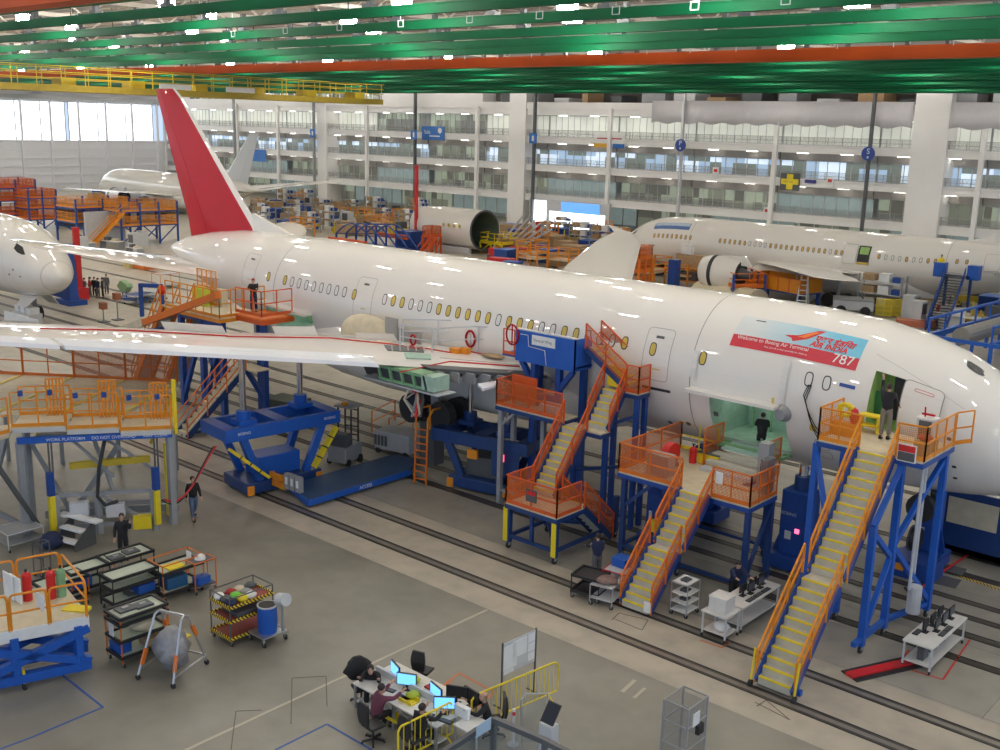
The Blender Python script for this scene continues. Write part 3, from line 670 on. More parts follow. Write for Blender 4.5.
# engine pylon without an engine
o = Vector((XN, YC, 0)); 
q = M(); yy = -7.4; _, a, b, z, t = wat(7.4); x = -a
zp = ZC+z-.05
for s in (-.4, .34):
    q.prism([(x+1.9, yy+s, zp-.62), (x+1.9, yy+s, zp-.5), (x-1.2, yy+s, zp-.5), (x-1.2, yy+s, zp-.62)], (0, .06, 0)); q.prism([(x+1.9, yy+s, zp-.12), (x+1.9, yy+s, zp), (x-1.2, yy+s, zp), (x-1.2, yy+s, zp-.12)], (0, .06, 0))
    for k in range(5): q.bar((x+1.7-k*.68, yy+s, zp-.6), (x+1.5-k*.68, yy+s, zp), .1)
q.box(x+1.4, x+2.1, yy-.45, yy+.45, zp-.6, zp-.0, mint); q.box(x-1.2, x+1.4, yy-.2, yy+.2, zp-.55, zp-.1, dgrey); q.box(x-1.2, x+1.5, yy-.42, yy+.42, zp-.04, zp); q.build('engine_pylon', zinc, A)
q = M(); R = random.Random(2)
for k in range(9): q.tube([(x+.5+R.uniform(-.4, .4), yy+R.uniform(-.3, .3), ZC+z-.7), (x+.6+R.uniform(-.4, .4), yy+R.uniform(-.3, .3), ZC+z-1.3), (x+.7+R.uniform(-.2, .2), yy+R.uniform(-.2, .2), ZC+z-2.0)], .05, 5, [grey, redb, dgrey, cream][k % 4])
q.build('pylon_hoses', None, A)
M().prism([(x+2.4, yy-.5, zp-.72), (x+2.4, yy+.5, zp-.72), (x-2.2, yy+.4, zp-.72), (x-2.2, yy-.4, zp-.72)], (0, 0, .05)).build('pylon_tray', lgrey, A)
q = M()
for s in (-1,):
    for (u, zz, w_) in ((30.2, -2.2, 2.3),): q.prism([(-u-w_*.5, -3.42, ZC+zz+.5), (-u+w_*.5, -3.42, ZC+zz+.5), (-u+w_*.35, -3.42, ZC+zz-.5), (-u-w_*.2, -3.42, ZC+zz-.5)], (0, -.03, 0))
q.build('wheel_bay_opening', dark, A)
# main and nose landing gear
for (x, yo) in ((-25.3, -4.1), (-25.3, 4.1)):
    q = M(); q.tube([(x, yo, 5.0), (x, yo, 2.9)], .22, 10, grey); q.bar((x-1.1, yo, 2.9), (x+1.1, yo, 2.9), .3, .3, dgrey); q.bar((x, yo, 3.2), (x, yo*.6, 4.6), .16, .16, grey)
    for dx in (-.95, .95):
        for dy in (-.5, .5): q.tube([(x+dx, yo+dy-.22, 2.9), (x+dx, yo+dy+.22, 2.9)], .66, 16, rubber)
    q.build('landing_gear', None, A)
q = M(); q.tube([(-4.9, 0, 3.9), (-4.9, 0, 2.7)], .16, 8, grey)
for dy in (-.3, .3): q.tube([(-4.9, dy-.15, 2.62), (-4.9, dy+.15, 2.62)], .5, 14, rubber)
q.build('landing_gear', None, A)
# --- second aircraft of the row, only its nose in the picture
B = thing('airliner', 'white airliner nose with round radome poking in at the left edge', 'airplane', (-75.2, 37.15, 0))
fuselage(B, 4.75); SB = Skin(B, -1, 4.75); fairing(B, 4.75)
wing(B, -1, 4.75)
finpart(B, 4.75, white2, white2)
q = M(); SB.poly([(2.55, 41), (3.1, 50), (3.75, 49), (3.65, 38), (3.2, 35), (2.75, 37)], black, .02, q=q); q.build('cockpit_window', None, B)
q = SB.line([(1.0, t) for t in range(-180, 181, 6)], .03, seam); q.build('radome_seam', None, B)
q = M()
for u, t in ((2.6, -10), (3.7, -12), (3.2, 0)): SB.poly(SB.oval(u, t, .08, 1.5), dark, .02, q=q)
q.build('probe_port', None, B)
q = M()
for s in (-1, 1): q.prism([(-3.2, s*.5, 2.05), (-5.6, s*.5, 1.95), (-5.2, s*1.25, 1.2), (-3.6, s*1.25, 1.25)], (0, s*.05, .02))
q.build('nose_gear_door', white, B)
q = M(); q.tube([(-4.9, 0, 3.3), (-4.9, 0, .9)], .16, 8, grey)
for dy in (-.3, .3): q.tube([(-4.9, dy-.15, .52), (-4.9, dy+.15, .52)], .5, 14, rubber)
q.build('landing_gear', None, B)
# --- aircraft of the next bay, nose to the left
def engine(root, x, y, z, m=white):
    rg = []
    for dx, r in ((0, 1.35), (-.15, 1.55), (-1.2, 1.78), (-2.6, 1.7), (-4.4, 1.35)): rg.append([(x+dx, y+r*math.cos(a), z+r*math.sin(a)) for a in [2*PI*i/28 for i in range(28)]])
    M().loft(rg, cap=False).build('engine_cowl', m, root, smooth=True)
    M().tube([(x-.9, y, z), (x-.95, y, z)], 1.4, 28, dgrey).tube([(x-.3, y, z), (x-.9, y, z)], [.02, .35], 12, grey).tube([(x-3.5, y, z), (x-5.6, y, z)], [1.0, .35], 20, dgrey).tube([(x-4.39, y, z), (x-4.4, y, z)], 1.32, 24, dark).build('engine_core', None, root)
    M().prism([(x-.9, y-.2, z+1.7), (x-4.8, y-.2, z+1.9), (x-5.5, y-.2, z+.9), (x-2, y-.2, z+1.0)], (0, .4, 0)).build('engine_pylon', m, root)
    M().tube([(x-1.32, y, z), (x-1.72, y, z)], [1.795, 1.79], 28, dark).build('cowl_gap', None, root)
Z2 = 4.3
Cc = thing('airliner', 'white airliner with amber windows behind the biggest one, nose to the left', 'airplane', (-68.7, 98, 0), PI); Cc.scale = (.9, .9, .9)
dd = (29.7, 30.9, -3., 36.); de = (47.0, 48.3, 2., 60.)
fuselage(Cc, Z2, (), 1); SC = Skin(Cc, 1, Z2); fairing(Cc, Z2)
for s in (-1, 1): wing(Cc, s, Z2); stab(Cc, s, Z2)
finpart(Cc, Z2, mat('fin_dark_blue', (.02, .03, .25), .3), white)
engine(Cc, -17.6, 9.8, 2.7); engine(Cc, -17.6, -9.8, 2.7)
ofl = mat('amber_window_film', (.55, .33, .10), .5)
for i in range(9): SC.window(6.4+.62*i, 17, ofl)
for i in range(24): SC.window(15.2+.62*i, 17, ofl if i not in (6, 7, 8, 9, 21) else white2)
for i in range(9): SC.window(33.4+.7*i, 17, ofl if i not in (1, 2, 3, 5, 6) else white2)
for u in (41, 41.9): SC.window(u, 18, ofl)
q = SC.line([(11.3, -60), (11.3, 100)], .04, seam); q.build('skin_seam', None, Cc); SC.line([(40, -60), (40, 100)], .04, seam).build('skin_seam', None, Cc)
q = M(); SC.patch(6.0, 10.9, 34, 52, mat('banner_blue', (.10, .18, .42), .4), .02, q); SC.patch(6.1, 10.8, 43, 51, mat('banner_pale', (.45, .55, .65), .4), .03, q); q.build('blue_banner', None, Cc)
q = M(); SC.poly([(2.2, 33), (2.6, 44), (3.3, 46), (3.2, 33)], black, .02, q=q); SC.poly([(1.2, 60), (1.9, 65), (2.3, 84), (1.4, 84)], black, .02, q=q); q.build('cockpit_window', None, Cc)
for a in (31.2, 45.0): 
    q = M(); SC.patch(a, a+1.25, -2, 36, dark, .03, q); SC.patch(a+.15, a+1.1, 18, 33, zl, .05, q) if a < 40 else SC.patch(a+.3, a+.55, 0, 30, redb, .05, q); SC.patch(a, a+1.2, -1.5, 3, yfilm, .06, q); q.build('open_doorway', None, Cc)
    q = M(); SC.patch(a-1.5, a-.1, -2, 36, white, .16, q); SC.rect(a-1.5, a-.1, -2, 36, .03, seam, q, off=.17); q.build('door_leaf', None, Cc)
q = M()
for u in (10.6, 2.2+3.4): SC.patch(u, u+1, -7, -5, dark, .02, q)
q.build('vent_slot', None, Cc)
for (x, yo) in ((-30.5, -5), (-30.5, 5), (-4.9, 0)):
    q = M(); q.tube([(x, yo, 2.6), (x, yo, .7)], .2, 8, grey)
    for dx in (-.8, .8):
        for dy in (-.5, .5): q.tube([(x+dx, yo+dy-.22, .68), (x+dx, yo+dy+.22, .68)], .66, 14, rubber)
    q.build('landing_gear', None, Cc)
# --- far aircraft behind the red fin, nose to the left
Dd = thing('airliner', 'distant white airliner with a pale grey tail fin and silver engines behind the red fin', 'airplane', (-183.5, 99, 0), PI); Dd.scale = (.87, .87, .87)
fuselage(Dd, 4.4)
for s in (-1, 1): wing(Dd, s, 4.4); stab(Dd, s, 4.4)
finpart(Dd, 4.4, lgrey, wingle)
engine(Dd, -21.5, 9.8, 2.9, alu); engine(Dd, -21.5, -9.8, 2.9, alu); fairing(Dd, 4.4)
for (x, yo) in ((-30.5, -5), (-30.5, 5), (-4.9, 0)):
    q = M(); q.tube([(x, yo, 3.0), (x, yo, .7)], .2, 8, grey)
    for dx in (-.8, .8): q.tube([(x+dx, yo-.4, .68), (x+dx, yo+.4, .68)], .66, 14, rubber)
    q.build('landing_gear', None, Dd)

hl = mat('added_hold_light', (1, 1, 1), .3, emit=(1, 1, .92), es=8)  # glowing strips added to brighten the inside of both cargo holds
for (a, b, z) in ((9.3, 12.0, 5.72), (35.8, 39.4, 5.6)): M().box(-b, -a, -1.2, -1.1, z, z+.05).build('added_hold_light', hl, A)

cc = G(368, 336, 5.45)-Vector((XN, YC, 0)); M().ball(cc, 1.0, 20, sq=(1.9, .6, 1.05)).build('root_fillet', cream, A, smooth=True)

def decal(pts, m, nm, h=.02): P = [onskin(*p, off=.01) for p in pts]; return M().prism(P, (0, 0, h)).build(nm, m, A)
decal([(384, 345.5), (424, 347.5), (424, 353), (388, 351)], dgrey, 'open_access_bay'); decal([(404, 353.5), (431, 355), (431, 360), (406, 359)], mint, 'mint_panel', .05)
for k in range(5): decal([(391+k*8, 345.8+.4*k), (392.2+k*8, 345.8+.4*k), (393+k*8, 351.4), (391.6+k*8, 351.4)], white, 'bay_rib', .05)
decal([(378, 341), (392, 342), (388, 343.5), (376, 342.5)], cream, 'oval_plate', .03)
for (xa, xb, ya, yb) in ((60, 230, 340, 350), (230, 375, 351, 358), (440, 530, 358, 366)):
    q = M(); P = [onskin(xa+(xb-xa)*k/10, ya+(yb-ya)*k/10, off=.008) for k in range(11)]; q.tube(P, .012, 4); q.build('skin_line', seam, A)
# ------------------------------------------------------------------ helpers that build in world coordinates under a thing
def LM(root):
    q = M(); q.T = (Matrix.Translation(root.location) @ Matrix.Rotation(root.rotation_euler.z, 4, 'Z')).inverted(); return q
# ------------------------------------------------------------------ people
def skinmesh(pts, edges, rad, sub=1):
    me = bpy.data.meshes.new('s'); me.from_pydata(pts, edges, []); o = bpy.data.objects.new('s', me); COL.objects.link(o)
    sk = o.modifiers.new('skin', 'SKIN'); sk.use_smooth_shade = True
    if not me.skin_vertices:
        bm = bmesh.new(); bm.from_mesh(me); bm.verts.layers.skin.verify(); bm.to_mesh(me); bm.free()
    for i, v in enumerate(me.skin_vertices[0].data):
        r = rad[i]; v.radius = (r, r) if not isinstance(r, tuple) else r; v.use_root = (i == 0)
    sb = o.modifiers.new('sub', 'SUBSURF'); sb.levels = sub; sb.render_levels = sub
    bpy.context.view_layer.update()
    ev = o.evaluated_get(bpy.context.evaluated_depsgraph_get()); m2 = ev.to_mesh()
    vs = [tuple(v.co) for v in m2.vertices]; fs = [tuple(p.vertices) for p in m2.polygons]; ev.to_mesh_clear()
    bpy.data.objects.remove(o); bpy.data.meshes.remove(me); return vs, fs
def person(label, loc, rz, shirt, pants, hair=(.04, .025, .02), sit=False, legs=((8, 5), (-8, 5)), arms=((5, 15, 8), (5, 15, 8)), lean=0, head=0, bald=False, tall=1.0, cap=None, group=None, look=0, kneel=False):
    """faces local -Y; legs: (hip flexion, knee flexion) left and right; arms: (shoulder flexion, elbow flexion, abduction)"""
    t = thing('person', label, 'person', loc, rz, group); R = math.radians
    hz = {True: .50, False: .93}[sit]
    if kneel: hz = .45
    pel = Vector((0, 0, hz)); L = R(lean); up = Vector((0, -math.sin(L), math.cos(L)))
    ch = pel+up*.36; nk = pel+up*.54; hd = nk+Vector((0, -math.sin(L+R(head)), math.cos(L+R(head))))*.13
    J = [pel, pel+up*.18, ch, nk]; E_ = [(0, 1), (1, 2), (2, 3)]; RB = [(.135, .105), (.13, .10), (.155, .105), .058]
    legp = []; armp = []
    for s, (hf, kf) in zip((-1, 1), legs):
        a = R(hf if not sit else hf+82); h = pel+Vector((s*.09, 0, -.03)); kn = h+Vector((s*.03, -math.sin(a), -math.cos(a)))*.42
        b = a-R(kf if not sit else kf+82); an = kn+Vector((0, -math.sin(b), -math.cos(b)))*.41; toe = an+Vector((s*.02, -.17, -.05)); legp.append((h, kn, an, toe))
    sh_r = up.cross(Vector((1, 0, 0)))
    for s, (sf, ef, ab) in zip((-1, 1), arms):
        a = R(sf)+L; sh = nk-up*.045+Vector((s*.19, 0, 0)); d = Vector((s*math.sin(R(ab)), -math.sin(a)*math.cos(R(ab)), -math.cos(a)*math.cos(R(ab)))); el = sh+d*.29
        b = a+R(ef); d2 = Vector((s*math.sin(R(ab))*.4, -math.sin(b), -math.cos(b))).normalized(); wr = el+d2*.25; armp.append((sh, el, wr, d2))
    # bare body: one skinned surface with hands and five separate fingers each
    P = [tuple(v) for v in J]; E = list(E_); RR = [(.11, .085), (.105, .08), (.13, .085), .052]
    def add(p, parent, r): P.append(tuple(p)); RR.append(r); E.append((parent, len(P)-1)); return len(P)-1
    add(hd, 3, .055)
    for h, kn, an, toe in legp: i = add(h, 0, .08); i = add(kn, i, .055); i = add(an, i, .038); add(toe, i, .035)
    for sh, el, wr, d2 in armp:
        i = add(sh, 2, .055); i = add(el, i, .04); i = add(wr, i, .027); pm = wr+d2*.075; i2 = add(pm, i, (.04, .018))
        side = d2.cross(Vector((0, 1, 0)) if abs(d2.y) < .8 else Vector((0, 0, 1))).normalized(); nrm = d2.cross(side)
        for k, ln in enumerate((.062, .074, .068, .052)):
            o_ = side*(k-1.5)*.021; a_ = add(pm+o_+d2*.035, i2, .009); b_ = add(pm+o_+d2*(.035+ln*.6)+nrm*.012, a_, .0085); add(pm+o_+d2*(.035+ln*.9)+nrm*.03, b_, .0075)
        a_ = add(wr+d2*.03+side*.038, i, .011); add(wr+d2*.07+side*.055+nrm*.015, a_, .009)
    vs, fs = skinmesh(P, E, RR); q = M(); q.add(vs, fs)
    rg = []                      # head: chin, jaw, cheeks, brow, crown
    for z, rx, ry, dy in ((-.115, .03, .035, -.035), (-.09, .052, .06, -.025), (-.05, .066, .078, -.012), (0, .075, .092, 0), (.05, .074, .094, .004), (.09, .06, .078, .006), (.118, .03, .04, .008)):
        rg.append([(hd.x+rx*math.cos(a), hd.y+dy+ry*math.sin(a)-.0, hd.z+.03+z) for a in [2*PI*i/14 for i in range(14)]])
    q.loft(rg); hc = Vector((hd.x, hd.y, hd.z+.03))
    q.prism([hc+Vector((-.012, -.085, .015)), hc+Vector((.012, -.085, .015)), hc+Vector((.017, -.112, -.025)), hc+Vector((-.017, -.112, -.025))], (0, .03, -.004))
    for s in (-1, 1): q.ball(hc+Vector((s*.076, .005, -.005)), .026, 6, sq=(.4, .8, 1.2)); q.ball(hc+Vector((s*.03, -.082, .018)), .010, 6, dark)
    q.box(hc.x-.022, hc.x+.022, hc.y-.095, hc.y-.08, hc.z-.058, hc.z-.05, mat('lip', (.35, .10, .08), .5))
    b = q.build('body', skin, t, smooth=True)
    hm = mat('hair_%02d%02d%02d' % tuple(int(c*99) for c in hair), hair, .7)
    if not bald: q = M(); q.ball(hc+Vector((0, .022, .042)), .112, 12, sq=(.84, .98, .90)); q.build('hair', hm, t, smooth=True)
    else: q = M(); q.loft([[(hc.x+.080*math.cos(a), hc.y+.012+.095*math.sin(a), hc.z+z) for a in [PI*i/8-.2 for i in range(10)]]+[(hc.x+.06*math.cos(a), hc.y+.012+.07*math.sin(a), hc.z+z) for a in [PI*i/8-.2 for i in range(9, -1, -1)]] for z in (-.05, .05)]); q.build('hair', hm, t)
    if cap: q = M(); q.ball(hc+Vector((0, .01, .06)), .10, 12, sq=(.95, 1.05, .75)); q.box(hc.x-.06, hc.x+.06, hc.y-.17, hc.y-.07, hc.z+.055, hc.z+.068); q.build('cap', cap, t, smooth=False)
    # shirt
    P = [tuple(pel-up*.13), tuple(pel+up*.16), tuple(ch), tuple(nk-up*.02)]; E = [(0, 1), (1, 2), (2, 3)]; RR = [(.19, .15), (.18, .14), (.20, .145), .08]
    for sh, el, wr, d2 in armp: i = add(sh, 2, .085); i = add(el, i, .064); add(wr, i, .048)
    vs, fs = skinmesh(P, E, RR); M().add(vs, fs).build('shirt', shirt, t, smooth=True)
    P = [tuple(pel+Vector((0, 0, .12))), tuple(pel-Vector((0, 0, .02)))]; E = [(0, 1)]; RR = [(.165, .125), (.18, .14)]
    for h, kn, an, toe in legp: i = add(h-Vector((0, 0, .03)), 1, .11); i = add(kn, i, .085); add(an+(kn-an).normalized()*.03, i, .068)
    vs, fs = skinmesh(P, E, RR); M().add(vs, fs).build('trousers', pants, t, smooth=True)
    for h, kn, an, toe in legp:
        M().loft([[(an.x+.045*math.cos(a), an.y+.04-.09*k+.055*math.sin(a)*.8, an.z-.085+max(0, (.10-.03*k))*(.5+.5*math.sin(a*0+PI/2)) if a < 0 else an.z-.085) for a in (0,)]*1+[(an.x+sx*.045, an.y+.07-.085*k, an.z+zz) for sx, zz in ((-1, -.09), (1, -.09), (1, .03-.022*k), (-1, .03-.022*k))] for k in range(4)]).build('shoe', black, t)
    t.scale = (tall, tall, tall); return t
cblack = mat('black_cloth', (.018, .018, .02), .85, var=.2); cnavy = mat('navy_cloth', (.02, .03, .08), .85); cjean = mat('denim_cloth', (.10, .15, .25), .85, var=.15); ckhaki = mat('grey_khaki_cloth', (.20, .18, .15), .85); cplum = mat('plum_cloth', (.16, .045, .075), .85); cgrey = mat('grey_cloth', (.12, .12, .13), .85)
cred = mat('red_cloth', (.35, .03, .03), .85); cwhite = mat('white_cloth', (.6, .6, .6), .85)
yw = math.degrees(YAW)
def face(p, x=0, y=0): return math.atan2(y-p[1], x-p[0])+PI/2      # turn local -Y toward a point
p = G(194, 519); person('man in a black shirt and blue jeans walking across the grey floor', p, face(p)+.25, cblack, cjean, legs=((22, 6), (-16, 20)), arms=((-12, 18, 9), (14, 22, 9)), tall=1.0)
p = G(124, 560); person('man in a black jacket with a hand at his face, behind the flat carts', p, face(p), cblack, cblack, arms=((8, 15, 12), (45, 125, 12)), legs=((4, 3), (-3, 3)))
p = G(596, 580); person('worker in dark navy seen from behind at the foot of the orange stair tower', p, face(p)+PI+.4, cnavy, cgrey, arms=((15, 25, 8), (40, 40, 8)), legs=((3, 2), (-4, 3)))
p = G(736, 606); person('worker in dark clothes bending over the white computer bench', (-15.9, 30.1, 0), face(p, -14.9, 29.5), cnavy, cblack, lean=22, arms=((45, 30, 8), (45, 30, 8)), cap=black)
p = AY(885, 437, 33.1); person('man in black sweater and grey trousers reaching up at the open front door', (-12.62, 33.15, 5.9), PI+.15, cblack, ckhaki, arms=((15, 45, 12), (120, 60, 12)), legs=((2, 2), (-3, 2)), tall=1.03)
person('worker in black sitting in the open cargo hold with back turned', (-18.05, 35.4, 3.92), PI+.5, cblack, cblack, sit=True, arms=((20, 60, 8), (25, 60, 8)), lean=15)
# ------------------------------------------------------------------ stairs, stands and platforms
def guard(root, pts, m, mesh=None, h=1.07, step=1.2, toe=True, r=.045, name='guardrail'):
    q = LM(root); pm = LM(root) if mesh else None
    pts = [Vector(p) for p in pts]; z = Vector((0, 0, 1))
    for a, b in zip(pts, pts[1:]):
        n = max(1, round((b-a).length/step))
        for i in range(n+1): p = a+(b-a)*i/n; q.bar(p, p+z*h, r)
        for f in (1, .52): q.bar(a+z*h*f, b+z*h*f, r)
        if toe: q.bar(a+z*.08, b+z*.08, .02, .13)
        if mesh: pm.add([a+z*.1, b+z*.1, b+z*h*.98, a+z*h*.98], [(0, 1, 2, 3)])
    g = q.build(name, m, root)
    if mesh: pm.build('mesh_panel', mesh, g, fix=False)
    return g
def flight(root, bot, top, wd, n, strm, rm, mesh=None, tm=None, nose=yellow, rails=(1, 1), h=1.0, deep=.28, thick=.3, riser=True):
    b, t = Vector(bot), Vector(top); d = t-b; hd = Vector((d.x, d.y, 0)).normalized(); sd = Vector((hd.y, -hd.x, 0))
    for i in range(n):
        c = b+Vector((d.x, d.y, 0))*(i+.5)/n+Vector((0, 0, d.z*(i+1)/n-.02)); q = LM(root)
        q.prism([c-sd*wd/2-hd*deep/2, c+sd*wd/2-hd*deep/2, c+sd*wd/2+hd*deep/2, c-sd*wd/2+hd*deep/2], (0, 0, .04))
        if nose: q.prism([c-sd*wd*.49-hd*(deep/2+.012), c+sd*wd*.49-hd*(deep/2+.012), c+sd*wd*.49-hd*(deep/2-.06), c-sd*wd*.49-hd*(deep/2-.06)], (0, 0, .046), nose)
        if riser: q.prism([c-sd*wd/2-hd*deep/2, c+sd*wd/2-hd*deep/2, c+sd*wd/2-hd*(deep/2-.02), c-sd*wd/2-hd*(deep/2-.02)], (0, 0, -(d.z/n-.02)))
        q.build('tread', tm or tread, root)
    for s in (-1, 1):
        q = LM(root); o = sd*s*(wd/2+.05); q.bar(b+o+Vector((0, 0, .05)), t+o+Vector((0, 0, .0)), .07, thick); q.build('stringer', strm, root)
        if rails[(s+1)//2]:
            o = sd*s*(wd/2+.1); q = LM(root); z = Vector((0, 0, 1)); k = max(2, round(d.length/1.3))
            for i in range(k+1): p = b+d*i/k+o; q.bar(p, p+z*h, .05)
            for f in (1, .55): q.bar(b+o+z*h*f, t+o+z*h*f, .05)
            g = q.build('handrail', rm, root)
            if mesh: LM(root).add([b+o+z*.12, t+o+z*.12, t+o+z*h, b+o+z*h], [(0, 1, 2, 3)]).build('mesh_panel', mesh, g, fix=False)
def deck(root, x0, x1, y0, y1, z, m=cream, edge=blue, e=.16):
    q = LM(root); q.box(x0, x1, y0, y1, z-.05, z); q.box(x0-.03, x1+.03, y0-.03, y1+.03, z-.05-e, z-.05, edge); return q.build('deck', m, root)
def legs(root, pts, z1, m, w=.16, z0=.0, caster=False, name='leg'):
    for p in pts:
        q = LM(root); q.box(p[0]-w/2, p[0]+w/2, p[1]-w/2, p[1]+w/2, z0+(.26 if caster else 0), p[2] if len(p) > 2 else z1)
        l = q.build(name, m, root)
        if caster: LM(root).tube([(p[0]-.04, p[1], .13), (p[0]+.04, p[1], .13)], .13, 10).box(p[0]-.06, p[0]+.06, p[1]-.06, p[1]+.06, .13, .28, grey).build('caster', rubber, l)
def bars(root, segs, m, w=.1, name='brace'):
    q = LM(root)
    for a, b in segs: q.bar(a, b, w)
    return q.build(name, m, root)
# --- boarding stair at the front door
t = thing('boarding_stairs', 'tall cream stairway with amber rails and blue frame up to the open front door', 'stairs', (-12.2, 30, 0))
flight(t, (-12.18, 28.75, 2.62), (-12.18, 31.5, 5.85), 1.0, 14, blue, oran2, amesh, thick=.36); flight(t, (-12.18, 25.9, .1), (-12.18, 28.35, 2.62), 1.0, 11, blue, oran2, amesh, thick=.36)
q = LM(t); q.box(-12.68, -11.68, 28.3, 28.8, 2.56, 2.62)
for i in range(8): q.box(-12.66+i*.125, -12.60+i*.125, 28.3, 28.36, 2.6, 2.63, black)
q.build('landing', tread, t)
deck(t, -14.1, -10.75, 31.5, 34.1, 5.87)
guard(t, [(-12.75, 31.5, 5.87), (-14.1, 31.5, 5.87), (-14.1, 33.2, 5.87)], oran2, amesh, step=.8); guard(t, [(-11.6, 31.5, 5.87), (-10.75, 31.6, 5.87), (-10.75, 34.0, 5.87)], oran2, amesh, step=.8)
guard(t, [(-10.75, 34.1, 5.87), (-10.3, 34.3, 6.0)], oran2, None, step=.4)
legs(t, [(-11.4, 29.9, 4.1), (-11.4, 31.6), (-13.0, 31.6), (-14.2, 31.7), (-10.9, 33.9), (-14.2, 33.9)], 5.7, bright, .2, caster=True)
bars(t, [((-11.4, 29.9, 4.1), (-11.4, 31.6, 5.6)), ((-11.4, 29.9, .5), (-11.4, 31.6, .5)), ((-11.4, 29.9, .6), (-11.4, 31.6, 2.8)), ((-11.4, 29.9, 3.9), (-11.4, 31.6, 2.6)), ((-11.4, 31.6, 3), (-10.9, 33.9, 5.5)), ((-11.4, 31.6, .5), (-10.9, 33.9, .5)), ((-10.9, 33.9, .6), (-11.4, 31.6, 3.)),
    ((-14.2, 31.7, .5), (-13, 31.6, .5)), ((-14.2, 31.7, 5.4), (-13.0, 30.2, 3.8)), ((-14.2, 33.9, .5), (-14.2, 31.7, .5)), ((-13.0, 30.2, .4), (-13.0, 30.2, 3.8)), ((-11.4, 29.9, .5), (-11.4, 29.3, .5)), ((-12.85, 26.2, .12), (-11.5, 26.2, .12))], bright, .15, 'frame')
q = LM(t); q.box(-11.52, -10.95, 31.42, 31.46, 5.8, 6.35, paper); q.box(-11.49, -10.98, 31.40, 31.42, 6.12, 6.32, redb); q.box(-11.49, -10.98, 31.40, 31.42, 5.84, 6.1, dgrey); q.build('notice_board', None, t)
for x in (-12.85, -11.5):
    q = LM(t); q.bar((x, 25.75, .1), (x, 25.9, 1.15), .05, m=yellow); q.tube([(x-.04, 25.75, .11), (x+.04, 25.75, .11)], .11, 10, rubber); q.build('parking_handle', None, t)
q = LM(t); q.tube([(-10.9, 32.6, .6), (-10.9, 32.6, 1.5)], .22, 12, lgrey); q.tube([(-10.95, 32.2, 1.5), (-10.95, 32.2, 5.6)], .05, 6, lgrey); q.tube([(-11.1, 32.9, 1.5), (-11.1, 32.9, 5.6)], .05, 6, lgrey); q.build('lift_cylinder', None, t)
# things standing on that platform
t = thing('tool_cabinet', 'grey cabinet with a lamp standing at the open front door', 'cabinet', (-11.45, 33.55, 5.87)); M().box(-.28, .28, -.2, .2, .08, .85).box(-.2, .2, -.21, -.2, .12, .8, dgrey).build('body', lgrey, t); M().box(-.3, .3, -.22, .22, .85, .89).build('top', paper, t); M().bar((-.1, 0, .89), (-.12, 0, 1.2), .04).box(-.2, .2, -.05, .05, .95, 1.0).build('clamp', redp, t)
t = thing('yellow_hose_bag', 'heap of yellow hose and red cloth hung on the amber rail', 'hose', (-13.75, 32.6, 5.87)); q = M(); R = random.Random(1)
for i in range(5): q.tube([(R.uniform(-.1, .1)+.18*math.cos(a), R.uniform(-.05, .05), .85+.2*math.sin(a)) for a in [2*PI*k/10 for k in range(11)]], .06, 6)
q.build('coil', yellow, t, smooth=True); M().ball((.3, 0, .7), .25, 8, sq=(.7, .5, 1.2)).build('cloth', redb, t, smooth=True); M().box(-.4, .4, -.15, .15, 0, .45).build('crate', oran2, t)
t = thing('step_stool', 'yellow step stool inside the rail by the open door', 'stool', (-13.35, 33.75, 5.87)); M().box(-.35, .35, -.2, .2, .5, .56).box(-.35, .35, -.35, -.05, .22, .28).build('step', yellow, t)
for s in (-1, 1): M().box(s*.33-.02, s*.33+.02, -.3, .2, 0, .5).build('leg', yellow, t)
t = thing('supply_box', 'dark box with red wrapping at the right end of the amber railed platform', 'box', (-11.0, 32.4, 5.87)); M().box(-.3, .2, -.3, .4, 0, .45).build('box', cardb, t); M().ball((-.05, 0, .52), .24, 8, sq=(1, 1, .5)).build('wrapping', cred, t, smooth=True)
# --- middle stair to the cargo door
t = thing('cargo_stairs', 'orange railed stairs and cream platform standing at the open cargo hold', 'stairs', (-18, 31, 0))
flight(t, (-17.95, 27.4, .1), (-17.95, 28.95, 1.75), 1.0, 8, blue, orange, omesh); flight(t, (-17.95, 29.25, 1.75), (-17.95, 30.75, 3.3), 1.0, 7, blue, orange, omesh)
q = LM(t); q.box(-18.45, -17.45, 28.9, 29.3, 1.7, 1.75); q.build('landing', tread, t)
deck(t, -21.2, -17.3, 30.75, 35.0, 3.3); deck(t, -17.3, -15.9, 30.75, 32.6, 3.3)
guard(t, [(-18.55, 30.75, 3.3), (-21.2, 30.75, 3.3), (-21.2, 34.9, 3.3)], orange, omesh); guard(t, [(-17.35, 30.75, 3.3), (-15.9, 30.75, 3.3), (-15.9, 32.6, 3.3)], orange, omesh, step=.7)
guard(t, [(-21.2, 34.9, 3.3), (-19.6, 34.95, 3.3)], yellow, None, step=.8)
guard(t, [(-19.4, 34.95, 3.3), (-19.4, 33.6, 3.3)], orange, omesh, h=1.4); guard(t, [(-16.9, 33.2, 3.3), (-16.9, 34.7, 3.3)], orange, omesh, h=1.4)
for k in range(3): q = LM(t); q.box(-19.2, -17.1, 33.0+k*.42, 33.45+k*.42, 3.3+.16*k, 3.42+.18*k); q.build('step_deck', [lgrey, tread, tread][k], t)
q = LM(t); q.prism([(-19.1, 34.3, 3.85), (-17.0, 34.3, 3.85), (-17.0, 36.0, 3.95), (-19.1, 36.0, 3.95)], (0, 0, .06)); q.build('ramp_plate', mat('pale_mint_plate', (.40, .58, .52), .4), t)
legs(t, [(-21.0, 30.9), (-21., 34.8), (-18.6, 30.9), (-17.3, 34.8), (-16, 30.9), (-16, 32.5)], 3.1, navy, .18, caster=True)
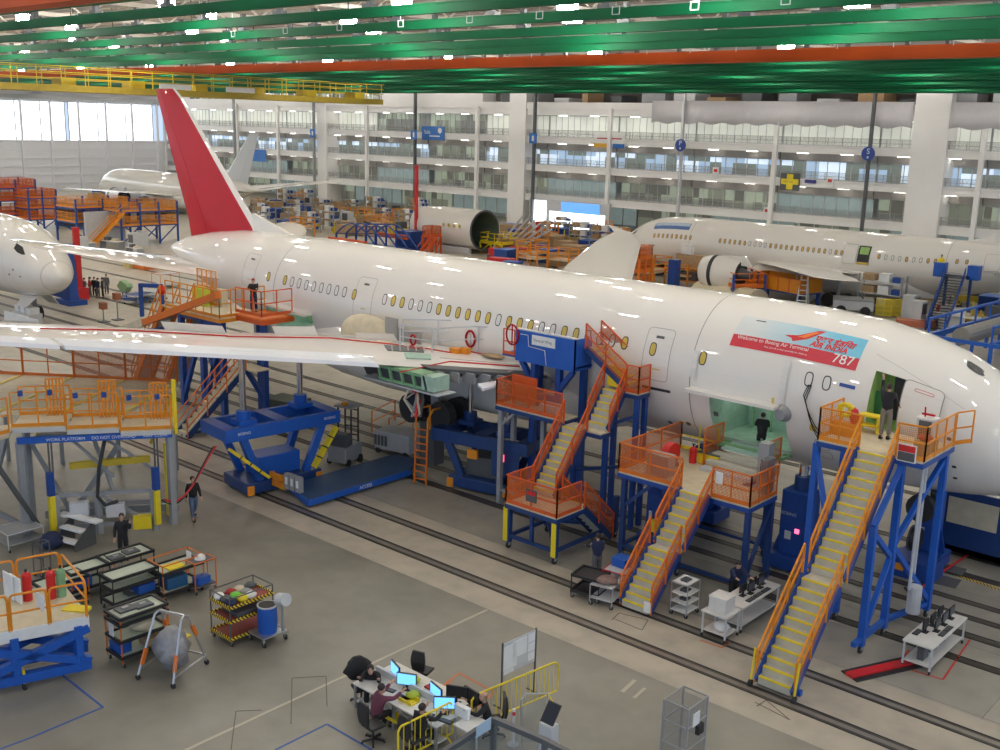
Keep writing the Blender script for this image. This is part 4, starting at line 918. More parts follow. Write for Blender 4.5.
bars(t, [((-21, 30.9, 2.0), (-19.8, 30.9, 3.1)), ((-21, 30.9, .5), (-18.6, 30.9, .5)), ((-21, 34.8, .5), (-21, 30.9, .5)), ((-16, 30.9, .5), (-16, 32.5, 3)), ((-18.6, 30.9, 2.2), (-19.4, 30.9, 3.1)), ((-17.3, 34.8, .4), (-21, 34.8, .4)), ((-16, 30.9, .45), (-18.6, 30.9, .45))], navy, .12, 'frame')
q = LM(t); q.box(-16.75, -16.35, 32.7, 33.1, 3.3, 4.95, grey)
for k in range(5): q.box(-16.3+.06*k, -16.27+.06*k, 32.0, 32.6, 3.4, 4.6, alu)
q.build('control_column', None, t)
LM(t).box(-17.2, -16.95, 30.68, 30.72, 3.85, 4.25).build('notice_board', paper, t); LM(t).box(-17.5, -17.25, 27.2, 27.23, .25, .6).build('notice_board', paper, t)
def boxthing(name, label, cat, loc, sz, m, rz=0, group=None, lid=None, bev=.02):
    t = thing(name, label, cat, loc, rz, group); x, y, z = sz
    M().box(-x/2, x/2, -y/2, y/2, 0, z*.86).build('body', m, t, bev=bev); M().box(-x/2-.01, x/2+.01, -y/2-.01, y/2+.01, z*.86, z).build('lid', lid or m, t, bev=bev*.6); return t
t = thing('hose_reel', 'red hose reel standing on the cream cargo platform', 'reel', (-20.2, 32.6, 3.3)); M().tube([(-.15, 0, .5), (.15, 0, .5)], .42, 16).build('drum', redb, t, smooth='auto'); M().box(-.2, .2, -.3, .3, 0, .12).bar((-.2, 0, 0), (-.2, 0, .5), .06).bar((.2, 0, 0), (.2, 0, .5), .06).build('stand', dgrey, t)
boxthing('tool_case', 'grey tool case on the left of the cream cargo platform', 'case', (-19.9, 31.5, 3.3), (.9, .5, .8), grey); boxthing('tool_case', 'dark case with yellow front at the middle of the cargo platform', 'case', (-19.3, 34.1, 3.3), (.9, .7, .45), yellow, lid=dgrey)
t = thing('fire_extinguisher', 'red extinguisher on the cream cargo platform beside the dark case', 'extinguisher', (-19.85, 33.6, 3.3)); M().cyl(0, 0, 0, .5, .14, 12).ball((0, 0, .5), .14, 10).build('tank', redb, t, smooth='auto'); M().cyl(0, 0, .6, .72, .03, 6).bar((-.08, 0, .72), (.08, 0, .74), .03).build('valve', black, t)
# --- stair tower at the wing root
T3 = thing('stair_tower', 'orange and navy switchback stair tower rising to the wing root', 'stairs', (-23.4, 31, 0))
deck(T3, -24.6, -22.2, 28.5, 30.1, 1.8, edge=navy)
guard(T3, [(-24.6, 30.1, 1.8), (-24.6, 28.5, 1.8), (-22.2, 28.5, 1.8), (-22.2, 29.9, 1.8)], vermil, omesh, step=1.0)
flight(T3, (-22.7, 32.0, .1), (-22.7, 30.1, 1.8), .85, 8, navy, vermil, omesh)
flight(T3, (-24.1, 30.1, 1.8), (-24.1, 31.9, 4.1), .95, 10, navy, vermil, omesh)
deck(T3, -24.65, -22.9, 31.9, 32.5, 4.1, edge=navy)
flight(T3, (-23.4, 32.4, 4.1), (-23.4, 33.4, 5.5), .85, 6, navy, vermil, omesh)
deck(T3, -23.9, -22.3, 33.4, 34.15, 5.5, edge=navy); guard(T3, [(-22.9, 33.4, 5.5), (-22.3, 33.4, 5.5), (-22.3, 34.15, 5.5)], vermil, omesh, step=.6)
flight(T3, (-22.9, 33.9, 5.6), (-24.9, 33.9, 6.9), .8, 7, navy, vermil, omesh); 
q = LM(T3); q.box(-23.8, -23.0, 33.42, 33.45, 5.6, 6.4, yellow); q.build('swing_gate', None, T3)
legs(T3, [(-24.5, 28.6), (-22.3, 28.6), (-24.5, 30.9), (-22.3, 32.3)], 1.7, navy, .18, caster=True); legs(T3, [(-24.5, 32.4, 4.), (-23.0, 32.4, 4.), (-22.4, 33.5, 5.3), (-22.4, 34.05, 5.3), (-23.8, 34.05, 5.3)], 4.2, blue, .18)
bars(T3, [((-24.5, 28.6, .5), (-22.3, 28.6, .5)), ((-24.5, 28.6, .5), (-24.5, 30.9, .5)), ((-22.3, 28.6, .5), (-22.3, 32.3, .5)), ((-24.5, 30.9, .5), (-22.3, 32.3, .5)), ((-23.4, 28.6, .5), (-23.4, 28.6, 1.7)), ((-24.5, 30.9, .5), (-22.3, 28.6, .5)), ((-24.5, 32.4, 2.2), (-22.4, 33.5, 2.6)), ((-24.5, 30.9, 1.7), (-24.5, 32.4, .5)), ((-24.5, 32.4, .5), (-22.4, 33.5, .5)), ((-24.5, 32.4, 3.6), (-22.4, 33.5, 4.6))], navy, .12, 'frame')
for x, y in ((-22.3, 28.5), (-24.6, 28.5)): q = LM(T3); q.box(x-.1, x+.1, y-.02, y+.02, .3, 1.6, yellow); q.build('yellow_guard', None, T3)
q = LM(T3); q.box(-23.6, -23.1, 28.43, 28.46, 2.15, 2.6, dgrey); q.box(-23.55, -23.15, 28.42, 28.43, 2.4, 2.55, redb); q.build('notice_board', None, T3)
WP = thing('wing_platform', 'blue skirted work platform with a white sign, reached by the orange stair tower', 'platform', (-26.5, 33, 0))
q = LM(WP); q.box(-28.2, -25.1, 33.05, 34.15, 6.05, 6.12); q.box(-28.2, -25.1, 33.0, 33.06, 5.95, 7.25); q.box(-25.15, -25.1, 33.0, 34.1, 5.95, 7.25); q.box(-28.2, -25.1, 33.0, 33.2, 7.25, 7.3, lgrey); q.build('skirt_box', bright, WP)
q = LM(WP); q.box(-27.3, -26.1, 32.96, 32.99, 6.75, 7.15); s_ = q.build('sign_board', paper, WP); q = LM(WP); text('Vertical Wing', .17, Vector((-27.2, 32.95, 6.9))-WP.location, (1, 0, 0), (0, 0, 1), dgrey, WP)
q = LM(WP); q.tube([(-27.9, 32.95, 7.1), (-27.5, 32.95, 7.1), (-27.45, 32.95, 6.65), (-26.6, 32.95, 6.6), (-26.5, 32.95, 6.0)], .02, 5, lgrey); q.build('conduit', None, WP)
legs(WP, [(-26.0, 33.2), (-25.3, 33.9), (-27.3, 33.2), (-27.6, 33.9)], 6.0, blue, .24, name='post'); bars(WP, [((-27.3, 33.2, 5.0), (-28.0, 33.2, 5.95)), ((-27.3, 33.2, 4.6), (-26.0, 33.2, 4.6)), ((-26.0, 33.2, 5.), (-25.3, 33.2, 5.9))], blue, .2)
q = LM(WP); q.box(-28.9, -28.2, 33.0, 34.0, 6.05, 6.15, blue); q.tube([(-28.35+.32*math.cos(a), 32.95, 7.0+.42*math.sin(a)) for a in [2*PI*k/16 for k in range(17)]], .04, 6, redp); q.tube([(-28.35, 32.95, 6.6), (-28.35, 32.95, 7.4)], .03, 5, redp); q.build('handwheel', None, WP)
guard(WP, [(-28.25, 33.0, 6.12), (-28.85, 33.0, 6.12)], vermil, None, step=.5)
OP = thing('wing_root_stand', 'orange panelled work stand half hidden under the wing root', 'platform', (-26, 32, 0))
deck(OP, -28.2, -24.75, 31.9, 32.9, 4.25, edge=navy); guard(OP, [(-28.2, 32.9, 4.25), (-28.2, 31.9, 4.25), (-24.8, 31.9, 4.25)], vermil, omesh, step=.9)
q = LM(OP); q.box(-27.9, -26.6, 32.5, 32.55, 4.4, 5.5); q.build('back_panel', vermil, OP); q = LM(OP); q.box(-26.2, -25.4, 32.2, 32.8, 4.25, 4.6); q.build('parts_tray', lgrey, OP)
legs(OP, [(-28.0, 32.0), (-24.9, 32.0), (-28., 32.8), (-26.4, 32.8)], 4.1, grey, .18); bars(OP, [((-28, 32, .6), (-24.9, 32, .6)), ((-28, 32, 3.4), (-27.2, 32, 4.1))], grey, .1)
# --- lifting rigs under the wing
def rig(x, y, rz, label, m, top, w=3.8, big=True, rods=((-1.2, -.9), (1.5, .6)), rz1=6.0):
    t = thing('wing_jack', label, 'jack', (x, y, 0), rz)
    M().box(-w*.36, w*.36, -1.05, 1.05, .12, .62).build('base', navy, t, bev=.04)
    for sx in (-1, 1):
        for sy in (-1, 1): M().box(sx*w*.33-.15, sx*w*.33+.15, sy*1.07-.03, sy*1.07+.03, .1, .5).build('corner_foot', oran2, t)
    for sx in (-1, 1):
        for sy in (-1, 1): M().bar((sx*w*.22, sy*.85, .6), (sx*w*.38, sy*.95, top-.5), .26, .3).build('leg', m, t)
    for sy in (-1, 1):
        M().box(-w/2-.25, w/2+.25, sy*1.0-.12, sy*1.0+.12, top-.55, top).build('side_beam', m, t, bev=.02)
    for a, b in ((-w/2-.25, -w/2+.3), (w/2-.3, w/2+.25), (-.3, .3)): M().box(a, b, -1, 1, top-.5, top).build('cross_beam', m, t)
    M().box(-w*.2, w*.2, -.6, .6, .62, 1.5).build('pump_housing', dgrey if not big else m, t, bev=.04)
    for (px, py) in rods: M().box(px-.4, px+.4, py-.4, py+.4, top, top+.2).build('slide_plate', m, t); M().cyl(px, py, top+.2, top+.55, .3, 12).build('rod_collar', m, t); M().cyl(px, py, top+.5, rz1, .13, 12).build('lift_rod', chrome, t, smooth='auto')
    return t
r1 = rig(-37.0, 27.6, math.radians(83), 'bright blue four legged wing jack with yellow struts, left of the walkway bridge', bright, 3.1, 5.0, True, ((-1.6, -.5), (1.7, .5)))
for a, b in (((-2.6, -1.15, 2.3), (-.9, -1.2, .8)), ((2.5, -1.15, 2.4), (1.3, -1.2, .8)), ((2.3, 1.15, 2.3), (1.1, 1.2, .8))):
    q = M(); q.bar(a, b, .3, .12, yellow)
    for k in range(1, 4): c = Vector(a)+(Vector(b)-Vector(a))*k/4; q.bar(c-(Vector(b)-Vector(a)).normalized()*.03, c+(Vector(b)-Vector(a)).normalized()*.03, .32, .14, black)
    q.build('yellow_strut', None, r1)
text('BOEING', .16, (1.9, -1.13, 2.8), (1, 0, 0), (0, 0, 1), paper, r1); text('BOEING', .16, (-2.2, -1.13, 2.8), (1, 0, 0), (0, 0, 1), paper, r1); r1.location += G(272, 497)-G(280, 490)
r2 = rig(-29.6, 33.2, math.radians(12), 'navy wing jack with orange ladder and red warning light under the wing root', navy, 2.6, 4.2, False, ((1.0, -.3), (-1.3, .4)), 5.4)
M().box(.7, 2.0, -1.15, -1.1, 1.0, 2.1).build('door_panel', navy, r2); M().box(1.0, 1.3, -1.18, -1.14, 1.7, 2.0).box(-.6, -.1, -1.0, -.9, 1.5, 1.9, oran2).build('warning_light', mat('red_lamp', (.8, .02, .05), .4, emit=(1, .1, .2), es=3), r2)
L = thing('access_ladder', 'orange ladder with hooped yellow handrails leaning on the navy wing jack', 'ladder', (-31.9, 31.2, 0), math.radians(12))
for s in (-.3, .3): M().bar((s, 0, .05), (s, .1, 3.0), .06).build('side_rail', orange, L)
for k in range(8): M().bar((-.3, .02, .3+k*.32), (.3, .02, .3+k*.32), .05).build('rung', orange, L)
q = M()
for s in (-.3, .3): q.tube([(s, .05, 2.0), (s, .1, 3.0), (s, .5, 3.35), (s, 1.8, 3.25), (s, 2.6, 2.7)], .045, 6); q.tube([(s, 1.2, 2.2), (s, 1.2, 3.3)], .04, 6)
q.build('handrail', oran2, L)
B_ = thing('walkway_bridge', 'low blue steel bridge plate laid across the rails beside the blue jack', 'ramp', (-34.0, 29.2, 0)); q = LM(B_)
q.prism([(-35.1, 26.6, .15), (-32.95, 25.9, .15), (-32.95, 31.6, .15), (-34.0, 33.0, .15), (-35.2, 32.6, .15)], (0, 0, .22)); q.build('plate', mat('blue_deck_plate', (.02, .06, .15), .5), B_)
q = LM(B_); q.bar((-32.93, 25.9, .26), (-32.93, 31.6, .26), .04, .26); q.bar((-35.1, 26.58, .26), (-32.95, 25.88, .26), .04, .26); q.build('edge', bright, B_)
text('ACCESS', .2, Vector((-32.9, 28.6, .2))-B_.location, (0, 1, 0), (0, 0, 1), paper, B_)
t = thing('valve_panel', 'yellow bracket with three grey switch boxes at the end of the bridge plate', 'panel', (-34.9, 26.1, .37)); M().box(-.6, .2, -.1, .1, .0, .25).box(-.7, .1, -.15, -.05, .35, .6).bar((-.6, 0, 0), (-.6, 0, .6), .08).bar((.1, 0, 0), (.1, 0, .6), .08).build('bracket', oran2, t)
for k in range(3): M().box(.25+k*.36, .55+k*.36, -.1, .1, .1, .75).box(.33+k*.36, .47+k*.36, -.12, -.1, .3, .6, paper).build('switch_box', grey, t)
boxthing('control_cabinet', 'tall dark grey electrical cabinet between bridge plate and navy jack', 'cabinet', (-33.2, 33.2, .3), (.9, .7, 2.0), dgrey)
def tower(x, y, h, w, m, label, rz=0, lamp=True, words=None):
    t = thing('jack_column', label, 'jack', (x, y, 0), rz)
    M().box(-w, w, -w*.8, w*.8, .1, .6).build('base', m, t, bev=.03); M().box(-w*.55, w*.55, -w*.5, w*.5, .6, h).build('column', m, t, bev=.04)
    for s in (-1, 1): M().prism([(s*w*.5, -.05, .6), (s*w*.95, -.05, .6), (s*w*.5, -.05, h*.6)], (0, .1, 0)).build('gusset', m, t)
    M().cyl(0, 0, h, h+.5, w*.3, 12).build('rod_collar', navy, t); M().cyl(0, 0, h+.4, h+.9, w*.18, 10).build('lift_rod', chrome, t)
    if lamp: M().box(.1, .25, -w*.5-.05, -w*.5, 1.5, 1.65).build('warning_light', mat('red_lamp', (.8, .02, .05), .4, emit=(1, .1, .2), es=3), t)
    M().box(-w*.3, -.05, -w*.5-.03, -w*.5, 1.2, 1.5).build('label_plate', lgrey, t)
    if words: text(words, .16, (-w*.5, -w*.5-.03, 2.1), (1, 0, 0), (0, 0, 1), lgrey, t)
    return t
tower(-15.9, 34.6, 3.0, .95, blue, 'blue jack column with a small red light beside the boarding stairs', words='BOEING')
tower(-20.9, 36.6, 3.1, .8, blue, 'blue jack column in the shade behind the orange cargo platform', lamp=False)
tower(-12.6, 38.4, 3.1, .7, blue, 'blue jack column with a black reel directly under the nose', lamp=False)
t = thing('nose_dock', 'deep navy steel dock with side walls standing under the nose at the right edge', 'dock', (-9.5, 41.5, 0))
M().box(-3.3, 2.5, -1.6, -1.5, .2, 2.6).build('front_wall', navy, t); M().box(-3.3, -3.2, -1.6, 2, .2, 2.6).box(-.6, -.5, -1.6, 2, .2, 2.6).build('side_wall', blue, t); M().box(-3.3, 2.5, -1.6, 2, .2, .4).build('floor_plate', blue, t); M().box(-3.0, -1.2, -1.64, -1.6, 1.3, 2.3).build('opening_panel', cream, t)
t = thing('hose_reel', 'black cable reel on a blue trolley under the aircraft nose', 'reel', (-12.5, 37.1, -.14)); M().tube([(-.1, -.3, 1.6), (.15, -.3, 1.6)], .42, 16).tube([(-.15, -.3, 1.6), (-.1, -.3, 1.6)], .48, 16, dgrey).build('drum', black, t); M().box(-.8, .8, -.6, .6, .15, .8).build('trolley', blue, t); M().bar((0, -.3, .8), (0, -.3, 1.6), .1).build('post', blue, t); M().box(-.5, -.2, -.62, -.6, .4, .65).build('orange_label', oran2, t)
# blue jack in the middle ground with yellow box
t = tower(-20.6, 32.6, 2.6, .6, blue, 'narrow blue column with a yellow box under the orange cargo platform', lamp=False)
M().box(.2, .95, -.75, -.4, .9, 1.35).build('yellow_box', yellow, t)
# --- grey and blue work stand on the left
def rowrail(root, x0, x1, y, z, n, m, mesh): 
    for i in range(n):
        a = x0+(x1-x0)*i/n+.05; b = x0+(x1-x0)*(i+1)/n-.05; guard(root, [(a, y[i], z[i]), (b, y[i+1], z[i])], m, mesh, h=1.25, step=.9)
W = thing('wing_work_stand', 'long amber railed work stand on grey legs with a blue lettered beam, left side', 'platform', (-40, 19.6, 0))
A0, A1 = G(13, 438, 4.0), G(172, 431, 4.0); ex = (A1-A0).normalized(); ey = Vector((-ex.y, ex.x, 0)); Lw = (A1-A0).length
def wl(a, b, z): p = A0+ex*a*Lw+ey*b; return Vector((p.x, p.y, z*1.364 if z <= 2.75 else z+1.0))
q = LM(W); q.prism([wl(.02, 0, 2.75), wl(1, 0, 2.75), wl(1, .12, 2.75), wl(.02, .12, 2.75)], (0, 0, .24)); q.build('lettered_beam', bright, W)
vs_, fs_ = textmesh('WORK PLATFORM     DO NOT OVERLOAD      KEEP CLEAR', .16); q = LM(W); q.add([wl(.2, -.02, 2.82)+ex*v[0]+Vector((0, 0, v[1])) for v in vs_], fs_); q.build('lettering', paper, W, fix=False)
for i, z in enumerate((3.3, 3.15, 3.0)):
    a, b = .0+i*.335, .325+i*.335; q = LM(W); q.prism([wl(a, 0, z), wl(b, 0, z), wl(b, 1.7, z), wl(a, 1.7, z)], (0, 0, .08)); q.prism([wl(a, -.02, z-.12), wl(b, -.02, z-.12), wl(b, .05, z-.12), wl(a, .05, z-.12)], (0, 0, .14), lgrey); q.build('deck', cream, W)
    g = guard(W, [wl(b, 1.7, z+.08), wl(a, 1.7, z+.08)], oran2, None, h=1.1, step=.55)
    g = guard(W, [wl(a, 0, z+.08), wl(b, 0, z+.08)], oran2, None, h=1.3, step=1.1)
    for f in (.2, .75): q = LM(W); q.bar(wl(a+.325*f, -.04, z+1.25), wl(a+.325*f, -.04, z+1.45), .16, .08, blue); q.build('clamp', None, W)
    q = LM(W)
    for k in range(6): q.bar(wl(a+.18+.022*k, 1.5, z), wl(a+.18+.022*k, 1.5, z+1.5), .05)
    q.bar(wl(a+.18, 1.5, z+1.5), wl(a+.29, 1.5, z+1.5), .06); q.build('gate_grille', oran2, W)
for a in (.03, .98):
    for b in (.15, 1.6): q = LM(W); q.bar(wl(a, b, .2), wl(a, b, 2.8), .22); q.build('leg', grey, W)
for a in (.21, .88):
    q = LM(W); q.bar(wl(a, -.1, .3), wl(a, -.1, 1.9), .2, .2, yellow); q.bar(wl(a, -.1, 1.3), wl(a, -.1, 1.95), .22, .22, blue); q.bar(wl(a, 0, 1.9), wl(a, 0, 2.75), .05, .05, dgrey); q.bar(wl(a+.02, 0, 1.9), wl(a+.02, 0, 2.75), .05, .05, dgrey); q.build('lift_column', None, W)
q = LM(W); q.bar(wl(.23, 0, .1), wl(.23, 0, 1.3), .2); q.bar(wl(.5, 0, .1), wl(.5, 0, 1.3), .2); q.bar(wl(.86, 0, .1), wl(.86, 0, 1.3), .2); q.bar(wl(.1, 2.2, .2), wl(.95, 2.2, .2), .3); q.bar(wl(.1, 1.6, 2.6), wl(.95, 1.6, 2.6), .25); q.bar(wl(.05, 1.4, 2.6), wl(.3, 1.4, .3), .14); q.bar(wl(-.25, .2, .2), wl(-.1, 1.5, 2.6), .16); q.bar(wl(-.3, .5, 1.2), wl(.05, .5, .2), .16); q.bar(wl(.25, .1, 1.25), wl(.85, .1, 1.25), .14); q.bar(wl(.25, .1, .35), wl(.85, .1, .35), .14); q.bar(wl(.5, .1, .35), wl(.5, .1, 1.3), .25, .12); q.bar(wl(.52, .08, 1.2), wl(.78, .08, .45), .1)
q.bar(wl(.1, .2, 2.7), wl(.45, .2, 3.1), .08); q.bar(wl(.45, 1.5, 2.7), wl(.6, .3, 1.2), .12); q.bar(wl(.55, .6, 2.7), wl(.9, .6, 1.6), .1); q.bar(wl(.6, .5, 1.6), wl(.35, .5, 2.7), .1); q.bar(wl(.3, 1.2, .4), wl(.62, 1.2, 2.3), .25, .2); q.bar(wl(.35, 1.4, .6), wl(.95, 1.4, .6), .18); q.build('lattice', grey, W)
q = LM(W); q.bar(wl(.32, .6, 1.95), wl(.84, .6, 2.05), .18, .25); q.build('yellow_beam', mat('dull_yellow', (.55, .40, .03), .5), W)
q = LM(W); q.tube([wl(.56, .3, 2.7), wl(.52, 0, 2.0), wl(.5, -.1, 1.2), wl(.55, -.15, .95), wl(.63, -.15, 1.05)], .07, 8); q.build('thick_hose', black, W)
for k, (a, z, mm_) in enumerate(((.55, .6, lgrey), (.72, .2, yellow), (.32, .7, lgrey))): q = LM(W); q.prism([wl(a, -.2, z), wl(a+.12, -.2, z), wl(a+.12, .1, z), wl(a, .1, z)], (0, 0, .5)); q.build('equipment_box', mm_, W)
q = LM(W); q.bar(wl(1.02, .3, 2.8), wl(1.02, .3, 4.9), .12, .12, yellow); q.bar(wl(.95, .5, .4), wl(.95, .5, 2.5), .16, .1, yellow); q.build('yellow_post', None, W)
for a, s_ in ((.0, -1),):
    guard(W, [wl(-.02, 0, 3.2), wl(-.2, -1.2, 3.2)], oran2, None, h=1.3, step=.6); q = LM(W); q.prism([wl(-.2, -1.3, 3.05), wl(-.02, -.1, 3.05), wl(-.02, 1.5, 3.05), wl(-.3, .6, 3.05)], (0, 0, .1)); q.build('deck', cream, W)
q = LM(W); q.bar(wl(-.15, -.8, .3), wl(-.15, -.8, 3.0), .2); q.bar(wl(-.15, -.8, 3), wl(.1, .3, .4), .15); q.build('leg', dgrey, W)
# second stand behind it, seen under the wing
V = thing('wing_work_stand', 'second amber railed stand behind the lettered one, half covered by the wing', 'platform', (-50, 25, 0))
B0, B1 = G(-30, 374, 4.0), G(176, 384, 4.0); fx = (B1-B0).normalized(); fy = Vector((-fx.y, fx.x, 0)); Lv = (B1-B0).length
def vl(a, b, z): p = B0+fx*a*Lv+fy*b; return Vector((p.x, p.y, z*4/3 if z < 2.8 else z+1.0))
for i in range(4): a, b = i*.25, i*.25+.245; q = LM(V); q.prism([vl(a, -6.0, 2.9), vl(b, -6.0, 2.9), vl(b, .3, 2.9), vl(a, .3, 2.9)], (0, 0, .1)); q.bar(vl(b-.01, -5.9, 3.01), vl(b-.01, .2, 3.01), .12, .02, yellow); q.build('deck', cream, V); guard(V, [vl(a, .25, 3.0), vl(b, .25, 3.0)], orange, [None, omesh][i > 1], h=1.3, step=1.1)
for a in (.15, .42, .7, .98):
    q = LM(V); q.bar(vl(a, .1, 0), vl(a, .1, 2.9), .14); q.build('leg', grey, V); q = LM(V); q.bar(vl(a, .1, 2.7), vl(a-.12, .1, .9), .12); q.build('brace', mat('dull_yellow', (.55, .40, .03), .5), V)
# orange stair behind the blue jack (left)
t = thing('access_stairs', 'orange handrailed stairs behind the bright blue wing jack', 'stairs', (-42, 29, 0))
p0, p1 = G(182, 437, 0), G(240, 368, 3.0); flight(t, p0, (p1.x, p1.y, 3.0), .9, 12, navy, orange, None, tm=cream, nose=None); q = LM(t); q.bar((p1.x, p1.y, 0), (p1.x, p1.y, 3.0), .12); q.bar((p0.x, p0.y, .1), (p1.x, p1.y, .1), .12); q.build('frame', navy, t)
q = LM(t); q.box(p1.x-.5, p1.x+1.2, p1.y, p1.y+1, 2.95, 3.02); q.build('deck', cream, t)
# --- tail stands
t = thing('tail_stand', 'orange and amber work stand with slide and blue trestle at the tail door', 'platform', (-50, 31, 0))
X = -50
flight(t, (-57.0, 31.4, .3), (-53.6, 31.4, 4.6), 1.0, 16, orange, oran2, None, nose=None); flight(t, (-56.2, 33.0, .3), (-52.8, 33.0, 4.6), 1.0, 16, orange, oran2, None, nose=None)
deck(t, -53.6, -48.4, 31.0, 33.8, 4.6, edge=oran2); guard(t, [(-53.4, 31.0, 4.6), (-48.4, 31.0, 4.6), (-48.4, 33.8, 4.6)], oran2, None, h=1.2, step=.7); guard(t, [(-53.4, 33.0, 4.6), (-51.6, 33.0, 4.6)], oran2, amesh, h=1.6, step=.5)
deck(t, -48.4, -46.2, 32.0, 34.0, 4.7, m=orange, edge=vermil, e=.2); guard(t, [(-48.4, 32.0, 4.8), (-46.2, 32.0, 4.8), (-46.2, 33.9, 4.8)], vermil, None, h=1.1, step=.8)
legs(t, [(-52.6, 31.4), (-50.6, 31.4), (-48.8, 31.4), (-48.6, 33.6), (-52.6, 33.6), (-46.6, 32.4)], 4.4, blue, .28); bars(t, [((-52.6, 31.4, .4), (-50.6, 31.4, 4.0)), ((-50.6, 31.4, .4), (-48.8, 31.4, 4.0)), ((-48.8, 31.4, .4), (-50.6, 31.4, 4.0)), ((-55.5, 30.5, 3.2), (-48.8, 31.4, 4.3)), ((-46.6, 32.4, 1.0), (-48.8, 31.4, 4.0)), ((-52.6, 31.4, 4.3), (-48.8, 31.4, 4.3))], blue, .22, 'frame')
t.location.x += 2.0; t.scale = (1, 1, 1.18); a_, b_ = AY(145, 322, 29.5)-Vector((0, 0, .0)), AY(218, 295, 30.6); a_.z /= 1.18; b_.z /= 1.18; q = LM(t); q.bar(a_, b_, .4, .3, orange); q.bar(a_, a_-(b_-a_).normalized()*2.2, .5, .35, cream); q.build('slide_chute', None, t)
for (x_, y_, c_) in ((-51.0, 32.8, yellow), (-50.2, 32.6, mat('lime_vest', (.5, .6, .05), .6)), (-49.5, 33.2, cream)): q = LM(t); q.box(x_-.35, x_+.35, y_-.2, y_+.2, 4.6, 5.4); q.build('parts_bin', c_, t)
q = LM(t); q.ball((-53.8, 32.2, 5.0), .25, 10, redb); q.build('red_cover', None, t, smooth=True)
person('worker in dark clothes and cap on the orange tail platform', (-46.1, 32.9, 5.6), .8, cblack, cnavy, arms=((50, 50, 8), (50, 50, 8)), cap=cred)
# ------------------------------------------------------------------ foreground equipment
def cart(label, loc, rz, lx, ly, zs, fm, sm, name='trolley', cat='trolley', rim=None, top=None, group=None, wr=.07, fr=.03, back=False):
    t = thing(name, label, cat, loc, rz, group); h = top or zs[-1]
    q = M()
    for sx in (-1, 1):
        for sy in (-1, 1): q.box(sx*lx/2-fr/2, sx*lx/2+fr/2, sy*ly/2-fr/2, sy*ly/2+fr/2, 2*wr, h)
    for sx in (-1, 1): q.bar((sx*lx/2, -ly/2, h), (sx*lx/2, ly/2, h), fr)
    for sy in (-1, 1): q.bar((-lx/2, sy*ly/2, h), (lx/2, sy*ly/2, h), fr)
    if back: q.bar((-lx/2, ly/2, h*.8), (lx/2, ly/2, h*.8), fr)
    q.build('frame', fm, t)
    for z in zs:
        q = M(); q.box(-lx/2, lx/2, -ly/2, ly/2, z-.03, z)
        if rim:
            for s in (-1, 1): q.box(-lx/2-.02, lx/2+.02, s*ly/2-.03, s*ly/2+.03, z-.03, z+.06, rim); q.box(s*lx/2-.03, s*lx/2+.03, -ly/2, ly/2, z-.03, z+.06, rim)
        q.build('shelf', sm if not isinstance(sm, dict) else sm[z], t)
    for sx in (-1, 1):
        for sy in (-1, 1): q = M(); q.wheel(sx*lx*.46, sy*ly*.46, wr, .035); q.box(sx*lx*.46-.02, sx*lx*.46+.02, sy*ly*.46-.03, sy*ly*.46+.03, wr, 2*wr+.02, grey); q.build('caster', rubber, t)
    return t
def on(t, dx, dy, z):            # a spot on a trolley in world coordinates
    c, s = math.cos(t.rotation_euler.z), math.sin(t.rotation_euler.z); return (t.location.x+c*dx-s*dy, t.location.y+s*dx+c*dy, t.location.z+z)
def lump(name, label, cat, loc, sz, m, rz=0, seed=1, group=None, rough=.18):
    R = random.Random(seed); q = M(); n = 12; rg = []
    for k in range(6):
        f = k/5; r = math.sin(PI*(.12+.8*f))*.5+.12; rg.append([(sz[0]*r*math.cos(a)*(1+R.uniform(-rough, rough)), sz[1]*r*math.sin(a)*(1+R.uniform(-rough, rough)), sz[2]*f) for a in [2*PI*i/n for i in range(n)]])
    o = q.loft(rg).build(name, m, smooth=True, loc=loc, rz=rz); return tag(o, label, cat, group)
traym = mat('pale_foam_tray', (.50, .55, .45), .6); pal = {}
mint2 = mat('pale_screen_film', (.55, .62, .52), .4)
T0 = PI/2
trays = [((62, 607), 'low tray cart with orange tubes at the left end of the flat cart cluster', orange, [.35, .95], 1.5, .75),
 ((89, 594), 'orange framed tray cart second from the left in the flat cart cluster', orange, [.4, 1.0], 1.5, .8),
 ((127, 583), 'black rimmed tray cart furthest back in the flat cart cluster', black, [.4, 1.05], 1.6, .85),
 ((131, 604), 'black rimmed tray cart with a pale empty top tray in the cluster middle', black, [.35, .8, 1.15], 1.6, .8)]
TC = []
for (px, lab, fm, zs, l, w_) in trays: TC.append(cart(lab, G(*px), 0, w_, l, zs, fm, traym, rim=black, name='tray_cart'))
c = cart('tall cart with pale trays above a red and orange frame, nearest of the tray carts', G(139, 655), 0, .85, 1.5, [.3, .8, 1.3, 1.5], orange, traym, rim=black, name='tray_cart'); TC.append(c)
bl = bright
boxthing('storage_bin', 'blue bin low on the tall orange framed tray cart', 'bin', on(c, -.1, -.5, .31), (.55, .4, .3), bl); lump('cloth_bundle', 'beige cloth bundle in the tall orange framed tray cart', 'cloth', on(c, 0, .1, .81), (.6, .6, .35), cream, seed=4); boxthing('parts_box', 'brown box on the bottom shelf of the tall tray cart', 'box', on(c, .1, .35, .31), (.5, .5, .25), cardb); M_ = M().box(-.12, .12, -.01, .01, 0, .5).build('paper_sheet', paper, loc=on(c, -.1, -.76, .8)); tag(M_, 'white sheet hung on the near end of the tall tray cart', 'paper')
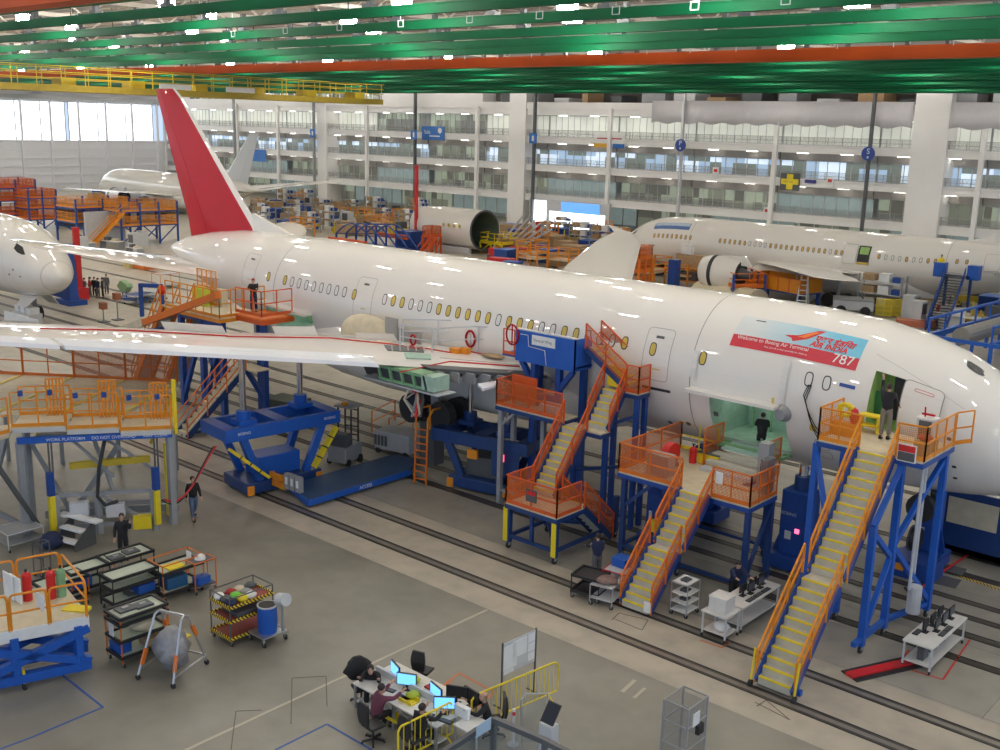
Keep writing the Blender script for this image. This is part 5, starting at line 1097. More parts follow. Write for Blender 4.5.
for i, (ti, dx, dy, z) in enumerate(((2, 0, .2, 1.06), (2, .1, -.4, 1.06), (4, 0, .2, 1.51), (4, -.1, -.3, 1.51), (3, 0, .1, .36))):
    tag(M().box(-.2, .2, -.25, .25, 0, .06).box(-.06, .06, -.1, .1, .06, .09, grey).build('instrument_panel', dgrey, loc=on(TC[ti], dx, dy, z)), ['dark panel lying in the far half of the furthest tray', 'dark panel in the near half of the furthest tray', 'dark panel in the top tray of the tall orange cart, far half', 'dark panel in the top tray of the tall orange cart, near half', 'dark panel low in the pale topped tray cart'][i], 'panel')
boxthing('storage_bin', 'blue bin under the second orange tray cart', 'bin', on(TC[1], 0, -.3, .41), (.6, .6, .35), bl); boxthing('storage_bin', 'blue bin in the middle shelf of the black rimmed tray cart', 'bin', on(TC[3], .1, .4, .36), (.5, .6, .32), bl)
c = cart('orange tubed cart with black trays and a raised handle frame at the cluster right', G(177, 592), 0, .9, 1.5, [.25, .95], orange, traym, rim=black, top=1.25, name='tray_cart')
boxthing('storage_bin', 'blue lidded bin on the lower deck of the orange tubed cart', 'bin', on(c, 0, -.1, .26), (.5, .75, .4), mat('teal_blue_plastic', (.02, .12, .28), .5)); tag(M().box(-.25, .25, -.3, .3, 0, .04).build('folder', yellow, loc=on(c, .05, -.1, .96)), 'yellow folder on the top tray of the orange tubed cart', 'folder'); tag(M().box(-.14, .14, -.01, .01, 0, .3).build('paper_sheet', paper, loc=on(c, 0, .5, 1.0)), 'white sheet standing on the orange tubed cart', 'paper')
c = cart('small orange cart with a white helmet on top, right end of the cluster', G(202, 590), 0, .5, .8, [.25, 1.1], orange, dgrey, name='small_cart')
t = thing('safety_helmet', 'white safety helmet on the small orange cart', 'helmet', on(c, 0, 0, 1.1)); M().ball((0, 0, .06), .16, 12, sq=(.9, 1, .85)).build('shell', paper, t, smooth=True); M().cyl(0, -.03, .02, .05, .18, 14).build('brim', paper, t)
boxthing('storage_bin', 'small blue box on the bottom of the small orange cart', 'bin', on(c, 0, 0, .26), (.35, .5, .25), bl)
# rolling frame with a grey bag
t = thing('rolling_frame', 'grey tubular rolling frame with orange grips holding a grey bag', 'frame', G(173, 672), .35); q = M()
for s in (-.6, .6):
    q.tube([(s, -.75, .12), (s*.75, -.1, 1.75), (s*.7, .05, 1.8), (s*.75, .2, 1.72), (s, .75, .12)], .035, 8); 
q.bar((-.42, .05, 1.8), (.42, .05, 1.8), .06); q.bar((-.6, .75, .3), (.6, .75, .3), .05); q.bar((-.6, -.7, .3), (-.6, .7, .3), .05); q.bar((.6, -.7, .3), (.6, .7, .3), .05); q.build('tube_frame', alu, t, smooth='auto')
for s in (-.6, .6):
    for (a, b) in (((s*.93, -.62, .42), (s*.86, -.45, .85)), ((s*.8, .32, 1.4), (s*.85, .45, 1.05))): M().bar(a, b, .09).build('grip', orange, t)
    for y in (-.75, .75): M().wheel(s, y, .08, .05).build('caster', rubber, t)
M().box(-.4, .3, .1, .5, .95, 1.0).build('yellow_tray', yellow, t)
lump('plastic_bag', 'big crumpled grey plastic bag hung in the rolling frame', 'bag', (t.location.x, t.location.y, .2), (1.0, .8, 1.15), mat('grey_sheet_plastic', (.30, .30, .31), .35, var=.2, scale=6, bump=.6), seed=9, rough=.34)
# striped rack
hz = bpy.data.materials.new('hazard_stripe'); hz.use_nodes = True; nt = hz.node_tree; tc = nt.nodes.new('ShaderNodeTexCoord'); wv = nt.nodes.new('ShaderNodeTexWave'); wv.bands_direction = 'DIAGONAL'; wv.inputs['Scale'].default_value = 5; cr = nt.nodes.new('ShaderNodeValToRGB'); cr.color_ramp.interpolation = 'CONSTANT'; cr.color_ramp.elements[0].color = (.02, .02, .02, 1); cr.color_ramp.elements[1].color = (.8, .55, .02, 1); cr.color_ramp.elements[1].position = .5
nt.links.new(tc.outputs['Object'], wv.inputs['Vector']); nt.links.new(wv.outputs['Color'], cr.inputs[0]); nt.links.new(cr.outputs[0], nt.nodes['Principled BSDF'].inputs['Base Color'])
c = cart('open wire rack cart with yellow and black striped shelf edges full of small parts', G(243, 634), 0, 1.0, 1.55, [.25, .8, 1.25], dgrey, mat('shelf_mat_red', (.30, .06, .05), .7), rim=hz, top=1.55, name='rack_cart')
R = random.Random(4); cols = [paper, dgrey, cnavy, cred, mat('bright_green_cloth', (.15, .55, .05), .6), yellow, cream, grey]
names = ['white', 'dark', 'navy', 'red', 'green', 'yellow', 'cream', 'grey']
for k in range(10):
    i = k % 8; lump('parts_bag', '%s bag of parts on the top shelf of the striped rack, %s' % (names[i], ['far left', 'far middle', 'far right', 'near left', 'near middle', 'near right', 'centre', 'left edge', 'back corner', 'front corner'][k]), 'bag', on(c, -.3+.3*(k % 3), -.6+.36*(k//3)+.05*(k % 2), 1.26), (.28, .3, .2), cols[i], seed=k+20, group='bags on the striped rack')
boxthing('tray', 'dark tray on the middle shelf of the striped rack', 'tray', on(c, 0, .1, .81), (.8, 1.1, .15), dgrey); 
c = cart('low silver trolley carrying a blue drum', G(268, 640), 0, .75, .85, [.3], alu, alu, name='drum_trolley', wr=.09, fr=.05)
t = thing('plastic_drum', 'open blue plastic drum on the low silver trolley', 'drum', on(c, 0, 0, .3)); M().tube([(0, 0, 0), (0, 0, .35), (0, 0, .4), (0, 0, .85)], [.28, .31, .31, .29], 20).build('drum_body', bright, t, smooth='auto'); M().cyl(0, 0, .83, .87, .305, 20, lgrey).cyl(0, 0, .86, .875, .26, 20, black).build('rim', None, t)
q = M(); q.bar((.35, .3, .3), (.35, .3, 1.35), .06, m=grey); q.tube([(.2, .3, 1.3), (.55, .3, 1.4)], .2, 14, lgrey); q.build('reel_post', None, c)
# lift with cream deck in the lower left corner
t = thing('scissor_lift', 'blue scissor lift with cream deck and orange rails, lower left corner', 'lift', (-28.6, 12.2, 0)); 
def ll(px, py, z): return G(px, py, z)
Z = 1.75; P = [ll(-30, 640, Z), ll(88, 617, Z), ll(62, 585, Z), ll(-30, 603, Z)]
q = LM(t); q.prism(P, (0, 0, .06)); q.build('deck', cream, t)
q = LM(t); a, b, c_, d = P
for s_, e_ in ((a, b), (b, c_)): q.bar(s_-Vector((0, 0, .13)), e_-Vector((0, 0, .13)), .06, .34)
q.build('deck_fascia', paper, t)
q = LM(t)
def hoop(a, b, n=1, h=1.05):
    for i in range(n):
        p = a+(b-a)*(i+.03)/n; r = a+(b-a)*(i+.97)/n; z = Vector((0, 0, 1)); d = (r-p)*.08
        q.tube([p, p+z*(h-.15), p+z*(h-.04)+d*.4, p+z*h+d, r+z*h-d, r+z*(h-.04)-d*.4, r+z*(h-.15), r], .035, 7); q.tube([p+z*h*.5, r+z*h*.5], .03, 6)
hoop(a, b, 3); hoop(b, c_, 1); hoop(c_, d, 2); q.build('guardrail', oran2, t, smooth='auto')
for s_ in (.35, .9): 
    m0 = a+(b-a)*s_; q = LM(t); q.bar(Vector((m0.x, m0.y, .2)), Vector((m0.x, m0.y, Z-.2)), .2); q.build('post', bright, t)
q = LM(t)
for off in (0, 1):
    f = (d-a).normalized()*1.1*off; A_ = a+f; B2 = b+f
    q.bar(Vector((A_.x, A_.y, .45)), Vector((B2.x, B2.y, 1.45)), .22); q.bar(Vector((A_.x, A_.y, 1.45)), Vector((B2.x, B2.y, .45)), .22); q.bar(Vector((A_.x, A_.y, .35)), Vector((B2.x, B2.y, .35)), .25)
q.build('scissor_arm', bright, t); g1 = ll(25, 690, 0); q = LM(t); q.wheel(g1.x, g1.y, .1, .06); q.bar((g1.x, g1.y, .1), (g1.x, g1.y, .6), .06, m=yellow); q.build('caster', rubber, t)
q = LM(t); q.bar(ll(65, 610, Z)+Vector((0, 0, .05)), ll(88, 612, Z)+Vector((0, 0, .05)), .4, .1); q.build('yellow_kick_plate', yellow, t)
q = LM(t); m0 = a+(b-a)*.62; q.box(m0.x-.2, m0.x+.2, m0.y-.08, m0.y-.05, Z+.5, Z+.95, paper); q.build('notice_board', None, t)
for k, (px, m_, n_) in enumerate(((28, redb, 'red'), (52, redb, 'red'), (62, zinc, 'green'))):
    p = ll(px, 600-k*2, Z+.06); tag(M().cyl(0, 0, 0, .75, .13, 12).ball((0, 0, .75), .13, 10).cyl(0, 0, .8, .95, .04, 6, black).build('gas_cylinder', m_, loc=p, smooth='auto'), ['red cylinder at the left of the lift deck', 'red cylinder beside the green one on the lift deck', 'green cylinder on the lift deck'][k], 'cylinder')
for k, (px, py) in enumerate(((10, 575), (17, 578))): tag(M().box(-.3, .3, -.02, .02, 0, .75).build('notice_sheet', paper, loc=ll(px, py+26, Z)+Vector((0, 0, .1))), ['left white sheet on the lift deck', 'right white sheet on the lift deck'][k], 'paper')
# step unit and dark machine under the lettered stand
t = thing('step_unit', 'white topped step unit with black shelves in front of the lettered stand', 'steps', G(72, 546), .25); 
for k in range(3): M().box(-.55, .55, -.35+.3*k, -.02+.3*k, .25+.35*k, .32+.35*k).build('tread', paper, t)
for s in (-.55, .55): M().prism([(s, -.35, 0), (s, .6, 0), (s, .6, 1.0), (s, -.35, .28)], (.04, 0, 0)).build('side_panel', dgrey, t)
M().box(-1.0, -.55, .25, .6, .9, .98).box(.6, 1.0, .25, .6, .95, 1.03).build('side_wing', paper, t)
lump('cable_heap', 'dark blue heap of cable under the lettered stand', 'cables', G(52, 548), (.7, .7, .6), cnavy, seed=3); 
cart('low grey equipment cart at the far left behind the tray carts', G(20, 545), 0, 1.1, 1.3, [.3, .7], lgrey, grey, name='equipment_cart'); cart('thin dark sack truck standing behind the tray carts', G(43, 575), .3, .35, .4, [.15, .7], dgrey, dgrey, top=1.2, name='sack_truck')
# desk island
deskm = mat('desk_white_laminate', (.70, .68, .64), .45); scr = mat('blue_monitor_screen', (.05, .2, .4), .3, emit=(.16, .50, .92), es=1.5); vest = mat('lime_plastic', (.45, .55, .04), .5)
DD = thing('work_desk', 'long white double desk with computers beside the yellow barrier', 'desk', (-18.4, 17.9, 0))
q = LM(DD); q.box(-20.05, -16.9, 17.15, 17.95, .71, .75); q.build('desk_top', deskm, DD); q = LM(DD); q.box(-20.05, -16.9, 18.0, 18.75, .71, .75); q.build('desk_top', deskm, DD); q = LM(DD); q.box(-20.0, -16.95, 17.93, 18.02, .4, .95); q.build('divider', lgrey, DD)
for x in (-20, -18.5, -16.95):
    for y in (17.2, 18.7): q = LM(DD); q.box(x-.03, x+.03, y-.03, y+.03, 0, .71); q.build('leg', alu, DD)
q = LM(DD); q.box(-20, -16.95, 17.2, 17.6, .2, .23); q.build('lower_shelf', deskm, DD)
def monitor(x, y, z, rz, label, on_=True, w_=.55, gr='monitors on the work tables'):
    t = thing('monitor', label, 'monitor', (x, y, z), rz, gr); M().box(-w_/2, w_/2, -.02, .03, .14, .14+w_*.62).build('casing', black, t); M().box(-w_/2+.02, w_/2-.02, -.024, -.02, .16, .12+w_*.62).build('screen', scr if on_ else dgrey, t); M().box(-.03, .03, 0, .04, 0, .2).box(-.12, .12, -.08, .1, 0, .015).build('foot', black, t); return t
def keyboard(x, y, z, rz, label): tag(M().box(-.22, .22, -.08, .08, 0, .025).box(-.2, .2, -.06, .06, .025, .03, dgrey).build('keyboard', black, loc=(x, y, z), rz=rz), label, 'keyboard', 'keyboards')
monitor(-19.35, 18.05, .75, -.35, 'lit blue monitor at the far left of the desk island'); monitor(-18.75, 17.9, .75, .5, 'monitor turned toward the person in plum at the desk island'); monitor(-17.75, 18.0, .75, -.25, 'lit blue monitor in front of the woman in black at the desk'); monitor(-17.2, 17.75, .75, .7, 'narrow angled monitor right of the second blue screen'); monitor(-17.35, 18.35, .75, PI+.5, 'dark backed monitor facing the bald man', False); monitor(-16.95, 18.5, .75, PI-.1, 'wide dark backed monitor nearest the bald man', False)
for (x, y, r, l) in ((-19.1, 17.55, .2, 'keyboard under the hands of the person in plum'), (-17.5, 17.4, .3, 'keyboard in front of the woman in black'), (-18.5, 17.55, 0, 'black keyboard by the yellow desk tray'), (-16.95, 17.5, .2, 'keyboard at the right end of the desk')): keyboard(x, y, .75, r, l)
for (x, y, l) in ((-18.35, 17.75, 'yellow tray with lime vest left of the second monitor'), (-18.9, 18.3, 'lime bag behind the first monitors on the desk')): lump('vest_bundle', l, 'vest', (x, y, .75), (.3, .3, .16), vest, seed=int(abs(x)*9))
for (x, y, l, z) in ((-18.3, 17.55, 'yellow desk tray in the middle of the long desk', .75), (-18.6, 17.3, 'yellow tray on the lower shelf under the desk', .23)): tag(M().box(-.25, .25, -.16, .16, 0, .03).box(-.25, .25, -.16, -.14, .03, .1).box(-.25, .25, .14, .16, .03, .1).build('desk_tray', yellow, loc=(x, y, z)), l, 'tray')
tag(M().box(-.14, .14, -.1, .1, 0, .05).build('stapler_box', cred, loc=(-18.35, 18.4, .75)), 'small dark red box on the far side of the desk', 'box')
def office_chair(x, y, rz, label, back=True):
    t = thing('office_chair', label, 'chair', (x, y, 0), rz, 'office chairs at the desk island')
    q = M()
    for k in range(5): a = 2*PI*k/5; q.bar((0, 0, .1), (.3*math.cos(a), .3*math.sin(a), .07), .05)
    q.cyl(0, 0, .1, .43, .03, 8); q.build('star_base', black, t)
    for k in range(5): a = 2*PI*k/5; M().ball((.3*math.cos(a), .3*math.sin(a), .03), .032, 6).build('caster', rubber, t)
    M().box(-.24, .24, -.24, .22, .43, .51).build('seat', black, t, bev=.03)
    if back: M().loft([[(-.05-.17*math.sin(PI*(.25+.5*f)), .25+.03*math.sin(f*3), .58+f*.6), (.05+.17*math.sin(PI*(.25+.5*f)), .25+.03*math.sin(f*3), .58+f*.6), (.05+.17*math.sin(PI*(.25+.5*f)), .31+.03*math.sin(f*3), .58+f*.6), (-.05-.17*math.sin(PI*(.25+.5*f)), .31+.03*math.sin(f*3), .58+f*.6)] for f in [i/6 for i in range(7)]]).build('backrest', black, t, smooth='auto'); M().bar((0, .2, .45), (0, .29, .7), .05).build('back_post', black, t)
    return t
office_chair(-19.55, 19.3, PI+.3, 'empty black office chair on the far side of the desk'); ch = office_chair(-20.1, 17.5, 1.2, 'office chair draped with a black jacket at the left end of the desk'); lump('jacket', 'black jacket hung over the leftmost chair', 'jacket', on(ch, 0, .33, .55), (.62, .3, .65), cblack, rz=1.2, seed=5)
office_chair(-18.45, 16.45, PI-.1, 'black chair with a ring base pulled out under the person in plum')
office_chair(-17.3, 16.75, PI, 'black office chair under the woman in black'); office_chair(-16.4, 18.75, -PI/2+.9, 'black office chair under the bald man')
person('man in black bent over the far left end of the desk island', (-19.95, 17.75, 0), 2.0-PI/2+.3, cblack, cblack, sit=True, arms=((50, 60, 10), (40, 70, 10)), lean=25, head=20)
person('person with dark hair and plum top leaning on the near side of the desk', (-18.75, 16.8, 0), PI-.1, cplum, cblack, sit=True, arms=((55, 45, 8), (60, 40, 8)), lean=18)
person('woman in black sitting with her back to the camera at the desk end', (-17.25, 16.9, 0), PI+.1, cblack, cblack, sit=True, arms=((50, 50, 12), (50, 50, 12)), lean=12)
person('bald man in black sweater sitting at the right end of the desk', (-16.45, 18.6, 0), -.7, cblack, cjean, sit=True, arms=((40, 70, 14), (40, 70, 14)), lean=12, bald=True, hair=(.25, .18, .12))
# yellow crowd barriers
def barrier(a, b, label, h=1.1, n=16):
    a, b = Vector(a), Vector(b); t = thing('crowd_barrier', label, 'barrier', a, 0, 'yellow crowd barriers'); q = LM(t); z = Vector((0, 0, 1)); d = (b-a); k = d*.06
    q.tube([a+z*.2, a+z*(h-.12), a+k*.5+z*(h-.03), a+k+z*h, b-k+z*h, b-k*.5+z*(h-.03), b+z*(h-.12), b+z*.2, a+z*.2], .028, 8); q.build('frame', yellow, t, smooth='auto')
    for i in range(1, n): q = LM(t); p = a+d*i/n; q.tube([p+z*.2, p+z*h], .014, 5); q.build('upright', yellow, t)
    s = Vector((-d.y, d.x, 0)).normalized()
    for f in (.12, .88): q = LM(t); p = a+d*f; q.tube([p+s*.3+z*.02, p+s*.05+z*.2, p-s*.05+z*.2, p-s*.3+z*.02], .025, 6); q.build('foot', yellow, t)
barrier(G(471, 735), G(557, 697), 'yellow tubular barrier in front of the white notice board', n=18); barrier(G(398, 768), G(452, 740), 'yellow tubular barrier at the bottom edge by the desk', n=10)
t = thing('notice_easel', 'free standing white notice board behind the yellow barrier', 'board', G(518, 700)); a, b = G(501, 709), G(534, 692); q = LM(t)
for p in (a, b): q.bar(p, p+Vector((0, 0, 1.95)), .04)
q.build('post', dgrey, t); d = b-a; 
q = LM(t); n_ = Vector((-d.y, d.x, 0)).normalized()*.02; q.prism([a+Vector((0, 0, .95)), b+Vector((0, 0, .95)), b+Vector((0, 0, 1.9)), a+Vector((0, 0, 1.9))], n_); q.build('panel', lgrey, t)
for (f0, f1, z0, z1) in ((.03, .42, 1.1, 1.8), (.3, .72, 1.35, 1.85), (.76, .97, 1.6, 1.86), (.76, .97, 1.32, 1.56), (.76, .97, 1.05, 1.28), (.05, .35, .97, 1.08)): q = LM(t); q.prism([a+d*f0+Vector((0, 0, z0)), a+d*f1+Vector((0, 0, z0)), a+d*f1+Vector((0, 0, z1)), a+d*f0+Vector((0, 0, z1))], -n_*.3); q.build('pinned_sheet', paper, t)
for p in (a, b): q = LM(t); q.bar(p-n_*14, p+n_*14, .05); q.build('foot', dgrey, t)
# desk extras around the bald man
tag(M().box(-.3, .3, -.2, .2, 0, .01).build('paper_sheet', paper, loc=(-17.0, 19.3, .001), rz=.4), 'white sheet lying on the floor behind the bald man', 'paper')
boxthing('document_box', 'white box file at the right end of the desk by the bald man', 'box', (-16.75, 17.95, .75), (.45, .12, .32), paper); tag(M().cyl(0, 0, 0, .22, .04, 10).build('flask', black, loc=(-17.1, 18.0, .75)), 'black flask among the monitors at the right desk end', 'flask')
t = thing('side_table', 'small white table on metal legs right of the bald man', 'table', (-16.3, 17.9, 0)); M().box(-.4, .4, -.35, .35, .71, .75).build('table_top', deskm, t)
for sx in (-.36, .36):
    for sy in (-.3, .3): M().box(sx-.02, sx+.02, sy-.02, sy+.02, 0, .71).build('leg', alu, t)
# dark railed balcony at the bottom edge
t = thing('balcony_railing', 'dark metal framed glass railing crossing the bottom edge', 'railing', (-11.9, 12.4, 8.5)); q = LM(t)
def hg(px, py, D): d = _ray(px, py); return Vector((0, 0, H))+d*D
pp = [hg(425, 765, 19.5), hg(494, 719.5, 19.5), hg(545, 741, 18.3), hg(585, 762, 17.3)]
for a, b in zip(pp, pp[1:]): q.bar(a, b, .10, .09)
for p in pp[1:3]: q.bar(p, p-Vector((0, 0, 1.3)), .08)
for a, b in zip(pp, pp[1:]): q.bar(a-Vector((0, 0, .85)), b-Vector((0, 0, .85)), .05)
q.build('rail_frame', dgrey, t)
q = LM(t)
for a, b in zip(pp, pp[1:]): q.add([a-Vector((0, 0, .05)), b-Vector((0, 0, .05)), b-Vector((0, 0, .85)), a-Vector((0, 0, .85))], [(0, 1, 2, 3)])
q.build('glass_pane', mat('railing_glass', (.35, .42, .42), .1, alpha=.22), t, fix=False)
q = LM(t)
for p in pp[1:3]: q.bar(p-Vector((0, 0, 1.2)), Vector((p.x, p.y, 0)), .12)
q.build('support_post', dgrey, t)
q = LM(t); p = hg(476, 738, 19.4); q.prism([p, p+(pp[1]-pp[0]).normalized()*.3, p+(pp[1]-pp[0]).normalized()*.3+Vector((0, 0, .22)), p+Vector((0, 0, .22))], (.01, -.01, 0)); q.build('blue_sheet', mat('pale_blue_sheet', (.45, .60, .72), .5), t)
# gate posts and kiosk behind the railing
for k, (px, py, hh) in enumerate(((513, 745, 1.0), (554, 745, 1.05))):
    t = thing('queue_post', ['red and white topped post left of the small kiosk', 'red and white topped post right of the small kiosk'][k], 'post', G(px, py)); M().cyl(0, 0, .02, .85, .035, 8).build('tube', lgrey, t); M().cyl(0, 0, .85, .95, .04, 8, redb).cyl(0, 0, .95, 1.02, .04, 8, paper).build('striped_top', None, t); M().cyl(0, 0, 0, .03, .16, 14).build('foot', grey, t)
t = thing('glass_gate', 'clear glass gate panel with a rounded steel frame behind the dark railing', 'gate', G(546, 745)); M().tube([(-.45, -.5, .0), (-.45, -.5, 1.3), (-.4, -.4, 1.45), (0, 0, 1.45), (0, 0, 0)], .03, 6).build('frame', alu, t); M().add([(-.45, -.5, .1), (0, 0, .1), (0, 0, 1.4), (-.42, -.47, 1.4)], [(0, 1, 2, 3)]).build('glass_pane', mat('railing_glass', (1, 1, 1)), t, fix=False)
t = thing('kiosk', 'small kiosk with a tilted black screen beside the glass gate', 'kiosk', G(548, 752)); M().box(-.2, .2, -.15, .15, 0, .8).build('cabinet', lgrey, t); M().prism([(-.2, -.12, .85), (.2, -.12, .85), (.28, .1, 1.35), (-.12, .1, 1.35)], (0, .04, 0)).build('screen', black, t)
# wire mesh locker
t = thing('mesh_locker', 'tall empty grey wire mesh cage standing alone near the bottom edge', 'cage', (-12.6, 20.75, 0)); lx, ly, lh = .7, .9, 1.75
q = M()
for sx in (0, lx):
    for sy in (0, ly): q.box(sx-.02, sx+.02, sy-.02, sy+.02, 0, lh)
for z in (.02, lh*.36, lh*.7, lh):
    for s in (0, lx): q.bar((s, 0, z), (s, ly, z), .03)
    for s in (0, ly): q.bar((0, s, z), (lx, s, z), .03)
q.build('frame', grey, t)
for pts in (((0, 0), (lx, 0)), ((lx, 0), (lx, ly)), ((lx, ly), (0, ly)), ((0, ly), (0, 0))): (x0, y0), (x1, y1) = pts; M().add([(x0, y0, 0), (x1, y1, 0), (x1, y1, lh), (x0, y0, lh)], [(0, 1, 2, 3)]).build('mesh_panel', gmesh, t, fix=False)
M().box(lx+.02, lx+.04, .2, .5, 1.2, 1.55, paper).box(lx+.02, lx+.12, .35, .6, .95, 1.2, black).build('clipboard', None, t)
# computer benches
def bench(loc, rz, L_, label, n, printer=False):
    t = thing('computer_bench', label, 'bench', loc, rz); M().box(-.45, .45, -L_/2, L_/2, .83, .88).build('bench_top', deskm, t); M().box(-.4, .4, -L_/2+.1, L_/2-.1, .2, .23).build('lower_shelf', deskm, t)
    for sx in (-.4, .4):
        for sy in (-L_/2+.06, L_/2-.06): M().box(sx-.025, sx+.025, sy-.025, sy+.025, .12, .83).build('leg', lgrey, t); q = M(); q.wheel(sx, sy, .06, .04, 'x'); q.build('caster', rubber, t)
    return t
b1 = bench((-15.1, 29.7, 0), 0, 2.5, 'white wheeled bench with black monitors between the two stairs', 3)
for k in range(5): monitor(*on(b1, -.05+.12*(k % 2), -.4+.32*k, .88), PI/2 if k % 2 else -PI/2, 'black monitor on the bench between the stairs, number %s from the near end' % ['one', 'two', 'three', 'four', 'five'][k], False, .42)
b1b = bench((-15.1, 27.9, 0), 0, .9, 'short white wheeled table carrying a printer', 0); boxthing('printer', 'big white printer on the short wheeled table', 'printer', on(b1b, 0, 0, .88), (.6, .6, .5), deskm)
for k in range(3): keyboard(*on(b1, .3, -.5+.5*k, .88), PI/2, 'black keyboard on the bench between the stairs, %s' % ['near', 'middle', 'far'][k])
lump('rag_bundle', 'white rag bundle low on the short printer table', 'rag', on(b1b, .1, -.1, .24), (.4, .4, .3), paper, seed=8)
b2 = bench((-9.75, 31.4, 0), 0, 2.9, 'white wheeled bench with monitors near the right edge', 3)
for k in range(6): monitor(*on(b2, -.15+.25*(k % 2), -.5+.3*k, .88), PI/2 if k % 2 else -PI/2, 'black monitor on the right edge bench, %s from its near end' % ['first', 'second', 'third', 'fourth', 'fifth', 'sixth'][k], False, .42)
for k in range(3): keyboard(*on(b2, [-.3, .3, .3][k], -.7+.45*k, .88), PI/2, 'black keyboard on the right edge bench, %s' % ['near left', 'near right', 'further right'][k])
for k in range(3): boxthing('computer_tower', 'dark computer case under the right edge bench, %s' % ['near', 'middle', 'far'][k], 'computer', on(b2, 0, -.9+.7*k, .23), (.2, .45, .42), dgrey)
t = thing('cable_ramp', 'flat red floor ramp with black edges lying before the right edge bench', 'ramp', (-10.6, 29.2, 0)); a, b = G(849, 677), G(915, 662); d = (b-a); s = Vector((-d.y, d.x, 0)).normalized()
q = LM(t); q.prism([a-s*.16, b-s*.16, b+s*.16, a+s*.16], (0, 0, .09)); q.build('red_cover', redb, t)
for k in (-1, 1): q = LM(t); q.prism([a+s*.16*k, b+s*.16*k, b+s*.34*k, a+s*.34*k], (0, 0, .04)); q.build('edge_strip', black, t)
# trolleys between the two orange stairs
c = cart('low black open trolley left of the middle stairs', G(590, 596), .2, 1.0, .9, [.25, .8], black, black, rim=black)
c = cart('grey steel trolley with cables and red tools, left of the middle stairs', G(606, 603), .2, .8, .9, [.3, .75], alu, lgrey); lump('cable_heap', 'tangle of red tools and cable on the grey steel trolley', 'cables', on(c, 0, 0, .75), (.6, .6, .18), mat('mixed_tool_brown', (.2, .12, .1), .5, var=.4, scale=8), seed=12)
c = cart('red tubed trolley with a blue box on top beside the middle stairs', G(621, 590), .2, .9, 1.2, [.35, .85], redb, lgrey); boxthing('storage_bin', 'bright blue box on the red tubed trolley', 'bin', on(c, -.05, .1, .85), (.55, .5, .32), bright); lump('clear_bag', 'pale wrapped bundle under the red tubed trolley', 'bag', on(c, 0, 0, .36), (.7, .7, .35), paper, seed=13)
c = cart('white four shelf trolley between the middle stairs and the computer bench', G(684, 613), 0, .6, .75, [.2, .5, .8, 1.15], alu, paper); 
for k in range(3): tag(M().box(-.12, .12, -.16, .16, 0, .06).build('tool_tray', dgrey, loc=on(c, 0, 0, [.5, .8, 1.15][k])), 'dark tray on the %s shelf of the white four shelf trolley' % ['second', 'third', 'top'][k], 'tray')
# machines under the wing
t = thing('mast_lift', 'grey drivable mast lift with yellow light under the wing', 'lift', G(345, 462), .3); M().box(-.5, .5, -.7, .7, .15, .9).build('chassis', grey, t, bev=.05); M().box(-.45, .45, -.6, -.1, .9, 1.5).build('motor_cover', dgrey, t, bev=.05)
q = M(); [q.bar((sx*.35, sy, .9), (sx*.35, sy, 2.6), .06) for sx in (-1, 1) for sy in (0, .6)]; [q.bar((-.35, .6, 1.2+k*.4), (.35, .6, 1.2+k*.4), .05) for k in range(4)]; q.build('mast', black, t); M().box(-.5, .5, -.1, .7, 2.6, 2.68).build('basket_floor', grey, t); M().ball((0, 0, 2.8), .18, 8, sq=(1, 1, .6)).build('beacon', oran2, t)
for s in (-1, 1):
    for y in (-.5, .5): M().wheel(s*.5, y, .17, .12, 'x').build('wheel', rubber, t)
t = thing('ground_power_unit', 'white slatted ground unit beside the dark electrical cabinet', 'generator', G(400, 452), .2); M().box(-1.0, 1.0, -.7, .7, .2, 1.1).build('housing', mat('unit_grey_white', (.40, .41, .42), .5), t, bev=.05)
for k in range(4): M().box(-1.0+.2*k, -.86+.2*k, -.72, -.7, .4, .9).build('louvre', dgrey, t)
for s in (-.8, .8): M().wheel(s, -.65, .15, .1).build('wheel', rubber, t)
boxthing('olive_crate', 'dark olive metal crate with white labels behind the bright blue jack', 'crate', G(288, 420), (2.0, 1.4, 1.2), mat('olive_metal', (.10, .12, .09), .5), rz=.2)
t = thing('ground_railing', 'dull orange floor railing standing under the fuselage', 'railing', G(395, 432)); q = LM(t)
for (p, r) in ((G(372, 432), G(395, 420)), (G(389, 440), G(413, 428))): z = Vector((0, 0, 1.1)); q.tube([p, p+z, r+z, r], .04, 6); q.tube([p+z*.5, r+z*.5], .03, 6)
q.build('railing_tube', orange, t); 
t = thing('flexible_hose', 'looping red air hose between the lettered stand and the blue jack', 'hose', G(190, 480)); q = LM(t); p0, p1 = wl(.93, -.1, 1.0), G(216, 446, 3.0); q.tube([p0+(p1-p0)*f-Vector((0, 0, 1.0*math.sin(PI*f)*(1-f*.8))) for f in [i/12 for i in range(13)]], .04, 6); q.build('hose_run', redb, t); q = LM(t); q.tube([p0+(p1-p0)*f-Vector((0, .1, 1.2*math.sin(PI*f)*(1-f*.8))) for f in [i/12 for i in range(13)]], .03, 6); q.build('cable_run', black, t)
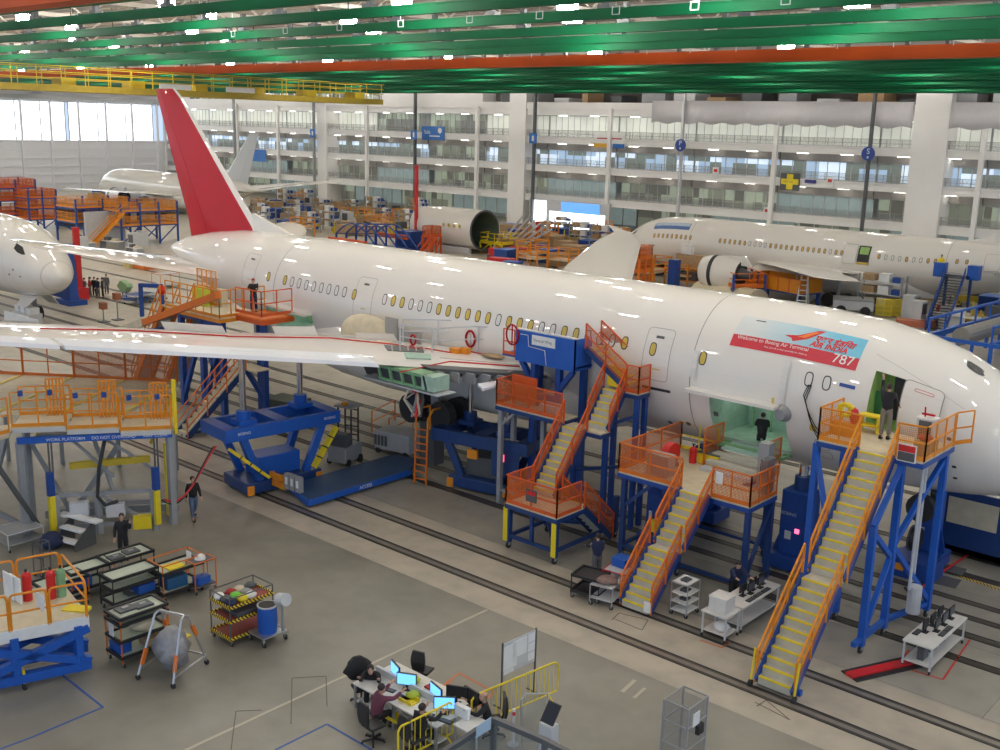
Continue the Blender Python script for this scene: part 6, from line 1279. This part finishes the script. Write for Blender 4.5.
# things on the near wing
zw = lambda px: 5.55
def onwing(px, py): p = onskin(px, py, 5.62, .0); return p+Vector((XN, YC, 0)) if p.y < -5.5 else G(px, py, 5.62)
t = thing('wing_railing', 'white tubular safety railing standing on the near wing', 'railing', onwing(400, 348)); q = LM(t); Pts = [onwing(*p) for p in ((400, 350), (432, 355), (478, 352), (521, 356))]; Pb = [onwing(*p) for p in ((403, 344), (438, 345), (480, 346))]
for L_ in (Pts, Pb):
    for p in L_: q.bar(p, p+Vector((0, 0, 1.15)), .05)
    for a, b in zip(L_, L_[1:]):
        for h_ in (1.15, .6): q.bar(a+Vector((0, 0, h_)), b+Vector((0, 0, h_)), .045)
q.build('railing_tube', lgrey, t)
for k, (px, py, r) in enumerate(((413, 348, .22), (470, 350, .36))):
    p = onwing(px, py); t = thing('hose_coil', ['small red hose coil on the wing at the left end of the white railing', 'tall red hose coil on the wing inside the white railing'][k], 'hose', p); M().tube([(r*.75*math.cos(a), 0, r+.15+r*math.sin(a)) for a in [2*PI*i/18 for i in range(19)]], .05, 6).build('coil', redp, t, smooth=True); M().bar((0, .05, 0), (0, .05, r*2), .04).build('stand', grey, t)
for k, px in enumerate((455, 465)): boxthing('yellow_case', ['left yellow tool case on the near wing', 'right yellow tool case on the near wing'][k], 'case', onwing(px, 354), (.42, .3, .28), oran2, rz=.2, group='yellow cases on the wing')
lump('sand_bag', 'flat tan bag lying on the near wing beside the blue platform', 'bag', onwing(493, 357), (1.0, .5, .12), cardb, seed=2)
t = thing('trailing_edge_frame', 'grey access frame standing behind the wing trailing edge', 'frame', G(396, 338, 5.7)); M().box(-.7, 1.6, 0, .1, -.3, .5).box(-.7, .1, -.05, .05, -.3, .9).build('panel', mat('grey_taupe_panel', (.32, .31, .29), .5), t)
# ------------------------------------------------------------------ the rest of the hall floor
def mpp(p): return (Vector(p)-Vector((0, 0, H))).dot(CF)/FPX          # metres covered by one pixel at that place
def stand(label, px0, px1, py, hp, levels, frame, rail_m, along='y', depth=2.4, mesh=None, name='work_stand', stair=None, dk=None):
    """stand between two pixels of its near floor edge; hp: height in pixels; levels: fractions of the height with a railed deck"""
    c = G((px0+px1)/2, py); L_ = abs(px1-px0)*mpp(c); h = hp*mpp(c); t = thing(name, label, 'platform', c, {'x': .0, 'y': PI/2, 'v': -YAW*0-.72+0}.get(along, 0)); L_ *= {'x': 1.5, 'y': 1.35, 'v': 1}[along]
    for i in range(max(2, round(L_/3))+1):
        n = max(2, round(L_/3)); x = -L_/2+L_*i/n
        for y in (0, depth): M().box(x-.1, x+.1, y-.1, y+.1, 0, h*levels[-1]+1.1*(frame is blue)).build('leg', frame, t)
    q = M(); n = max(2, round(L_/3))
    for i in range(n):
        a, b = -L_/2+L_*i/n, -L_/2+L_*(i+1)/n; q.bar((a, 0, .2), (b, 0, h*levels[0]), .12); q.bar((b, depth, .2), (a, depth, h*levels[0]), .12)
    q.build('brace', frame, t)
    for lv in levels:
        z = h*lv; M().box(-L_/2, L_/2, 0, depth, z-.15, z).build('deck', dk or frame, t); q = M(); pm = M()
        for (a, b) in (((-L_/2, 0), (L_/2, 0)), ((-L_/2, depth), (L_/2, depth)), ((-L_/2, 0), (-L_/2, depth)), ((L_/2, 0), (L_/2, depth))):
            A_, B2 = Vector((*a, z)), Vector((*b, z)); k = max(1, round((B2-A_).length/1.3))
            for i in range(k+1): p = A_+(B2-A_)*i/k; q.bar(p, p+Vector((0, 0, 1.15)), .07)
            for f in (.6, 1.15): q.bar(A_+Vector((0, 0, f)), B2+Vector((0, 0, f)), .07)
            q.bar(A_+Vector((0, 0, .12)), B2+Vector((0, 0, .12)), .04, .22)
            if mesh: pm.add([A_, B2, B2+Vector((0, 0, 1.1)), A_+Vector((0, 0, 1.1))], [(0, 1, 2, 3)])
        g = q.build('guardrail', rail_m, t)
        if mesh: pm.build('mesh_panel', mesh, g, fix=False)
    if stair:
        s = 1 if stair > 0 else -1; z = h*levels[-1]; q = M(); x = s*L_/2
        for y in (-.9, -.1): q.bar((x, y, z), (x+s*z*1.1, y, .1), .1, .35); q.bar((x, y, z+1), (x+s*z*1.1, y, 1.1), .07)
        k = int(z/.3)
        for i in range(k): f = (i+.5)/k; q.box(x+s*z*1.1*f-.13, x+s*z*1.1*f+.13, -.9, -.1, z*(1-f)-.02, z*(1-f)+.02)
        q.build('stair', rail_m, t)
    return t
stand('tall blue scaffold with orange decks behind the nose at the left edge', -14, 31, 229, 56, [.25, .5, .72], blue, vermil, 'y', 5, omesh)
stand('narrow blue stand with stacked orange decks beside the tall scaffold', 34, 55, 230, 36, [.3, .6, .88], blue, orange, 'y', 4, omesh)
stand('long two storey orange railed stand under the far aircraft, left half', 84, 126, 243, 44, [.48, .8], blue, oran2, 'y', 5, amesh)
stand('long two storey orange railed stand under the far aircraft, right half with stair', 128, 174, 244, 42, [.45, .78], blue, oran2, 'y', 5, amesh, stair=-1)
t = thing('machine_block', 'long dark blue machine block between the orange stands', 'machine', G(72, 228)); M().box(-5, 5, 0, 4, 0, 3.2).box(-5, 5, 0, 4, 3.2, 3.5, grey).build('housing', blue, t); M().box(-4, 4, -.05, 0, .3, 2.4).build('dark_panel', dark, t)
boxthing('partition', 'plain grey steel panel standing in front of the two storey orange stand', 'panel', G(106, 244), (.3, 5.2, 4), lgrey)
# posts
def redpost(px, pyb, pyt, label, r=.22, base=None):
    p = G(px, pyb); h = (pyb-pyt)*mpp(p)*1.02; t = thing('red_post', label, 'post', p); M().box(-r, r, -r, r, 0, h).build('post', redb, t); M().box(-.7, .7, -.5, .5, 0, 1.0).build('foot_box', base or redb, t)
redpost(416, 248, 168, 'thin bright red post rising behind the middle of the fuselage', .17, blue); redpost(80, 299, 229, 'bright red post beside the nose of the left edge aircraft', .22)
redpost(537, 250, 222, 'short red post behind the fuselage left of the bright doorway', .2, grey)
# under the nose of the left aircraft
t = thing('nose_jack', 'tall blue jack column with sloped foot at the nose of the left edge aircraft', 'jack', G(72, 304)); M().prism([(-.7, -.5, 0), (.8, -.5, 0), (.3, -.5, 5.0), (-.25, -.5, 5.0)], (0, .8, 0)).build('column', blue, t, bev=.05); M().box(-1.2, 1.1, -.8, .8, 0, .4).build('base', blue, t); M().bar((-1, 0, .6), (-6.5, -.6, 1.8), .4, .5).bar((-1, .5, .4), (-6.5, .5, .4), .4, .4).bar((-6.5, -.6, 0), (-6.5, -.6, 1.9), .5).build('support_frame', blue, t)
t = thing('test_cart', 'grey test cart with two white slatted boxes under the left edge nose', 'cart', G(28, 322), PI/2); t.scale = (.75, .75, .7); M().box(-.7, .7, -1.8, 1.8, 0, 1.1).build('body', lgrey, t)
for y in (-1.2, 0, 1.2): M().box(-.5, .5, y-.45, y+.45, 1.1, 1.75).box(.5, .53, y-.35, y+.35, 1.2, 1.65, dgrey).build('slatted_box', paper, t)
t = thing('white_partition', 'low white partition beside the test cart at the left edge', 'partition', G(22, 333), PI/2); M().box(-.05, .05, -2.6, 2.6, .1, 1.3).build('panel', paper, t); M().box(-.3, .3, -2.3, -2.2, 0, .1).box(-.3, .3, 2.2, 2.3, 0, .1).build('foot', grey, t)
spots = [(85, 298, cgrey, 'grey', .2), (90.5, 297, cred, 'dark red', -.3), (95, 297, cblack, 'black', .5), (98.5, 298, cnavy, 'navy', .1), (103, 297.5, cblack, 'black', -.6), (107, 294, cgrey, 'grey', .9)]
for i, (px, py, c_, w_, r_) in enumerate(spots): person('%s person in %s top in the group beside the red post' % (['first', 'second', 'third', 'fourth', 'fifth', 'sixth'][i], w_), G(px, py), r_, c_, [cblack, cgrey][i % 2], group='people standing by the red post', legs=((3, 2), (-3, 2)))
t = thing('green_fixture', 'light green shaped part on a low blue trolley beside the group of people', 'fixture', G(122, 299)); t.scale = (.62, .62, .75); t.location.z = -.14; M().prism([(-1.2, 0, 1.6), (-.3, 0, 2.3), (1.3, 0, 2.0), (1.5, 0, 1.7), (.6, 0, 1.0), (-.4, 0, 1.1)], (0, .9, 0)).build('shaped_part', mat('pale_green_part', (.30, .48, .25), .5), t); M().box(-1.3, 1.2, -.2, 1.1, .2, .4).bar((-.6, .4, .3), (-.3, .4, 1.2), .1).bar((.6, .4, .3), (.5, .4, 1.1), .1).build('trolley', blue, t)
for k, (px, py, lb) in enumerate(((140, 303, 'left'), (152, 300, 'right'))):
    cart('low thin metal tube trolley in front of the tailplane, the %s one' % lb, G(px, py), .3, 1.6, 2.2, [.35, .8], alu, lgrey if k else blue)
cart('thin orange framed trolley under the tail left of the stairs', G(166, 287), 0, 1.5, 2.0, [.3, 1.3], orange, lgrey); boxthing('parts_bin', 'orange bin on the floor below the tailplane', 'bin', G(149, 268), (2.2, 2.4, 1.1), orange); boxthing('parts_bin', 'pale yellow bin on the floor below the tailplane', 'bin', G(132, 267), (1.3, 1.3, 1.3), mat('pale_yellow_bin', (.6, .5, .2), .5))
for k, (px, py) in enumerate(((104, 322), (118, 320))):
    t = thing('small_post_stand', 'small brown post stand on the floor above the wing, %s' % ['left', 'right'][k], 'stand', G(px, py)); M().bar((0, 0, 0), (0, 0, 1.3+.6*k), .08).box(-.3, .3, -.2, .2, 1.0+.6*k, 1.5+.6*k, mat('rust_brown', (.3, .1, .04), .6)).build('post', grey, t); M().box(-.35, .35, -.35, .35, 0, .06).build('foot', dgrey, t)
t = thing('blue_tail_trestle', 'small blue trestle left of the orange tail slide', 'trestle', G(150, 318), .1); M().bar((-1, 0, 0), (-1, 0, 2.6), .25).bar((-1, 0, 2.5), (1.6, 0, 2.7), .3).build('beam', blue, t); M().bar((1.6, 0, 0), (1.6, 0, 2.6), .25).build('leg', blue, t)
for k, px in enumerate((209, 223)): boxthing('steel_locker', 'grey steel locker behind the near wing, %s of two' % ['left', 'right'][k], 'locker', G(262+k*11, 352), (.9, .5, 2.3), grey, rz=.4) if True else None
# curved blue frames behind the fuselage
t = thing('assembly_fixture', 'blue curved lattice assembly fixture seen over the fuselage behind the fin', 'fixture', G(362, 252)); q = M()
for k in range(5):
    y = k*1.3; P = [(-7+1.2*k+11*f, y, 1.2+4.3*math.sin(PI*min(1, f*.85+.15))) for f in [i/10 for i in range(11)]]; q.tube(P, .16, 6); q.bar((P[0][0], y, 0), P[0], .3); q.bar((P[5][0], y, 0), P[5], .25); q.bar((P[10][0], y, 0), P[10], .3)
for f in (0, 4, 8): q.bar((-7+11*f/10, 0, 1.2+4.3*math.sin(PI*min(1, f/10*.85+.15))), (-7+4.8+11*f/10, 5.2, 1.2+4.3*math.sin(PI*min(1, f/10*.85+.15))), .16)
q.build('curved_rib', blue, t); M().box(-8, 7, -.5, 6, 0, 1.0).build('base', blue, t); M().box(-8, 2, -1.2, -.5, 1.5, 2.4).build('orange_guard', vermil, t); M().box(-3, 5, 6, 6.6, 2.5, 3.4).build('orange_guard', vermil, t); t.scale = (.68, .68, .6)
boxthing('machine_cabinet', 'blue machine cabinet at the foot of the thin red post', 'cabinet', G(411, 250), (2.5, 2.5, 2.4), blue)
# open barrel section
t = thing('fuselage_section', 'short white fuselage barrel section with an open dark end', 'airplane', (-94.0, 97, 0), 0); t.scale = (1, 1, .95); q = M(); rg = []
for f in [i/10 for i in range(11)]:
    x = -5.2+10.8*f; r = 2.6*(.86+.14*math.sin(PI*min(.5, f)+.2)); sk_ = .55*(1-f)*0; rg.append([(x, r*.97*math.cos(a), 3.0+sk_+r*math.sin(a)) for a in [2*PI*i/32 for i in range(32)]])
q.loft(rg, cap=False); q.build('skin', white, t, smooth=True)
M().tube([(-5.2, 0, 3), (-5.5, 0, 3)], 2.1, 20).build('end_cover', dark, t); q = M(); q.loft([[(x, r*math.cos(a), 3+r*math.sin(a)) for a in [2*PI*i/32 for i in range(32)]] for x, r in ((5.62, 2.62), (5.7, 2.62), (5.7, 2.4), (5.62, 2.4))], cap=False); q.build('end_ring', dgrey, t)
q = M(); q.loft([[(x, r*math.cos(a), 3+r*math.sin(a)) for a in [2*PI*i/24 for i in range(24)]] for x, r in ((5.6, 2.45), (-3, 2.2))], cap=False).add([(-3, 2.2*math.cos(2*PI*i/24), 3+2.2*math.sin(2*PI*i/24)) for i in range(24)], [tuple(range(24))]); q.build('lining', mat('barrel_green_grey', (.10, .14, .11), .6), t)
for k in range(4): M().box(1.0+k*.9, 1.3+k*.9, -2.62, -2.56, 3.3, 3.75).build('window', yfilm, t)
M().box(-5, -4.6, -2.0, 2, 0, 1.2).box(-4, 5, -2, -1.6, 0, .8).box(-4, 5, 1.6, 2, 0, .8).build('cradle', lgrey, t)
stand('red orange railed stair stand in front of the fuselage barrel section', 431, 441, 254, 24, [.75], vermil, vermil, 'y', 1.5, omesh, stair=-1)
stand('yellow lattice stand inside the mouth of the barrel section', 481, 500, 254, 22, [.5], yellow, yellow, 'x', 3)
t = thing('tube_rack', 'fan of pale tubes leaning on a rack right of the barrel section', 'rack', G(512, 250)); q = M()
for k in range(6): q.bar((-2+k*.7, 0, .6), (1.0+k*.9, 1, 4.5-.3*k), .22)
q.build('tube', lgrey, t); M().box(-2.5, 3, 0, 1.6, 0, .8).build('rack_base', grey, t)
# crates, racks and machines scattered over the far floor
def proto(kind):
    t = thing(kind[0], kind[1], kind[2], (0, 0, 0), 0, kind[3]); kind[4](t); return t
def k_crate(t): M().box(-1.1, 1.1, -.9, .9, .15, 1.5).build('crate_body', cardb, t); M().box(-1.15, 1.15, -.95, -.75, 0, .15).box(-1.15, 1.15, .75, .95, 0, .15).build('skid', cream, t)
def k_bin(t): M().box(-1, 1, -.8, .8, 0, 1.2).build('bin_body', blue, t); M().box(-1.05, 1.05, -.85, .85, 1.2, 1.3).build('rim', bright, t)
def k_rack(t):
    for x in (-1.6, 1.6):
        for y in (-.5, .5): M().box(x-.06, x+.06, y-.06, y+.06, 0, 2.8).build('post', grey, t)
    for z in (.5, 1.4, 2.3): M().box(-1.6, 1.6, -.5, .5, z-.06, z).box(-1.4, -.5, -.4, .4, z, z+.5, cardb).box(-.2, .6, -.4, .4, z, z+.6, paper).box(.8, 1.4, -.3, .3, z, z+.4, blue).build('shelf', lgrey, t)
def k_orange(t):
    q = M()
    for x in (-1.3, 1.3):
        for y in (-.8, .8): q.box(x-.06, x+.06, y-.06, y+.06, 0, 2.2)
    for z in (1.2, 1.7, 2.2):
        for y in (-.8, .8): q.bar((-1.3, y, z), (1.3, y, z), .07)
        for x in (-1.3, 1.3): q.bar((x, -.8, z), (x, .8, z), .07)
    q.build('frame', oran2, t); M().box(-1.3, 1.3, -.8, .8, 1.0, 1.15).build('deck', cream, t)
def k_yellow(t): M().box(-1.5, 1.5, -.7, .7, .3, .8).build('bed', mat('dull_yellow', (1, 1, 1)), t); M().box(-1.4, -1.2, -.6, .6, 0, .3).box(1.2, 1.4, -.6, .6, 0, .3).bar((-1.5, 0, .3), (-1.5, 0, 1.6), .1).bar((1.5, 0, .3), (1.5, 0, 1.4), .1).box(-.6, .4, -.4, .4, .8, 1.5, dgrey).build('load', yellow, t)
def k_cab(t): M().box(-.6, .6, -.5, .5, 0, 2.0).build('cabinet_body', lgrey, t); M().box(-.5, .5, -.53, -.5, .9, 1.8).build('front_panel', dgrey, t)
def k_table(t):
    M().box(-1.5, 1.5, -.6, .6, .85, .92).box(-.9, -.3, -.3, .3, .92, 1.3, dgrey).box(.2, .9, -.3, .3, .92, 1.15, cream).build('table_top', deskm, t)
    for x in (-1.4, 1.4): M().box(x-.05, x+.05, -.5, .5, 0, .85).build('leg', grey, t)
def k_red(t): M().box(-1.2, 1.2, -.6, .6, .2, .9).build('tank', redb, t); M().box(-1.3, 1.3, -.65, .65, 0, .2).build('skid', dgrey, t)
KI = [('wooden_crate', 'brown crate among the clutter on the far floor', 'crate', 'brown crates on the far floor', k_crate), ('parts_bin', 'blue steel bin among the clutter on the far floor', 'bin', 'blue bins on the far floor', k_bin), ('storage_rack', 'grey loaded shelf rack on the far floor', 'rack', 'shelf racks on the far floor', k_rack),
 ('railed_trestle', 'small amber railed trestle on the far floor', 'trestle', 'amber trestles on the far floor', k_orange), ('pallet_truck', 'yellow low truck with dark load on the far floor', 'truck', 'yellow trucks on the far floor', k_yellow), ('machine_cabinet', 'pale grey cabinet with dark front on the far floor', 'cabinet', 'grey cabinets on the far floor', k_cab),
 ('work_table', 'white work table with boxes on the far floor', 'table', 'work tables on the far floor', k_table), ('fluid_tank', 'red tank on a skid on the far floor', 'tank', 'red tanks on the far floor', k_red)]
PR = [proto(k) for k in KI]; used = [False]*8; R = random.Random(11)
def put(i, p, rz=0., s=1., w_=''):
    l = KI[i][1].replace('among the clutter ', '').replace('on the far floor', w_); g = KI[i][3].replace('on the far floor', w_)
    if not used[i]: used[i] = True; PR[i].location = p; PR[i].rotation_euler.z = rz; PR[i].scale = (s, s, s); PR[i]['label'] = l; PR[i]['group'] = g
    else: dup(PR[i], p, rz, l, g, scale=(s, s, s))
ZW = ['between the red fin and the thin red post', 'below the bright doorway', 'just over the crown left of the far wing', 'under the nose of the second aircraft', 'right of the yellow gates', 'behind the orange stands at the left', 'at the foot of the gallery by the far wingtip', 'by the foot of the passenger stairs', 'below the orange stands at the left']
zones = [(255, 425, 203, 236, 75, [0, 0, 2, 2, 5, 6, 4, 3, 1]), (500, 622, 232, 258, 42, [0, 0, 1, 1, 2, 3, 4, 6, 7]), (500, 600, 256, 272, 12, [1, 7, 3, 0]), (625, 700, 262, 292, 12, [0, 3, 3, 1]), (870, 1000, 292, 312, 26, [4, 4, 1, 5, 6, 2]), (95, 185, 196, 212, 12, [1, 5, 0, 6]), (600, 640, 218, 226, 6, [0, 1, 2]), (905, 1000, 318, 330, 5, [4, 5, 6]), (60, 150, 246, 256, 6, [5, 6])]
occ = []
for zi, (x0, x1, y0, y1, n, ks) in enumerate(zones):
    k = 0; tries = 0
    while k < n and tries < 600:
        tries += 1; px, py = R.uniform(x0, x1), R.uniform(y0, y1); p = G(px, py)
        if p.y > 127 or p.x < -205 or any((p-o).length < 2.7 for o in occ): continue
        if -72 < p.x < -16 and 94 < p.y < 102: continue
        if (p-Vector((-95.5, 97, 0))).length < 7 or (p-G(673, 290)).length < 3.2: continue
        occ.append(p); put(ks[k % len(ks)], p, R.choice((0, 0, PI/2, .3)), R.uniform(.85, 1.25), ZW[zi]); k += 1
# around the second aircraft
stand('amber solid sided work stand in front of the open engine, left part', 706, 745, 300, 27, [.62], blue, orange, 'v', 3.0, None, dk=orange)
def panelstand(px0, px1, py, hp, label):
    c = G((px0+px1)/2, py); m_ = mpp(c); w_ = (px1-px0)*m_*1.2; h = hp*m_; t = thing('panelled_stand', label, 'platform', c, -.25); M().box(-w_/2, w_/2, 0, 3, h*.45, h*.5).build('deck', blue, t); M().box(-w_/2, w_/2, 0, .08, h*.5, h).box(-w_/2, w_/2, 2.92, 3, h*.5, h).box(-w_/2, -w_/2+.08, 0, 3, h*.5, h).box(w_/2-.08, w_/2, 0, 3, h*.5, h).build('side_panel', oran2, t)
    q = M()
    for k in range(6): x = -w_/2+w_*k/5; q.box(x-.05, x+.05, -.06, 0, h*.5, h+.05)
    q.box(-w_/2, w_/2, -.06, 0, h-.05, h+.05); q.build('panel_rib', orange, t)
    for x in (-w_/2+.2, w_/2-.2):
        for y in (.2, 2.8): M().box(x-.12, x+.12, y-.12, y+.12, 0, h*.45).build('leg', blue, t)
panelstand(742, 800, 303, 27, 'long amber panelled stand under the wing of the second aircraft')
t = thing('engine_cover', 'cream ribbed cover lying in front of the amber railed stand', 'cover', G(728, 300), -.25); q = M(); rg = []
for k in range(15): x = -3.6+.52*k; rg.append([(x, 1.6*math.cos(a), 1.5*math.sin(a)*(1 if k % 3 else .94)) for a in [PI*i/12 for i in range(13)]])
q.loft(rg); q.build('ribbed_shell', mat('cream_fabric', (.62, .54, .38), .7), t, smooth='auto'); M().box(-3.8, 3.8, -2.3, 2.3, 0, .12).build('base', cream, t)
t = thing('step_ladder', 'white aluminium step ladder beside the amber panelled stand', 'ladder', G(802, 308), .3); q = M()
for s in (-.45, .45): q.bar((s, -.8, 0), (s*.6, 0, 2.9), .1); q.bar((s, .8, 0), (s*.6, 0, 2.9), .1)
q.build('side_rail', paper, t); q = M(); [q.bar((-.43+.03*k, -.75+.13*k, .3+.45*k), (.43-.03*k, -.75+.13*k, .3+.45*k), .09) for k in range(6)]; q.build('rung', paper, t)
stand('orange ladder stand at the nose of the second aircraft', 636, 652, 291, 40, [.5, .82], orange, orange, 'y', 2, omesh)
t = thing('jack_column', 'slim blue jack column under the nose of the second aircraft', 'jack', G(673, 290)); M().box(-.45, .45, -.4, .4, .3, 3.0).build('column', blue, t); M().box(-1, 1, -.9, .9, 0, .4).build('base', blue, t)
t = thing('wiring_rack', 'brown wiring rack on wheels beside the slim blue jack', 'rack', G(689, 286)); M().box(-1.8, 1.8, -.6, .6, .5, .6).box(-1.8, 1.8, -.6, .6, 1.8, 1.9).box(-1.5, 1.6, -.4, .4, 1.9, 3.2, cardb).box(-1.2, 1.0, -.4, .4, .6, 1.4, dgrey).box(-.9, .2, -.5, .2, 3.2, 4.2, paper).build('shelf', oran2, t)
for x in (-1.7, 1.7): M().box(x-.06, x+.06, -.5, .5, 0, 1.9).build('leg', oran2, t)
t = thing('cleaning_unit', 'boxy white service unit with a raised dark lid behind the crown', 'machine', G(852, 314), .45); m_ = mpp(t.location); w_ = 38*m_; M().box(-w_/2, w_/2, -1.2, 1.2, .5, 15*m_).build('housing', lgrey, t, bev=.06); M().box(-w_/2, w_/2, -1.25, 1.25, 15*m_, 16*m_, grey).build('top', grey, t); M().bar((w_*.25, 0, 16*m_), (w_*.1, 0, 23*m_), .4, .1).build('raised_lid', dgrey, t)
for x in (-w_*.3, w_*.3): M().tube([(x, -1.3, .45), (x, 1.3, .45)], .45, 12).build('wheel', rubber, t)
for k, px in enumerate((883, 892, 901)):
    t = thing('mesh_gate', '%s yellow mesh gate panel on the floor behind the service unit' % ['left', 'middle', 'right'][k], 'gate', G(px, 317), .2+.3*k, 'yellow mesh gates'); t.scale = (.8, .8, .7); q = M(); [q.bar((a, 0, .1), (a, 0, 2.2), .08) for a in (-.8, 0, .8)]; [q.bar((-.8, 0, z), (.8, 0, z), .08) for z in (.2, .8, 1.4, 2.2)]; q.build('frame', yellow, t); M().box(-.8, .8, .02, .04, .2, 2.2).build('mesh_panel', meshmat('yellow_mesh', (.6, .5, .05), .12, .4), t)
boxthing('tarp_crate', 'pale cream covered crate under the second aircraft', 'crate', G(880, 303), (4.6, 2.0, 2.0), cream, rz=.4); boxthing('orange_dolly', 'small orange dolly on the floor right of the yellow gates', 'dolly', G(915, 326), (3.0, 1.4, .5), mat('dull_orange', (.5, .15, .08), .5), rz=.4)
t = thing('passenger_stairs', 'dark passenger stairs with blue side boxes at the aft door of the second aircraft', 'stairs', (-31.5, 88, 0)); P0 = G(935, 331, 0); P1 = AY(955, 275, P0.y+5.2)
flight(t, P0, (P1.x, P1.y, P1.z), 1.4, 20, blue, blue, None, tm=black, nose=None, riser=False, h=.7, thick=.4); q = LM(t); q.box(P1.x-1.2, P1.x+1.2, P1.y, P1.y+1.6, P1.z-.2, P1.z); q.build('deck', grey, t)
for s in (-1.4, 1.4): q = LM(t); q.box(P1.x+s-.45, P1.x+s+.45, P1.y, P1.y+.9, P1.z-.3, P1.z+.9); q.build('side_box', bright, t)
for s in (-1, 1): q = LM(t); q.box(P1.x+s, P1.x+s+.2, P1.y+.6, P1.y+.8, 0, P1.z); q.build('leg', navy, t)
person('person in yellow vest standing on the blue side box of the passenger stairs', (P1.x-1.4, P1.y+.4, P1.z-.2), .3, yellow, cblack)
for k, (px, py, c_, lb) in enumerate(((938, 322, cred, 'person in red top beside the foot of the passenger stairs'), (947, 322, cwhite, 'person in white top near the passenger stairs'), (957, 322, cblack, 'person with dark hair and blue jeans right of the passenger stairs'))): person(lb, G(px, py), .4*k, c_, cjean)
boxthing('white_cart', 'white service cart among the people beside the passenger stairs', 'cart', G(951, 327), (2.0, 1.4, 1.6), paper, rz=.3)
t = thing('gear_door', 'grey landing gear door panel standing below the second aircraft', 'panel', (-43.5, 93, 0)); c = AY(808, 284, 93); t.location = (c.x, 93, 0); k = c.z; M().prism([(-1.6, 0, k+1.6), (.6, 0, k+1.7), (1.6, 0, k-.8), (.3, 0, k-1.6), (-1.0, 0, k-.6)], (0, .1, 0)).build('panel', lgrey, t); M().bar((0, .05, 0), (0, .05, k), .12).build('prop', grey, t)
# big blue trough at the right edge
t = thing('roller_cradle', 'long blue railed roller cradle behind the nose at the right edge', 'cradle', G(985, 385)); P_ = [G(928, 336, 2.2), G(1040, 305, 2.2), G(1060, 372, 2.2), G(905, 384, 2.2)]
a, b = P_[0], P_[1]; d = (b-a).normalized(); s = Vector((d.y, -d.x, 0)); q = LM(t)
for off in (0, 4.2, 8.0):
    A_, B2 = a+s*off, b+s*off; q.bar(A_, B2, .3, .35); q.bar(A_+Vector((0, 0, 1.2)), B2+Vector((0, 0, 1.2)), .15)
    for k in range(9): p = A_+(B2-A_)*k/8; q.bar(p, p+Vector((0, 0, 1.2)), .12); q.bar(Vector((p.x, p.y, 0)), p, .22)
for k in range(4): p = a+(b-a)*k/3; q.bar(p, p+s*8, .25)
q.build('cradle_frame', bright, t); q = LM(t); q.tube([a+s*2.2+Vector((0, 0, .3)), b+s*2.2+Vector((0, 0, .3))], .6, 14, mat('roller_grey_brown', (.22, .21, .19), .5)); q.build('roller', None, t); q = LM(t); A_, B2 = a+s*8.2, b+s*8.2; q.prism([A_, B2, B2-Vector((0, 0, 2)), A_-Vector((0, 0, 2))], s*.1); q.build('side_skirt', bright, t)
# low clutter on the floor right of the boarding stairs
for k, (px, py, lb) in enumerate(((938, 567, 'far'), (932, 578, 'near'))): tag(M().box(-.9, .9, -.45, .45, 0, .02).build('floor_mat', dgrey, loc=G(px, py), rz=.1), 'dark mat on the floor right of the boarding stairs, the %s one' % lb, 'mat')
t = thing('floor_cable', 'red and black cable coiled on the floor under the nose at the right', 'cable', G(930, 570)); q = LM(t); q.tube([G(x, y, .05) for x, y in ((1000, 535), (975, 550), (945, 570), (925, 585), (915, 590), (925, 572), (935, 560))], .04, 6, redb); q.tube([G(x, y, .05) for x, y in ((905, 575), (918, 572), (923, 590), (915, 598), (905, 588))], .05, 6, black); q.build('cable_run', None, t)
tag(M().box(-1.1, 1.1, -.06, .06, 0, .02).build('hazard_strip', hz, loc=G(970, 580), rz=-.1), 'black and yellow striped strip on the floor near the right edge', 'strip')
